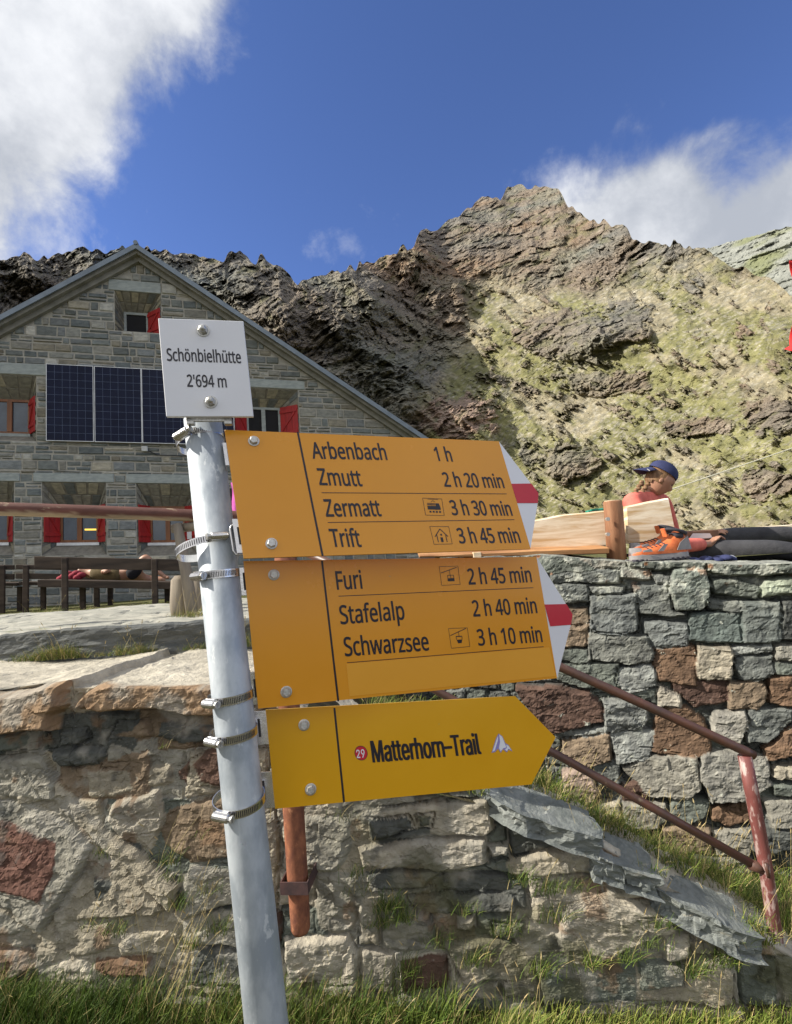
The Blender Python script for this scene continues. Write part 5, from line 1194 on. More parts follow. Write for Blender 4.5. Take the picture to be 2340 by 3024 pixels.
# ---------------------------------------------------------------- signpost
GLY = json.loads(r"""{"N":{"'":[180,["128,573 112,366 68,366 52,573"]],"0":[459,["419,287 418,242 415,201 409,163 401,128 390,97 376,70 359,47 339,27 316,12 290,1 261,-6 229,-8 188,-4 153,8 122,27 97,54 76,88 60,129 48,176 42,229 39,287 41,346 48,399 58,446 73,486 93,520 119,547 149,566 186,578 229,581 269,578 304,566 335,547 361,520 382,486 399,446 410,399 417,346","110,287 111,238 115,194 121,156 131,125 143,98 159,78 178,64 202,55 229,52 256,55 279,64 298,78 314,98 326,124 336,156 343,194 347,238 348,287 347,336 343,380 336,417 326,449 314,475 298,495 279,510 256,518 229,521 202,518 178,510 159,495 143,475 131,449 121,417 115,380 111,336"]],"1":[459,["285,0 216,0 216,400 216,439 217,470 219,499 196,477 169,455 108,405 71,452 226,573 285,573"]],"2":[459,["417,0 38,0 38,59 188,210 261,287 280,309 295,331 306,353 315,376 320,399 322,424 318,453 309,477 294,496 273,510 249,518 221,520 194,519 169,514 147,506 83,466 45,513 94,548 153,572 174,577 197,580 221,581 255,579 285,572 313,562 336,548 356,531 372,510 384,485 391,458 394,428 392,399 386,371 375,344 361,318 344,292 324,267 247,185 128,67 128,64 417,64"]],"3":[459,["395,439 394,414 389,392 381,372 370,355 356,339 340,326 321,316 300,307 277,302 277,298 319,290 353,276 379,255 398,229 409,198 413,163 410,131 403,101 390,74 371,50 348,30 318,14 283,2 241,-6 193,-8 110,-1 85,5 60,13 36,23 36,89 61,78 87,69 114,61 141,56 168,52 194,51 241,55 278,65 305,81 324,104 335,132 339,164 337,187 331,206 320,223 306,236 288,247 265,255 240,261 211,264 179,265 123,265 123,326 180,326 209,327 236,332 259,339 278,350 294,362 307,377 316,394 321,413 323,434 320,460 311,481 295,498 274,511 249,519 219,521 164,515 117,498 75,473 39,521 61,537 87,550 115,563 147,573 181,579 218,581 273,576 317,563 352,540 376,511 390,477"]],"4":[459,["443,130 359,130 359,0 291,0 291,130 17,130 17,190 286,576 359,576 359,193 443,193","291,374 291,412 293,444 294,474 295,500 292,500 276,468 257,438 86,193 291,193"]],"5":[459,["221,351 258,349 292,342 322,331 349,316 371,297 389,274 402,247 410,217 413,183 410,145 402,111 387,81 368,54 343,32 314,15 280,2 242,-5 199,-8 116,0 91,6 70,14 51,23 51,90 71,79 95,70 121,62 148,57 174,53 200,52 227,54 252,58 274,65 293,76 310,89 323,106 333,126 339,149 341,176 337,210 325,239 306,262 279,279 243,289 197,292 146,288 99,280 64,302 86,573 373,573 373,508 146,508 132,342 169,348"]],"6":[459,["44,245 51,342 57,374 64,404 75,433 87,461 103,486 121,510 143,530 168,548 196,562 228,572 265,578 306,581 344,579 377,573 377,513 344,520 308,523 273,521 242,515 216,504 193,491 173,474 158,454 145,431 134,407 127,380 115,291 119,291 150,326 163,335 178,343 194,350 213,355 233,357 255,358 287,356 316,349 342,338 365,322 384,303 400,279 412,251 419,220 421,184 419,147 411,112 399,82 382,55 361,33 336,15 307,2 275,-5 239,-8 212,-6 187,-1 163,7 140,19 119,35 101,54 84,76 70,103 59,133 51,166 46,204","238,51 270,55 297,66 320,84 337,109 348,143 351,184 348,218 339,247 324,271 302,289 274,300 241,303 217,301 195,296 175,287 157,276 143,263 131,248 122,232 117,215 115,198 123,146 146,99 158,85 170,74 185,64 201,57 219,53"]],"9":[459,["417,328 410,231 405,199 397,168 387,139 374,112 358,86 340,63 318,42 293,25 265,11 232,0 195,-6 154,-8 117,-6 82,0 82,60 115,53 152,50 188,52 218,58 245,68 268,82 287,99 303,118 316,141 327,165 334,192 346,281 341,281 310,247 297,238 282,230 266,223 247,218 227,215 204,214 173,216 144,223 118,235 95,250 76,270 61,294 49,321 42,352 40,387 43,426 50,460 63,491 80,517 101,540 127,557 156,570 188,578 223,581 250,579 275,574 299,565 322,553 342,537 361,518 377,495 391,469 402,439 410,406 415,369","223,521 192,518 165,507 142,488 124,463 113,429 110,388 113,354 122,325 137,301 158,284 186,273 220,269 244,271 266,276 286,285 304,296 318,310 330,325 339,341 344,358 346,374 338,426 315,474 304,487 291,499 277,508 260,516 242,520"]],"A":[512,["437,0 368,177 141,177 73,0 0,0 224,575 289,575 512,0","282,415 274,438 263,473 255,500 247,468 238,438 230,415 165,241 346,241"]],"F":[416,["150,0 78,0 78,573 398,573 398,509 150,509 150,306 383,306 383,243 150,243"]],"M":[727,["330,0 142,502 139,502 142,461 144,407 144,347 144,0 78,0 78,573 184,573 361,103 364,103 544,573 650,573 650,0 578,0 578,352 579,408 581,460 584,501 581,501 390,0"]],"S":[440,["403,153 400,121 392,92 378,66 359,44 335,26 307,11 274,1 238,-6 198,-8 137,-5 83,4 41,19 41,88 113,65 142,59 171,56 201,55 228,56 252,60 273,66 290,74 305,85 316,98 324,113 329,129 330,147 329,164 325,180 318,194 308,207 295,218 277,230 196,265 131,294 114,305 98,317 85,330 74,344 65,359 57,375 52,393 49,413 48,435 51,464 58,490 71,513 89,533 110,550 136,563 165,573 197,579 231,581 262,580 290,577 318,572 389,549 366,487 302,508 278,513 254,516 229,517 207,516 187,513 169,507 155,499 142,489 133,478 126,464 122,450 121,434 122,416 126,400 133,386 143,373 156,362 172,351 246,318 278,306 307,293 332,279 353,264 371,247 385,228 395,206 401,181"]],"T":[446,["259,0 187,0 187,509 8,509 8,573 437,573 437,509 259,509"]],"Z":[459,["427,0 30,0 30,55 332,508 40,508 40,573 419,573 419,518 118,64 427,64"]],"a":[450,["231,437 279,433 318,422 347,403 368,375 381,338 385,293 385,0 334,0 320,61 317,61 279,22 265,13 250,5 234,-1 172,-8 148,-7 124,-2 103,6 84,16 68,30 55,48 45,68 39,92 37,119 43,159 59,192 87,219 127,238 179,251 243,257 316,259 316,285 313,317 306,342 293,359 275,371 253,378 227,380 205,379 183,376 163,370 106,347 84,400 151,426 177,432 204,436","252,208 204,203 167,195 141,182 124,165 113,144 110,119 112,97 120,79 132,66 148,56 167,51 188,49 223,52 253,62 279,79 299,103 311,134 315,172 315,210"]],"b":[493,["139,461 138,410 135,373 139,373 153,390 169,405 189,419 213,429 240,435 272,437 322,431 365,412 401,381 428,338 444,283 449,215 447,168 439,127 427,91 410,61 390,36 365,17 337,3 306,-5 272,-8 240,-6 213,0 189,10 169,24 153,38 139,55 133,55 119,0 68,0 68,609 139,609","260,379 231,377 207,371 188,361 172,348 159,330 150,308 144,282 140,252 139,217 139,214 142,165 150,125 165,93 187,69 219,55 261,51 297,55 325,69 348,93 363,126 373,166 376,216 373,265 363,306 348,338 325,360 296,374"]],"c":[385,["241,-8 204,-5 170,2 139,15 112,34 88,58 69,87 55,123 47,165 44,213 47,262 56,305 71,342 90,372 114,396 142,415 174,428 208,435 245,438 309,431 358,415 337,356 292,370 244,376 217,374 193,368 172,358 155,343 141,325 131,303 123,277 119,247 117,213 119,181 123,152 131,126 141,104 155,86 172,71 191,61 214,55 240,53 302,60 351,78 351,15 304,-2"]],"e":[452,["234,438 269,435 301,427 329,414 354,396 374,373 390,346 402,315 409,281 411,244 411,201 117,201 122,157 134,119 154,90 181,69 215,56 254,52 327,60 392,82 392,20 327,-1 251,-8 212,-5 176,3 143,17 114,36 90,61 70,91 56,126 47,167 44,212 47,257 55,297 68,333 86,364 108,390 134,411 164,426 198,435","233,380 202,377 175,366 154,348 137,323 125,293 119,257 338,257 336,281 333,302 326,322 318,338 306,353 292,364 276,373 256,378"]],"f":[276,["266,375 158,375 158,0 87,0 87,375 12,375 12,408 87,432 87,457 89,492 95,522 104,547 116,568 132,585 152,597 174,606 199,612 227,613 274,609 310,599 292,544 262,552 228,556 206,553 189,545 175,532 166,513 160,489 158,458 158,430 266,430"]],"h":[495,["139,431 138,399 135,370 140,370 149,385 161,397 174,407 221,429 273,437 306,435 335,430 360,421 382,408 399,391 413,370 423,344 429,314 431,280 431,0 361,0 361,275 358,307 351,333 338,353 319,367 295,376 265,379 235,377 210,370 189,360 173,347 160,329 150,308 144,283 140,254 139,222 139,0 68,0 68,609 139,609"]],"i":[207,["139,430 139,0 68,0 68,430","104,591 115,590 124,586 133,580 140,572 144,560 145,546 144,532 140,521 133,512 124,506 115,502 104,501 93,502 83,506 75,512 68,521 64,532 63,546 64,560 68,572 75,580 83,586 93,590"]],"l":[207,["139,0 68,0 68,609 139,609"]],"m":[750,["540,438 584,434 621,421 649,401 669,371 681,330 685,280 685,0 615,0 615,277 613,308 606,333 594,353 577,367 555,376 528,379 490,374 460,362 438,342 423,315 414,280 411,237 411,0 342,0 342,277 341,298 337,317 332,333 325,347 315,359 303,367 289,374 272,377 253,379 227,377 204,370 185,360 170,347 158,329 150,308 144,283 140,255 139,223 139,0 68,0 68,430 125,430 136,371 140,371 149,385 160,398 173,409 217,431 266,438 298,436 325,430 349,420 369,406 386,388 398,366 402,366 418,388 438,406 461,420 486,430 512,436"]],"n":[495,["275,438 322,434 361,421 391,401 413,371 426,330 431,280 431,0 361,0 361,275 358,307 351,333 338,353 319,367 295,376 265,379 222,374 189,361 166,338 151,308 142,269 139,223 139,0 68,0 68,430 125,430 136,371 140,371 150,385 162,398 175,409 222,431"]],"o":[485,["442,216 440,181 436,150 428,121 417,95 404,71 388,51 369,33 348,18 324,7 299,-1 271,-6 241,-8 214,-6 188,-1 163,7 140,18 119,33 100,51 84,71 70,95 59,121 51,150 46,181 44,216 47,261 55,301 68,336 87,367 110,392 137,412 169,426 204,435 244,438 281,435 316,426 347,412 374,392 398,367 417,336 431,301 439,261","117,216 119,184 123,154 130,128 141,105 155,86 172,71 192,59 216,53 243,51 270,53 294,59 314,71 331,86 345,105 356,128 363,154 367,184 369,216 367,248 363,277 355,303 345,325 331,344 314,359 294,370 270,376 242,379 202,374 171,359 147,335 130,303 120,263"]],"p":[493,["273,438 322,432 365,413 401,383 428,339 444,284 449,216 447,170 439,129 427,93 410,62 390,37 365,17 337,3 306,-5 272,-8 251,-7 231,-4 213,1 170,24 139,55 134,55 137,20 139,-16 139,-192 68,-192 68,430 126,430 136,371 139,371 170,405 182,414 197,422 213,429 231,434 251,437","260,379 233,377 210,371 190,362 174,349 161,333 152,313 145,289 141,261 139,229 139,216 140,182 144,152 150,126 159,103 172,85 188,70 208,59 233,53 261,51 286,53 308,60 326,72 341,88 354,108 364,131 371,157 375,186 376,217 373,262 363,302 348,334 325,359 296,374"]],"r":[331,["269,438 295,437 319,433 310,368 287,372 264,374 248,373 232,369 217,363 202,355 189,346 176,334 166,321 156,305 149,289 143,270 140,251 139,229 139,0 68,0 68,430 126,430 134,351 137,351 170,395 183,407 198,418 214,426 231,433 249,437"]],"s":[384,["348,119 346,92 339,69 327,49 311,32 292,18 268,6 241,-2 210,-6 176,-8 99,-1 42,19 42,83 104,60 128,54 153,50 178,49 211,51 236,57 256,66 269,79 277,94 280,112 279,123 276,132 271,141 239,167 174,196 103,228 84,239 69,252 57,266 48,283 43,302 41,324 46,358 61,386 85,408 118,425 157,435 202,438 275,430 339,409 315,353 258,372 197,380 171,379 149,374 131,366 118,356 111,343 108,328 109,317 113,307 119,298 154,274 219,246 289,215 306,203 321,191 333,176 341,159 346,140"]],"t":[289,["212,50 245,53 272,59 272,5 240,-4 200,-8 178,-7 157,-3 138,4 120,13 104,27 91,44 82,66 76,93 74,125 74,375 13,375 13,409 75,437 103,528 144,528 144,430 269,430 269,375 144,375 144,127 146,103 153,83 163,69 177,58 193,52"]],"u":[495,["427,430 427,0 370,0 359,57 356,57 346,43 334,31 321,20 273,-1 220,-8 187,-6 159,-1 134,8 112,21 95,38 81,59 71,85 65,114 63,148 63,430 135,430 135,153 137,122 145,96 158,76 176,62 200,53 230,51 260,53 285,59 306,69 323,82 336,100 345,121 352,146 356,175 357,206 357,430"]],"w":[630,["346,243 336,276 328,308 321,335 316,357 313,357 308,335 302,307 294,275 284,242 207,1 127,1 9,431 82,431 141,201 153,154 163,109 169,73 172,73 178,97 185,128 193,160 201,188 277,431 354,431 428,188 440,149 451,109 457,74 460,74 466,108 477,153 489,201 549,431 621,431 502,1 419,1"]],"z":[377,["346,0 31,0 31,47 262,375 45,375 45,430 340,430 340,377 112,55 346,55"]],"ö":[485,["442,216 440,181 436,150 428,121 417,95 404,71 388,51 369,33 348,18 324,7 299,-1 271,-6 241,-8 214,-6 188,-1 163,7 140,18 119,33 100,51 84,71 70,95 59,121 51,150 46,181 44,216 47,261 55,301 68,336 87,367 110,392 137,412 169,426 204,435 244,438 281,435 316,426 347,412 374,392 398,367 417,336 431,301 439,261","117,216 119,184 123,154 130,128 141,105 155,86 172,71 192,59 216,53 243,51 270,53 294,59 314,71 331,86 345,105 356,128 363,154 367,184 369,216 367,248 363,277 355,303 345,325 331,344 314,359 294,370 270,376 242,379 202,374 171,359 147,335 130,303 120,263","131,546 132,559 136,569 142,576 150,581 159,584 168,585 178,584 187,581 195,576 201,569 205,559 206,546 205,534 201,524 195,516 187,510 178,507 168,506 159,507 150,510 142,516 136,524 132,534","281,546 283,559 286,569 292,576 300,581 309,584 318,585 328,584 337,581 345,576 351,569 355,559 356,546 355,534 351,524 345,516 337,510 328,507 318,506 309,507 300,510 292,516 286,524 283,534"]],"ü":[495,["427,430 427,0 370,0 359,57 356,57 346,43 334,31 321,20 273,-1 220,-8 187,-6 159,-1 134,8 112,21 95,38 81,59 71,85 65,114 63,148 63,430 135,430 135,153 137,122 145,96 158,76 176,62 200,53 230,51 260,53 285,59 306,69 323,82 336,100 345,121 352,146 356,175 357,206 357,430","136,546 137,559 141,569 147,576 155,581 164,584 173,585 183,584 192,581 200,576 206,569 210,559 211,546 210,534 206,524 200,516 192,510 183,507 173,506 164,507 155,510 147,516 141,524 137,534","286,546 287,559 291,569 297,576 305,581 314,584 323,585 333,584 342,581 350,576 356,569 360,559 361,546 360,534 356,524 350,516 342,510 333,507 323,506 314,507 305,510 297,516 291,524 287,534"]]," ":[208,[]]},"I":{"2":[453,["64,0 64,47 234,229 282,282 311,327 316,341 319,356 320,371 319,389 315,405 308,419 298,431 287,441 273,449 258,455 241,458 224,460 205,458 188,454 172,447 159,438 148,427 139,413 132,398 128,381 127,362 66,362 68,391 75,418 86,442 102,464 121,482 143,496 168,507 196,513 225,516 254,513 281,507 306,497 328,482 346,465 361,445 372,423 379,398 381,372 380,354 377,336 371,318 363,299 351,280 336,259 267,180 153,60 153,57 389,57 389,0"]],"9":[453,["226,516 256,513 285,506 310,494 333,478 352,458 368,434 380,408 387,378 389,347 387,322 382,296 373,270 359,240 340,207 315,168 200,0 130,0 301,248 307,248 287,221 257,202 218,195 188,197 161,203 137,214 116,229 98,247 83,269 72,294 66,321 64,352 66,382 73,411 85,436 101,459 120,479 143,494 168,506 196,513","226,460 207,459 190,454 174,446 160,435 148,423 138,407 131,390 127,372 125,352 127,331 131,313 138,295 148,280 160,268 174,257 190,250 207,245 226,243 245,245 263,249 279,257 293,267 305,280 314,295 322,312 326,330 327,350 326,371 322,390 314,407 305,422 293,435 279,446 263,454 245,459"]],"M":[628,["60,0 60,509 152,509 277,187 287,159 299,123 311,84 322,49 307,49 318,83 330,121 342,158 352,187 476,509 568,509 568,0 504,0 504,291 504,327 505,369 506,413 507,457 513,457 498,409 482,363 467,322 456,291 342,0 286,0 170,291 159,321 145,361 129,408 112,457 119,457 120,416 121,372 122,328 122,291 122,0"]],"T":[448,["32,452 32,509 417,509 417,452 257,452 257,0 193,0 193,452"]],"a":[389,["160,-9 137,-7 115,-3 94,5 76,15 60,29 48,45 38,63 32,84 30,108 32,128 36,146 43,161 53,174 64,184 78,193 125,211 178,220 234,227 265,235 271,240 274,246 276,255 276,257 275,272 272,285 267,297 260,307 251,315 240,322 227,327 212,330 196,331 178,330 163,327 149,322 118,301 100,274 41,291 51,313 64,331 79,346 95,358 114,368 133,375 153,380 173,383 194,384 239,379 286,360 300,350 312,336 322,320 330,301 335,278 337,251 337,0 277,0 277,52 272,52 252,25 215,1 199,-4 181,-7","170,45 192,47 211,51 228,59 242,68 254,80 263,93 270,108 274,122 276,138 276,190 259,182 231,176 200,171 175,168 134,159 122,153 112,147 103,139 97,130 93,118 92,105 93,93 96,82 102,72 109,64 119,57 130,52"]],"e":[404,["212,-8 177,-5 145,3 117,16 92,35 72,58 56,85 44,116 37,150 34,187 36,224 44,258 55,290 71,317 91,340 115,359 142,373 172,382 205,384 226,383 246,380 266,374 285,366 303,355 319,341 334,324 347,305 357,282 365,256 370,227 371,194 371,169 75,169 75,221 338,221 310,202 308,226 304,248 298,269 288,286 277,301 263,314 246,323 227,328 205,330 183,328 164,323 146,313 131,301 119,286 109,270 102,251 97,231 96,211 96,178 98,151 102,127 110,106 121,88 135,73 151,61 169,53 190,48 212,46 254,53 285,73 306,105 365,91 358,72 348,55 335,39 320,26 302,14 283,4 261,-3 237,-7"]],"h":[410,["114,227 114,0 53,0 53,509 114,509 114,287 102,287 116,319 132,344 152,362 175,374 200,382 227,384 252,383 275,377 295,369 313,356 328,340 341,321 350,298 355,271 357,240 357,0 296,0 296,235 293,263 286,286 273,304 256,318 235,326 210,329 192,328 176,324 161,317 147,308 136,297 126,283 119,266 115,248"]],"i":[166,["53,0 53,379 114,379 114,0","84,443 73,444 63,448 54,455 47,463 43,472 41,483 43,494 47,504 54,512 63,518 73,522 84,524 95,522 105,518 114,512 121,504 125,494 126,483 125,472 121,463 114,455 105,448 95,444"]],"l":[189,["139,-2 112,0 91,8 74,20 62,37 55,59 53,84 53,509 114,509 114,99 114,83 117,71 120,62 126,57 135,53 146,52 160,53 170,54 181,3 162,-1"]],"n":[409,["114,227 114,0 53,0 53,379 112,379 112,287 102,287 116,319 132,344 152,362 175,374 200,382 227,384 252,383 275,377 295,369 313,356 328,340 341,321 350,298 355,271 357,240 357,0 296,0 296,235 293,263 286,286 273,304 256,318 235,326 210,329 192,328 176,324 161,317 147,308 136,297 126,283 119,266 115,248"]],"o":[415,["207,-8 174,-5 144,3 117,16 93,35 72,58 56,85 44,116 37,150 34,187 37,225 44,260 56,291 72,318 93,341 117,360 144,374 174,382 207,384 241,382 271,374 299,360 323,341 343,318 359,291 371,260 379,225 381,187 379,150 371,116 359,85 343,58 323,35 299,16 271,3 241,-5","207,46 231,49 252,55 270,66 285,80 298,97 307,117 314,139 318,163 319,187 318,212 314,236 307,258 298,278 285,296 270,310 252,321 231,328 207,330 184,328 163,321 145,310 130,296 118,278 108,258 102,236 98,212 96,187 98,163 102,139 108,117 118,97 130,80 145,66 163,55 184,49"]],"r":[259,["53,0 53,379 112,379 112,321 115,321 124,339 137,354 152,367 171,377 191,383 213,385 229,384 243,384 243,322 230,324 207,326 190,324 174,321 159,315 146,306 135,296 126,284 119,269 115,254 114,237 114,0"]],"t":[227,["204,379 204,327 6,327 6,379","65,471 126,471 126,98 127,83 130,70 136,61 144,55 156,51 170,50 185,51 202,54 213,2 192,-3 168,-4 138,-1 113,7 92,21 77,41 68,64 65,93"]],"–":[349,["350,244 350,188 0,188 0,244"]]," ":[187,[]]}}""")
def gloops(text, font):
    x = 0; out = []
    for ch in text:
        if ch == "'" and "'" not in GLY[font]: continue
        adv, sp = GLY[font][ch]
        for s_ in sp: out.append([(float(p.split(',')[0]) + x, float(p.split(',')[1])) for p in s_.split(' ')])
        x += adv
    xs = [p[0] for l in out for p in l]
    return out, min(xs), max(xs)
def fill2d(loops, off=0.0):
    c = bpy.data.curves.new('tmp', 'CURVE'); c.dimensions = '2D'; c.fill_mode = 'BOTH'; c.offset = off
    for l in loops:
        s_ = c.splines.new('POLY'); s_.points.add(len(l) - 1); s_.use_cyclic_u = True
        for i, p in enumerate(l): s_.points[i].co = (p[0], p[1], 0, 1)
    o = bpy.data.objects.new('tmp', c); COL.objects.link(o); bpy.context.view_layer.update()
    ev = o.evaluated_get(bpy.context.evaluated_depsgraph_get()); me = ev.to_mesh()
    V = [(v.co.x, v.co.y) for v in me.vertices]; F = [tuple(p.vertices) for p in me.polygons]; ev.to_mesh_clear()
    bpy.data.objects.remove(o); bpy.data.curves.remove(c); return V, F
def homog(src, dst):
    A = []
    for (x, y), (X_, Y_) in zip(src, dst):
        A.append([x, y, 1, 0, 0, 0, -X_ * x, -X_ * y, -X_]); A.append([0, 0, 0, x, y, 1, -Y_ * x, -Y_ * y, -Y_])
    return np.linalg.svd(np.array(A))[2][-1].reshape(3, 3)
class Board:
    """a flat board whose four corners, size and distance come from its outline in the photograph"""
    def __init__(s, corners, depth):
        H = homog([(0, 0), (1, 0), (1, -1), (0, -1)], corners); K = np.array([[FPX, 0, CX], [0, -FPX, CY], [0, 0, 1]])
        B = np.linalg.inv(K) @ H
        if B[2, 2] < 0: B = -B
        B = B * (depth / B[2, 2]); fl = np.array([1, 1, -1.]); a, b, t = (M3 @ (B[:, i] * fl) for i in range(3))
        s.W = np.linalg.norm(a); s.H = np.linalg.norm(b); s.a = a / s.W; s.b = b / s.H; s.O = EYE + t; s.n = np.cross(s.a, s.b); s.n /= np.linalg.norm(s.n)
        s.Hi = np.linalg.inv(H)
    def loc(s, px, py): v = s.Hi @ [px, py, 1]; return np.array([v[0] / v[2] * s.W, v[1] / v[2] * s.H])
    def p(s, x, y, z=0): return s.O + s.a * x + s.b * y + s.n * z
    def flat(s, m, V2, F, z, mi=0): m.add([s.p(x, y, z) for x, y in V2], F, mi=mi)
def board_text(bd, m, text, q0, q1, capm, font='N', z=.0006, bold=.0006, mi=0):
    """text between two photograph points on its baseline; capm = capital height in metres"""
    a = bd.loc(*q0); b = bd.loc(*q1); loops, x0, x1 = gloops(text, font); d = b - a; L = np.linalg.norm(d); sx = L / (x1 - x0); d = d / L
    up = np.array([0, 1.0]); cap = 573.0 if font == 'N' else 509.0; sy = capm / cap
    L2 = [[tuple(a + d * (px - x0) * sx + up * py * sy) for px, py in l] for l in loops]
    V, F = fill2d(L2, bold); bd.flat(m, V, F, z, mi)
def line2(bd, m, q0, q1, w, z=.0005, mi=0):
    a = bd.loc(*q0); b = bd.loc(*q1); d = (b - a) / np.linalg.norm(b - a); nrm = np.array([-d[1], d[0]]) * w / 2
    bd.flat(m, [tuple(a - nrm), tuple(b - nrm), tuple(b + nrm), tuple(a + nrm)], [(0, 1, 2, 3)], z, mi)
def Z3(x, y): return (600 + x * .68047, 1200 + y * .68047)
pA_, pB_ = at(600, 1245, .84), at(788, 3024, .725); PD = pB_ - pA_; PD /= np.linalg.norm(PD)
def pole_at(px_y):
    # point on the pole axis that projects to that photograph row
    best = None
    lo, hi = -.2, 2.0
    for _ in range(50):
        mid = (lo + hi) / 2; P = pA_ + PD * mid; c = M3.T @ (P - EYE); y = CY + FPX * c[1] / c[2] * 1.0
        y = CY - FPX * c[1] / -c[2]
        if y < px_y: lo = mid
        else: hi = mid
    return pA_ + PD * lo
R_P = .0298
k_ = (pA_[2] - 0) / -PD[2]; base = pA_ + PD * k_
post_e = empty('signpost', base, 'leaning galvanised pole carrying a white place plate and three yellow direction signs', 'signpost')
top = pole_at(1238)
m = MB(); m.tube([top, top + PD * .5, base - PD * -.05], R_P, 48); po = m.build('pole', MT['galv'], post_e, smooth=False)
for p_ in po.data.polygons: p_.use_smooth = len(p_.vertices) == 4
# local frame on the pole: e1 to the right, e2 to the camera
e1 = np.array([1.0, 0, 0]); e1 = e1 - (e1 @ PD) * PD; e1 /= np.linalg.norm(e1); e2 = np.cross(e1, PD)
if e2[1] > 0: e2 = -e2
def clamp(py, rx=R_P + .0008, ry=None, off=(0, 0), tilt=(0, 0), ang=60, w=.0125, slots=(10, 85), loose=None, screw=1):
    ry = ry or rx; c = pole_at(py) + e1 * off[0] + e2 * off[1]; ax = -PD + e1 * tilt[0] + e2 * tilt[1]; ax /= np.linalg.norm(ax)
    a = e1 - (e1 @ ax) * ax; a /= np.linalg.norm(a); b = np.cross(ax, a); 
    if b @ e2 < 0: b = -b
    P = lambda t, r, z: c + a * (rx + r) * math.cos(t) + b * (ry + r) * math.sin(t) + ax * z
    m = MB(); V = []; n = 72
    for i in range(n):
        t = 2 * math.pi * i / n
        V += [P(t, 0, -w / 2), P(t, .0011, -w / 2), P(t, .0011, w / 2), P(t, 0, w / 2)]
    F = [(i * 4 + k, ((i + 1) % n) * 4 + k, ((i + 1) % n) * 4 + (k + 1) % 4, i * 4 + (k + 1) % 4) for i in range(n) for k in range(4)]
    m.add(V, [f[::-1] for f in F]); band = m.build('hose_clamp', MT['steel'], post_e)
    s = MB(); t = slots[0]
    while t < slots[1]:
        t0, t1 = math.radians(t), math.radians(t + 1.9); V = [P(t0, .0014, -w * .30), P(t1, .0014, -w * .36), P(t1, .0014, w * .30), P(t0, .0014, w * .36)]
        s.add(V, [(0, 1, 2, 3)]); t += 4.4
    if loose:
        t = loose[0]
        while t < loose[1]:
            t0, t1 = math.radians(t), math.radians(t + 1.9); s.add([P(t0, .0014, -w * .30), P(t1, .0014, -w * .36), P(t1, .0014, w * .30), P(t0, .0014, w * .36)], [(0, 1, 2, 3)]); t += 4.4
    s.build('slots', MT['slot'], band)
    t = math.radians(ang); r = np.array(P(t, .006, 0)); tg = P(t + .05, .006, 0) - r; tg /= np.linalg.norm(tg); rd = P(t, .02, 0) - r; rd /= np.linalg.norm(rd)
    h = MB(); h.tube([r - tg * .0135, r - tg * .012, r + tg * .012, r + tg * .0135], [.0052, .0066, .0066, .0052], 14, squash=1.0); h.box(r - tg * .011 - rd * .0062 - ax * .0072, tg * .022, ax * .0144, rd * .006, bev=.001)
    h.build('screw_housing', MT['steel'], band, smooth=False)
    h = MB(); q = r - tg * .0135 * screw; h.tube([q, q - tg * .004 * screw], .0042, 6); h.tube([q - tg * .004 * screw, q - tg * .006 * screw], .0052, 12); h.box(q - tg * .0065 * screw - ax * .0045 - rd * .0006, ax * .009, rd * .0012, -tg * .0006 * screw); h.build('screw', MT['boltm'], band)
clamp(1300, rx=.0375, ry=.0325, off=(-.0080, -.001), tilt=(-.20, -.22), ang=112, slots=(25, 95), loose=(125, 178))
clamp(1614, rx=.0455, ry=.0345, off=(-.0175, .0), tilt=(-.17, -.25), ang=48, slots=(62, 176), loose=(190, 235), screw=-1)
clamp(1696, rx=.0312, ry=.0312, off=(-.0005, 0), tilt=(.04, .02), ang=128, slots=(18, 108))
clamp(2055, rx=.0328, off=(-.002, 0), tilt=(.02, .05), ang=122, slots=(14, 100))
clamp(2162, rx=.0338, off=(-.003, 0), tilt=(.05, .08), ang=122, slots=(14, 100))
clamp(2360, rx=.0372, ry=.034, off=(-.006, 0), tilt=(.10, .22), ang=110, slots=(14, 92), loose=(160, 200))
def hexbolt(bd, x, y, z, parent, r=.0068, s=1.0, domed=False):
    c = bd.p(x, y, z); n = bd.n; m = MB()
    a = bd.a - (bd.a @ n) * n; a /= np.linalg.norm(a); b = np.cross(n, a)
    def ring(rad, h, k=24, ph=0): return [c + n * h + (a * math.cos(2 * math.pi * i / k + ph) + b * math.sin(2 * math.pi * i / k + ph)) * rad for i in range(k)]
    w0, w1, w2 = ring(r * 1.32, 0), ring(r * 1.32, .0014), ring(r * 1.15, .0017)
    F = [(i, (i + 1) % 24, 24 + (i + 1) % 24, 24 + i) for i in range(24)] + [(24 + i, 24 + (i + 1) % 24, 48 + (i + 1) % 24, 48 + i) for i in range(24)] + [tuple(range(48, 72))]
    m.add(w0 + w1 + w2, F)
    h0, h1, h2 = ring(r, .0017, 6, .3), ring(r, .0060, 6, .3), ring(r * .86, .0072, 6, .3); tops = h2
    F = [(i, (i + 1) % 6, 6 + (i + 1) % 6, 6 + i) for i in range(6)] + [(6 + i, 6 + (i + 1) % 6, 12 + (i + 1) % 6, 12 + i) for i in range(6)] + [tuple(range(12, 18))]
    m.add(h0 + h1 + h2, F)
    if domed: m.sphere(c + n * .0065, (r * .8, r * .8, r * .8), 16, 10)
    m.build('bolt', MT['boltm'], parent)
def back_channel(bd, y, parent, x0=-.03, L=.10):
    m = MB(); m.box(bd.p(x0, y - .012, -.010), bd.a * L, bd.b * .024, -bd.n * .004); m.box(bd.p(x0, y - .012, -.0045 ), bd.a * .004, bd.b * .024, -bd.n * .03); m.build('bracket', MT['steel'], parent)
TH = .0042
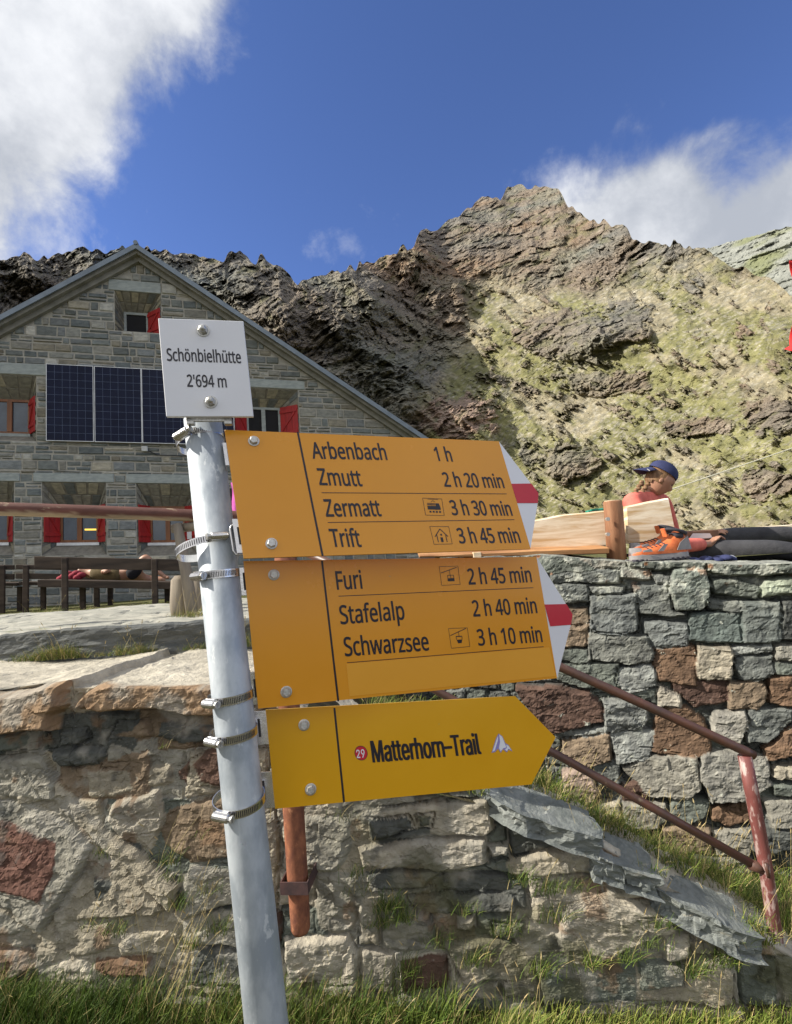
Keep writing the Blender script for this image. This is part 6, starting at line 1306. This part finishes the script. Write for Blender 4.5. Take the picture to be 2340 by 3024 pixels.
def sign_board(bd, outline, mats, name, label, bolts, e=None):
    m = MB(); P = [bd.p(x, y, 0) for x, y in outline]; m.prism(P, -bd.n * TH)
    n = len(outline); o = m.build(name, mats, post_e); o['label'] = label
    o.data.polygons[0].material_index = 0
    for i, p_ in enumerate(o.data.polygons): p_.material_index = 0 if abs(np.dot(np.array(p_.normal), bd.n)) > .9 else 1
    for q in bolts: l = bd.loc(*q); hexbolt(bd, l[0], l[1], 0, o)
    return o
# place plate
bd = Board([(467, 939), (719, 948), (749, 1230), (491, 1230)], .80)
m = MB(); m.box(bd.p(0, -bd.H, -.006), bd.a * bd.W, bd.b * bd.H, bd.n * .006, bev=.0008); pl_ = m.build('place_plate', MT['plate'], post_e)
Zp = lambda x, y: (x * .71, 600 + y * .71)
for q in ((846, 530), (877, 827)): l = bd.loc(*Zp(*q)); hexbolt(bd, l[0], l[1], 0, pl_, r=.0078, domed=True)
m = MB(); board_text(bd, m, 'Schönbielhütte', Zp(697, 655), Zp(1004, 665), .0202, bold=.00035); m.build('lettering', MT['ink'], pl_); m = MB(); board_text(bd, m, "2'694 m", Zp(781, 763), Zp(944, 766), .0196, bold=.00035); m.build('lettering', MT['ink'], pl_)
m = MB(); c = bd.p(bd.W * .47, -bd.H * .985, -.008); m.box(c - bd.a * .034, bd.a * .068, -bd.b * .008, -bd.n * .003, bev=.001); m.box(c - bd.a * .034, bd.a * .012, -bd.b * .012, -bd.n * .010, bev=.001); m.box(c + bd.a * .022, bd.a * .012, -bd.b * .012, -bd.n * .010, bev=.001); m.build('plate_bracket', MT['boltm'], post_e)
# --- upper sign
def arrow(bd, q_top, q_tip, q_tip2, q_bot, reds, parent, z=.0002):
    """white pointed end with a red middle band, fixed to the yellow board"""
    T, A, B, Bo = (bd.loc(*q) for q in (q_top, q_tip, q_tip2, q_bot)); tl = bd.loc(*reds[0]); tr = bd.loc(*reds[1]); bl = bd.loc(*reds[2]); br = bd.loc(*reds[3])
    m = MB(); m.prism([bd.p(x, y, -.0003) for x, y in (T, Bo, B, A)], -bd.n * (TH - .0008)); o = m.build('arrow_tip', MT['signwhite'], parent)
    m = MB(); bd.flat(m, [tuple(tl), tuple(bl), tuple(br), tuple(B), tuple(A), tuple(tr)], [(0, 1, 2, 3, 4, 5)], .0004); m.build('red_band', MT['signred'], o)
b1 = Board([(663, 1269), (1474, 1303), (1568, 1621), (720, 1649)], .82)
s1 = sign_board(b1, [(0, 0), (0, -b1.H), (b1.W, -b1.H), (b1.W, 0)], [MT['yellow'], MT['signedge']], 'direction_sign', 'uppermost yellow sign listing Arbenbach, Zmutt, Zermatt and Trift', [Z3(220, 151), Z3(297, 596)])
arrow(b1, Z3(1285, 152), Z3(1456, 377), Z3(1453, 420), Z3(1422, 618), [Z3(1338, 336), Z3(1425, 335), Z3(1364, 420), Z3(1453, 420)], s1)
m = MB(); line2(b1, m, Z3(411, 112), Z3(519, 649), .0032)
line2(b1, m, Z3(515, 375), Z3(1318, 380), .0011); line2(b1, m, Z3(541, 504), Z3(1351, 492), .0011)
ch = .0295
for t, x0, y0, x1, y1 in (('Arbenbach', 478, 226, 800, 232), ('1 h', 1014, 236, 1084, 239), ('Zmutt', 507, 341, 692, 346), ('2 h 20 min', 1050, 348, 1309, 354), ('Zermatt', 536, 478, 775, 476), ('3 h 30 min', 1083, 471, 1344, 474), ('Trift', 563, 609, 688, 609), ('3 h 45 min', 1115, 594, 1380, 591)):
    if t == 'Trift': x0, y0 = 560, 609
    board_text(b1, m, t, Z3(x0, y0), Z3(x1, y1), ch if x0 < 900 else .0272, bold=.00055)
def icon(bd, m, quad, draw):
    Q = [bd.loc(*Z3(*q)) for q in quad]                      # tl tr br bl
    f = lambda u, v: Q[3] * (1 - u) * (1 - v) + Q[2] * u * (1 - v) + Q[1] * u * v + Q[0] * (1 - u) * v
    def ln(a, b, w=.0007):
        a, b = f(*a), f(*b); d = (b - a) / np.linalg.norm(b - a); n_ = np.array([-d[1], d[0]]) * w / 2; bd.flat(m, [tuple(a - n_), tuple(b - n_), tuple(b + n_), tuple(a + n_)], [(0, 1, 2, 3)], .0005)
    def pg(pts): bd.flat(m, [tuple(f(*p)) for p in pts], [tuple(range(len(pts)))], .0006)
    for a, b in (((0, 0), (1, 0)), ((1, 0), (1, 1)), ((1, 1), (0, 1)), ((0, 1), (0, 0))): ln(a, b)
    draw(ln, pg)
def ic_train(ln, pg):
    pg([(.18, .34), (.86, .34), (.86, .46), (.80, .72), (.62, .72), (.62, .55), (.18, .55)]); ln((.18, .62), (.6, .62), .0016); ln((.18, .70), (.6, .70), .0012)
    for k in range(4): pg([(.24 + .17 * k, .16), (.34 + .17 * k, .16), (.34 + .17 * k, .26), (.24 + .17 * k, .26)])
    ln((.4, .78), (.5, .88)); ln((.5, .88), (.62, .78)); ln((.25, .95), (.8, .95))
def ic_house(ln, pg):
    ln((.15, .42), (.5, .86), .0014); ln((.5, .86), (.85, .42), .0014); ln((.26, .12), (.26, .55), .0014); ln((.74, .12), (.74, .55), .0014); pg([(.42, .12), (.55, .12), (.55, .38), (.42, .38)]); pg([(.46, .48), (.54, .48), (.54, .58), (.46, .58)])
def ic_cabin(ln, pg):
    ln((.05, .66), (.92, .93), .0012); ln((.52, .8), (.52, .5), .0009); pg([(.36, .20), (.72, .20), (.72, .36), (.36, .36)]); ln((.38, .36), (.38, .52), .0010); ln((.70, .36), (.70, .52), .0010); ln((.54, .36), (.54, .52), .0009); ln((.38, .52), (.70, .52), .001)
def ic_gond(ln, pg):
    ln((.05, .64), (.92, .97), .0012); ln((.5, .82), (.5, .58), .0009); pg([(.40, .22), (.58, .22), (.64, .40), (.34, .40)]); ln((.35, .40), (.33, .56), .001); ln((.63, .40), (.65, .56), .001); ln((.33, .57), (.65, .57), .0016)
icon(b1, m, [(953, 398), (1036, 402), (1047, 474), (966, 472)], ic_train); icon(b1, m, [(984, 521), (1066, 522), (1082, 597), (1003, 599)], ic_house)
m.build('lettering', MT['ink'], s1)
# --- middle sign
b2 = Board([(719, 1657), (1585, 1644), (1646, 2003), (763, 2093)], .815)
s2 = sign_board(b2, [(0, 0), (0, -b2.H), (b2.W, -b2.H), (b2.W, 0)], [MT['yellow'], MT['signedge']], 'direction_sign', 'middle yellow sign listing Furi, Stafelalp and Schwarzsee above a blank sticker', [Z3(307, 731), Z3(361, 1239)])
arrow(b2, Z3(1448, 652), Z3(1604, 903), Z3(1597, 948), Z3(1537, 1180), [Z3(1482, 860), Z3(1577, 858), Z3(1507, 955), Z3(1597, 948)], s2)
m = MB(); line2(b2, m, Z3(516, 670), Z3(587, 1281), .0032); line2(b2, m, Z3(588, 824), Z3(1433, 787), .0011); line2(b2, m, Z3(625, 1113), Z3(1478, 1043), .0011)
for t, x0, y0, x1, y1 in (('Furi', 583, 795, 692, 790), ('2 h 45 min', 1155, 773, 1428, 762), ('Stafelalp', 599, 945, 876, 924), ('2 h 40 min', 1175, 912, 1451, 896), ('Schwarzsee', 618, 1084, 982, 1058), ('3 h 10 min', 1197, 1038, 1474, 1022)):
    board_text(b2, m, t, Z3(x0, y0), Z3(x1, y1), ch * 1.03 if x0 < 900 else .0285, bold=.00055)
icon(b2, m, [(1025, 696), (1106, 693), (1116, 773), (1036, 777)], ic_cabin); icon(b2, m, [(1065, 964), (1147, 961), (1158, 1042), (1078, 1050)], ic_gond)
m.build('lettering', MT['ink'], s2)
m = MB(); Q = [b2.loc(*Z3(*q)) for q in ((622, 1117), (636, 1258), (1530, 1170), (1503, 1046))]; m.prism([b2.p(x, y, .0002) for x, y in Q], b2.n * .0002); m.build('sticker', MT['sticker'], s2)
# --- trail sign
b3 = Board([(785, 2097), (1522, 2056), (1570, 2317), (813, 2389)], .825)
tip = b3.loc(*Z3(1531, 1437))
s3 = sign_board(b3, [(0, 0), (0, -b3.H), (b3.W, -b3.H), tuple(tip), (b3.W, 0)], [MT['yellow3'], MT['signedge']], 'direction_sign', 'lowest and smallest yellow sign, pointed, reading Matterhorn-Trail', [Z3(438, 1383), Z3(467, 1662)])
m = MB(); line2(b3, m, Z3(570, 1309), Z3(612, 1718), .0032); board_text(b3, m, 'Matterhorn–Trail', Z3(739, 1545), Z3(1206, 1508), .0335, font='I', bold=.0003)
for dx_ in (-1.6, 1.6): board_text(b3, m, 'Matterhorn–Trail', (Z3(739, 1545)[0] + dx_, Z3(739, 1545)[1]), (Z3(1206, 1508)[0] + dx_, Z3(1206, 1508)[1]), .0335, font='I', bold=.0003, z=.0007 + dx_ * .00005)
m.build('lettering', MT['ink'], s3)
m = MB(); c = b3.loc(*Z3(686, 1505)); rr = .0100
def disc(r, z, mi): b3.flat(m, [(c[0] + r * math.cos(t), c[1] + r * 1.06 * math.sin(t)) for t in np.linspace(0, 2 * math.pi, 33)[:-1]], [tuple(range(32))], z, mi)
disc(rr + .0008, .0004, 1); disc(rr, .0006, 0); board_text(b3, m, '29', Z3(668, 1526), Z3(703, 1523), .0125, font='I', z=.0009, bold=.0002, mi=2); m.build('route_badge', [MT['signred'], MT['ink'], MT['signwhite']], s3)
m = MB()
def lg(pts, z, mi): b3.flat(m, [tuple(b3.loc(*Z3(*p))) for p in pts], [tuple(range(len(pts)))], z, mi)
lg([(1252, 1504), (1262, 1472), (1272, 1440), (1283, 1420), (1300, 1433), (1312, 1462), (1326, 1470), (1343, 1498), (1326, 1490), (1318, 1502), (1302, 1488), (1292, 1504), (1280, 1486), (1268, 1500)], .0004, 1)
lg([(1256, 1499), (1265, 1472), (1275, 1441), (1281, 1430), (1279, 1452), (1271, 1478), (1266, 1494)], .0006, 0); lg([(1285, 1424), (1298, 1435), (1309, 1462), (1316, 1480), (1303, 1484), (1291, 1498), (1284, 1482), (1289, 1455)], .0006, 0); lg([(1315, 1468), (1325, 1473), (1338, 1493), (1325, 1486), (1318, 1497), (1310, 1489), (1319, 1482)], .0007, 0)
m.build('mountain_logo', [MT['signwhite'], MT['purple']], s3)
# brackets behind the boards
def strip_bracket(bd, y0, y1, x0=-.016, parent=post_e, slot=True):
    m = MB(); zf = -.006; t_ = .0022
    m.box(bd.p(x0, y1, zf), bd.a * .050, bd.b * (y0 - y1), -bd.n * t_, bev=.0004)
    m.box(bd.p(x0 + .0, y1, zf - t_), bd.a * t_, bd.b * (y0 - y1), -bd.n * .034, bev=.0004)
    br = m.build('bracket', MT['steel'], parent)
    if slot: m = MB(); ym = (y0 + y1) / 2; m.box(bd.p(x0 + .005, ym - .014, zf + .0002), bd.a * .004, bd.b * .028, bd.n * .0002); m.build('slot', MT['slot'], br)
strip_bracket(b3, -.002, -.054, x0=-.020); strip_bracket(b3, b3.H * -.64, -b3.H * 1.0, x0=-.022)
strip_bracket(b1, -.02, -.06, x0=-.006, slot=False); strip_bracket(b1, -.150, -.205, x0=-.008); strip_bracket(b2, -.01, -.055, x0=-.008); strip_bracket(b2, -.175, -.225, x0=-.008)
def wire(bd, ya, yb, dx):
    m = MB(); n_ = bd.n; P = [bd.p(.0, ya, -.012), bd.p(-dx, ya, -.014), bd.p(-dx - .003, ya - .006, -.014), bd.p(-dx - .003, yb + .006, -.014), bd.p(-dx, yb, -.014), bd.p(.03, yb - .002, -.012)]; m.tube(P, .0016, 8); m.build('wire_clip', MT['steel'], post_e, smooth=True)
wire(b1, -.158, -.205, .010); wire(b2, -.012, -.05, .008)

# ---------------------------------------------------------------- grass
GV = []; GF = []; GC = []; gn = 0
rgG = np.random.default_rng(99)
def blade(p, L, w, lean, az, curl, col, head=None, seg=3):
    global gn
    d = np.array([math.cos(az), math.sin(az), 0]); s = np.array([-math.sin(az + .6), math.cos(az + .6), 0]); base_i = gn
    for i in range(seg + 1):
        t = i / seg; h = L * t * (1 - .25 * curl * t); o = L * (lean * t + curl * t * t * .7); c = p + d * o + np.array([0, 0, h]); ww = w * (1 - t) ** .7 + (.0004 if i == seg else 0)
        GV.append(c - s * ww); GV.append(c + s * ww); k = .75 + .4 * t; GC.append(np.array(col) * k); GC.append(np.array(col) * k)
        if i: a = base_i + 2 * (i - 1); GF.append((a, a + 1, a + 3, a + 2))
    gn += 2 * (seg + 1)
    if head is not None:
        tipc = p + d * L * (lean + curl * .7) + np.array([0, 0, L * (1 - .25 * curl)]); hd = (d * (lean + 1.4 * curl) + np.array([0, 0, 1 - .5 * curl])); hd /= np.linalg.norm(hd)
        for q in range(2):
            sv = np.array([math.cos(az + q * 1.57 + 1), math.sin(az + q * 1.57 + 1), 0]) * head[1]; b0 = gn
            for (t, r) in ((0, .2), (.25, 1), (.6, .8), (1, .05)):
                c = tipc + hd * head[0] * (t - .1); GV.append(c - sv * r); GV.append(c + sv * r); GC.append(np.array(head[2])); GC.append(np.array(head[2]))
            for i in range(3): a = b0 + 2 * i; GF.append((a, a + 1, a + 3, a + 2))
            gn += 8
G1 = (.10, .155, .022); G2 = (.17, .21, .04); G3 = (.06, .10, .018); DRY = (.42, .33, .15); DRY2 = (.30, .22, .10); GY = (.26, .28, .06)
def turf(n, fx, zf, L=(.05, .14), cols=(G1, G2, G3, GY), pdry=.08, w=.0016, lean=.5):
    for _ in range(n):
        x, y = fx(); z = zf(x, y); c = cols[rgG.integers(len(cols))] if rgG.random() > pdry else (DRY, DRY2)[rgG.integers(2)]
        blade(np.array([x, y, z]), rgG.uniform(*L), w * rgG.uniform(.7, 1.4), rgG.uniform(0, lean), rgG.uniform(0, 6.283), rgG.uniform(0, .9), np.array(c) * rgG.uniform(.8, 1.2))
def tuft(p, n, L, spread=.03, cols=(G1, G2, G3), stalks=0, SL=.25, w=.0015, pdry=.1, lean=.45):
    p = np.asarray(p, float)
    for _ in range(n):
        q = p + np.array([rgG.normal(0, spread), rgG.normal(0, spread * .5), 0]); c = cols[rgG.integers(len(cols))] if rgG.random() > pdry else DRY
        blade(q, L * rgG.uniform(.4, 1.1), w * rgG.uniform(.7, 1.3), rgG.uniform(.05, lean), rgG.uniform(0, 6.283), rgG.uniform(0, 1.0), np.array(c) * rgG.uniform(.8, 1.2))
    for _ in range(stalks):
        q = p + np.array([rgG.normal(0, spread), rgG.normal(0, spread * .5), 0]); az = rgG.choice([rgG.normal(0, .6), rgG.normal(math.pi, .7)])
        blade(q, SL * rgG.uniform(.6, 1.15), .0012, rgG.uniform(.0, .45), az, rgG.uniform(0, .5), DRY, head=(rgG.uniform(.018, .035), rgG.uniform(.0016, .0026), (.46, .36, .19)), seg=4)
FN = FW.N
def fwface(px, py, n=.03): return hit(px, py, FW.P0 + FN * n, FN)
def gz(x, y): return .03 * math.sin(x * 3) * .3
yw = lambda x: 2.0 - math.tan(math.radians(6)) * x
sheet('turf_base', -3, 4.5, .4, 2.12, lambda X, Y: -.16 + .05 * sstep(.4, .0, yw(X) - Y) + .02 * fbm(p3(X, Y, 3), 4), 120, 60, MT['soil'])
def tz(x, y): return -.165 + .05 * float(sstep(.4, .0, yw(x) - y))
def fx1():
    while True:
        x = rgG.uniform(-1.9, 2.3); y = yw(x) - abs(rgG.normal(0, .34)) - .02
        if y > .9: return x, y
turf(6500, fx1, tz, L=(.02, .07), pdry=.28)
turf(9000, lambda: ((x := rgG.uniform(.1, 2.4)), yw(x) - abs(rgG.normal(0, .3)) - .02), tz, L=(.03, .085), cols=(G1, G2, GY, GY))
turf(7000, lambda: (rgG.uniform(.2, 2.4), rgG.uniform(1.35, 1.9)), tz, L=(.03, .08), cols=(G1, G2, GY, GY))
turf(2600, lambda: ((x := rgG.uniform(-1.9, -1.0)), yw(x) - abs(rgG.normal(0, .12)) - .03), tz, L=(.09, .19), cols=(G3, G1, G3), lean=.35)
turf(2200, lambda: ((x := rgG.uniform(-.75, .1)), yw(x) - abs(rgG.normal(0, .10)) - .04), tz, L=(.08, .19), cols=(G3, G1, G2), lean=.35, pdry=.15)
# tall tufts along the foot of the wall
for px, n, L, st, SL in ((60, 160, .20, 4, .3), (170, 120, .17, 2, .25), (480, 50, .16, 10, .42), (505, 30, .16, 12, .5), (560, 90, .20, 5, .45), (640, 120, .22, 6, .5), (700, 90, .18, 3, .4), (900, 60, .14, 3, .2), (1060, 90, .16, 5, .25), (1120, 50, .12, 2, .2), (1250, 60, .12, 2, .18), (1480, 180, .17, 7, .28), (1530, 120, .15, 5, .25), (1450, 80, .15, 3, .25), (1700, 60, .10, 3, .2), (1850, 60, .10, 2, .2), (2050, 60, .1, 2, .2), (2250, 80, .1, 2, .2)):
    b = hit(px, 2850, FW.P0, FN); x = b[0]; y = yw(x) - rgG.uniform(.06, .22); tuft((x, y, tz(x, y)), n, L, .045, stalks=st, SL=SL, cols=(G1, G2, GY) if px > 1400 and px < 1560 else (G1, G2, G3), pdry=.12)
# tufts growing out of the front wall
for px, py, n, L, st in ((500, 2555, 60, .075, 7), (515, 2600, 40, .05, 2), (530, 2680, 60, .07, 2), (300, 2530, 25, .04, 3), (340, 2760, 70, .06, 2), (280, 2740, 40, .05, 1), (1060, 2590, 40, .06, 2), (1150, 2690, 150, .07, 2), (1190, 2720, 110, .06, 1), (1130, 2740, 80, .06, 1), (1060, 2640, 20, .08, 1), (1540, 2610, 80, .06, 1), (1620, 2640, 90, .06, 2), (1700, 2630, 60, .05, 1), (1640, 2720, 80, .06, 1),
    (1950, 2740, 80, .07, 1), (1930, 2800, 60, .06, 1), (2180, 2790, 110, .08, 1), (2150, 2850, 120, .08, 2), (1500, 2760, 90, .06, 1), (1300, 2790, 60, .05, 0), (620, 2640, 30, .06, 4), (585, 2480, 14, .05, 1), (740, 2420, 16, .05, 1), (1015, 2420, 22, .05, 2), (640, 2760, 60, .08, 3), (560, 2800, 60, .08, 4), (1400, 2850, 100, .07, 1), (1750, 2860, 100, .07, 1), (2050, 2880, 120, .07, 2), (1600, 2880, 100, .08, 1), (1200, 2880, 90, .08, 2), (1860, 2840, 80, .06, 1), (1380, 2700, 40, .045, 0)):
    tuft(fwface(px, py, .045), n, L, .028, stalks=st, SL=L * 2.1, w=.0011, lean=.7, cols=(G1, G3, G3, G2))
for px, py, L in ((470, 2195, .075), (500, 2200, .09), (450, 2190, .05)): blade(fwface(px, py, .05), L, .0009, .2, .2, 1.3, (.50, .40, .22), head=(.012, .003, (.55, .47, .3)), seg=5)
tuft(fwface(485, 2208, .05), 14, .03, .018, cols=(DRY, G2), lean=.9)
# moss and tufts where the cap meets the paving
for px, n, L, st in ((85, 90, .05, 0), (130, 160, .07, 1), (170, 240, .085, 3), (200, 260, .10, 5), (240, 200, .075, 1), (290, 70, .035, 0), (330, 70, .035, 2), (380, 160, .065, 3), (430, 180, .07, 9), (460, 90, .045, 2), (580, 70, .04, 2), (610, 90, .05, 2), (735, 110, .11, 6), (722, 60, .07, 2)):
    b = at(px, 1936, 2.83); tuft((b[0], 2.83, 1.095), n, L, .035, cols=(G2, (.2, .22, .09), GY, G1), stalks=st, SL=L * 2.1, w=.0012, lean=.9, pdry=.25)
# tufts at the far edge of the paving
for px, n, L, st in ((130, 90, .10, 6), (150, 90, .10, 5), (250, 70, .09, 2), (350, 80, .07, 2), (430, 50, .09, 3), (500, 60, .1, 2), (590, 60, .09, 4), (60, 40, .07, 1), (300, 60, .06, 0), (400, 60, .06, 0)):
    b = at(px, 1803, 5.05); tuft((b[0], 5.03, 1.17), n, L * 1.2, .08, cols=(G2, GY, G1), stalks=st, SL=L * 2.2, w=.0025, pdry=.25)
for px, n in ((585, 90), (610, 100), (560, 60)):
    b = at(px, 1850, 3.2); tuft((b[0], 3.15, 1.24), n, .06, .05, cols=(GY, G2), stalks=5, SL=.16, w=.0015, pdry=.4)
# bank between the walls
def bz(x, y): return float(bankz(np.array([[x]]), np.array([[y]]))[0, 0])
turf(6500, lambda: (rgG.uniform(-.2, 2.2), rgG.uniform(2.1, 2.9)), lambda x, y: bz(x, y) - .01, L=(.05, .15), pdry=.12)
for px, py, d, n, L, st, SL in ((1580, 2330, 2.2, 160, .12, 12, .22), (1640, 2400, 2.2, 180, .13, 14, .24), (1720, 2430, 2.2, 160, .13, 14, .24), (1800, 2490, 2.15, 140, .12, 12, .22), (1900, 2530, 2.15, 120, .12, 14, .26), (2000, 2600, 2.1, 120, .12, 10, .26), (2120, 2620, 2.05, 260, .17, 16, .36), (2170, 2680, 2.0, 200, .15, 10, .3), (2060, 2600, 2.1, 120, .14, 10, .4), (2330, 2640, 1.95, 220, .17, 14, .4), (2300, 2600, 2.0, 120, .18, 12, .42), (1600, 2270, 2.4, 60, .12, 8, .2), (1540, 2230, 2.4, 80, .14, 7, .2), (1750, 2400, 2.5, 80, .12, 9, .2), (1950, 2500, 2.5, 80, .12, 8, .3)):
    b = at(px, py, d); tuft((b[0], b[1], bz(b[0], b[1])), n, L, .06, cols=(G1, G2, GY, G3), stalks=st, SL=SL, pdry=.18, lean=.6)
for (xa, ya), (xb, yb) in (((1430, 2330), (1740, 2445)), ((1740, 2480), (1930, 2560)), ((1930, 2595), (2260, 2735))):
    for k in range(11):
        t = (k + .5) / 11; p0 = hit(xa + (xb - xa) * t, ya + (yb - ya) * t, FW.P0, FN) - FN * (.17 + .12 * rgG.random()); tuft((p0[0], p0[1], p0[2] - .01), 55, .075, .035, cols=(G1, G2, GY, G3), stalks=2, SL=.17, pdry=.15, lean=.6)
for px, py in ((1745, 2480), (1738, 2500), (1925, 2590), (1915, 2605), (1420, 2345), (2215, 2740), (2240, 2760), (2270, 2790)): tuft(fwface(px, py, .02), 45, .06, .022, cols=(G1, G3, GY), stalks=1, SL=.12)
b = at(1180, 2068, 2.3)
for k in range(6): tuft((b[0] - .12 + .06 * k, 2.35, b[2] - .05), 60, .07, .03, cols=(G2, GY), stalks=2, SL=.1, lean=.9)
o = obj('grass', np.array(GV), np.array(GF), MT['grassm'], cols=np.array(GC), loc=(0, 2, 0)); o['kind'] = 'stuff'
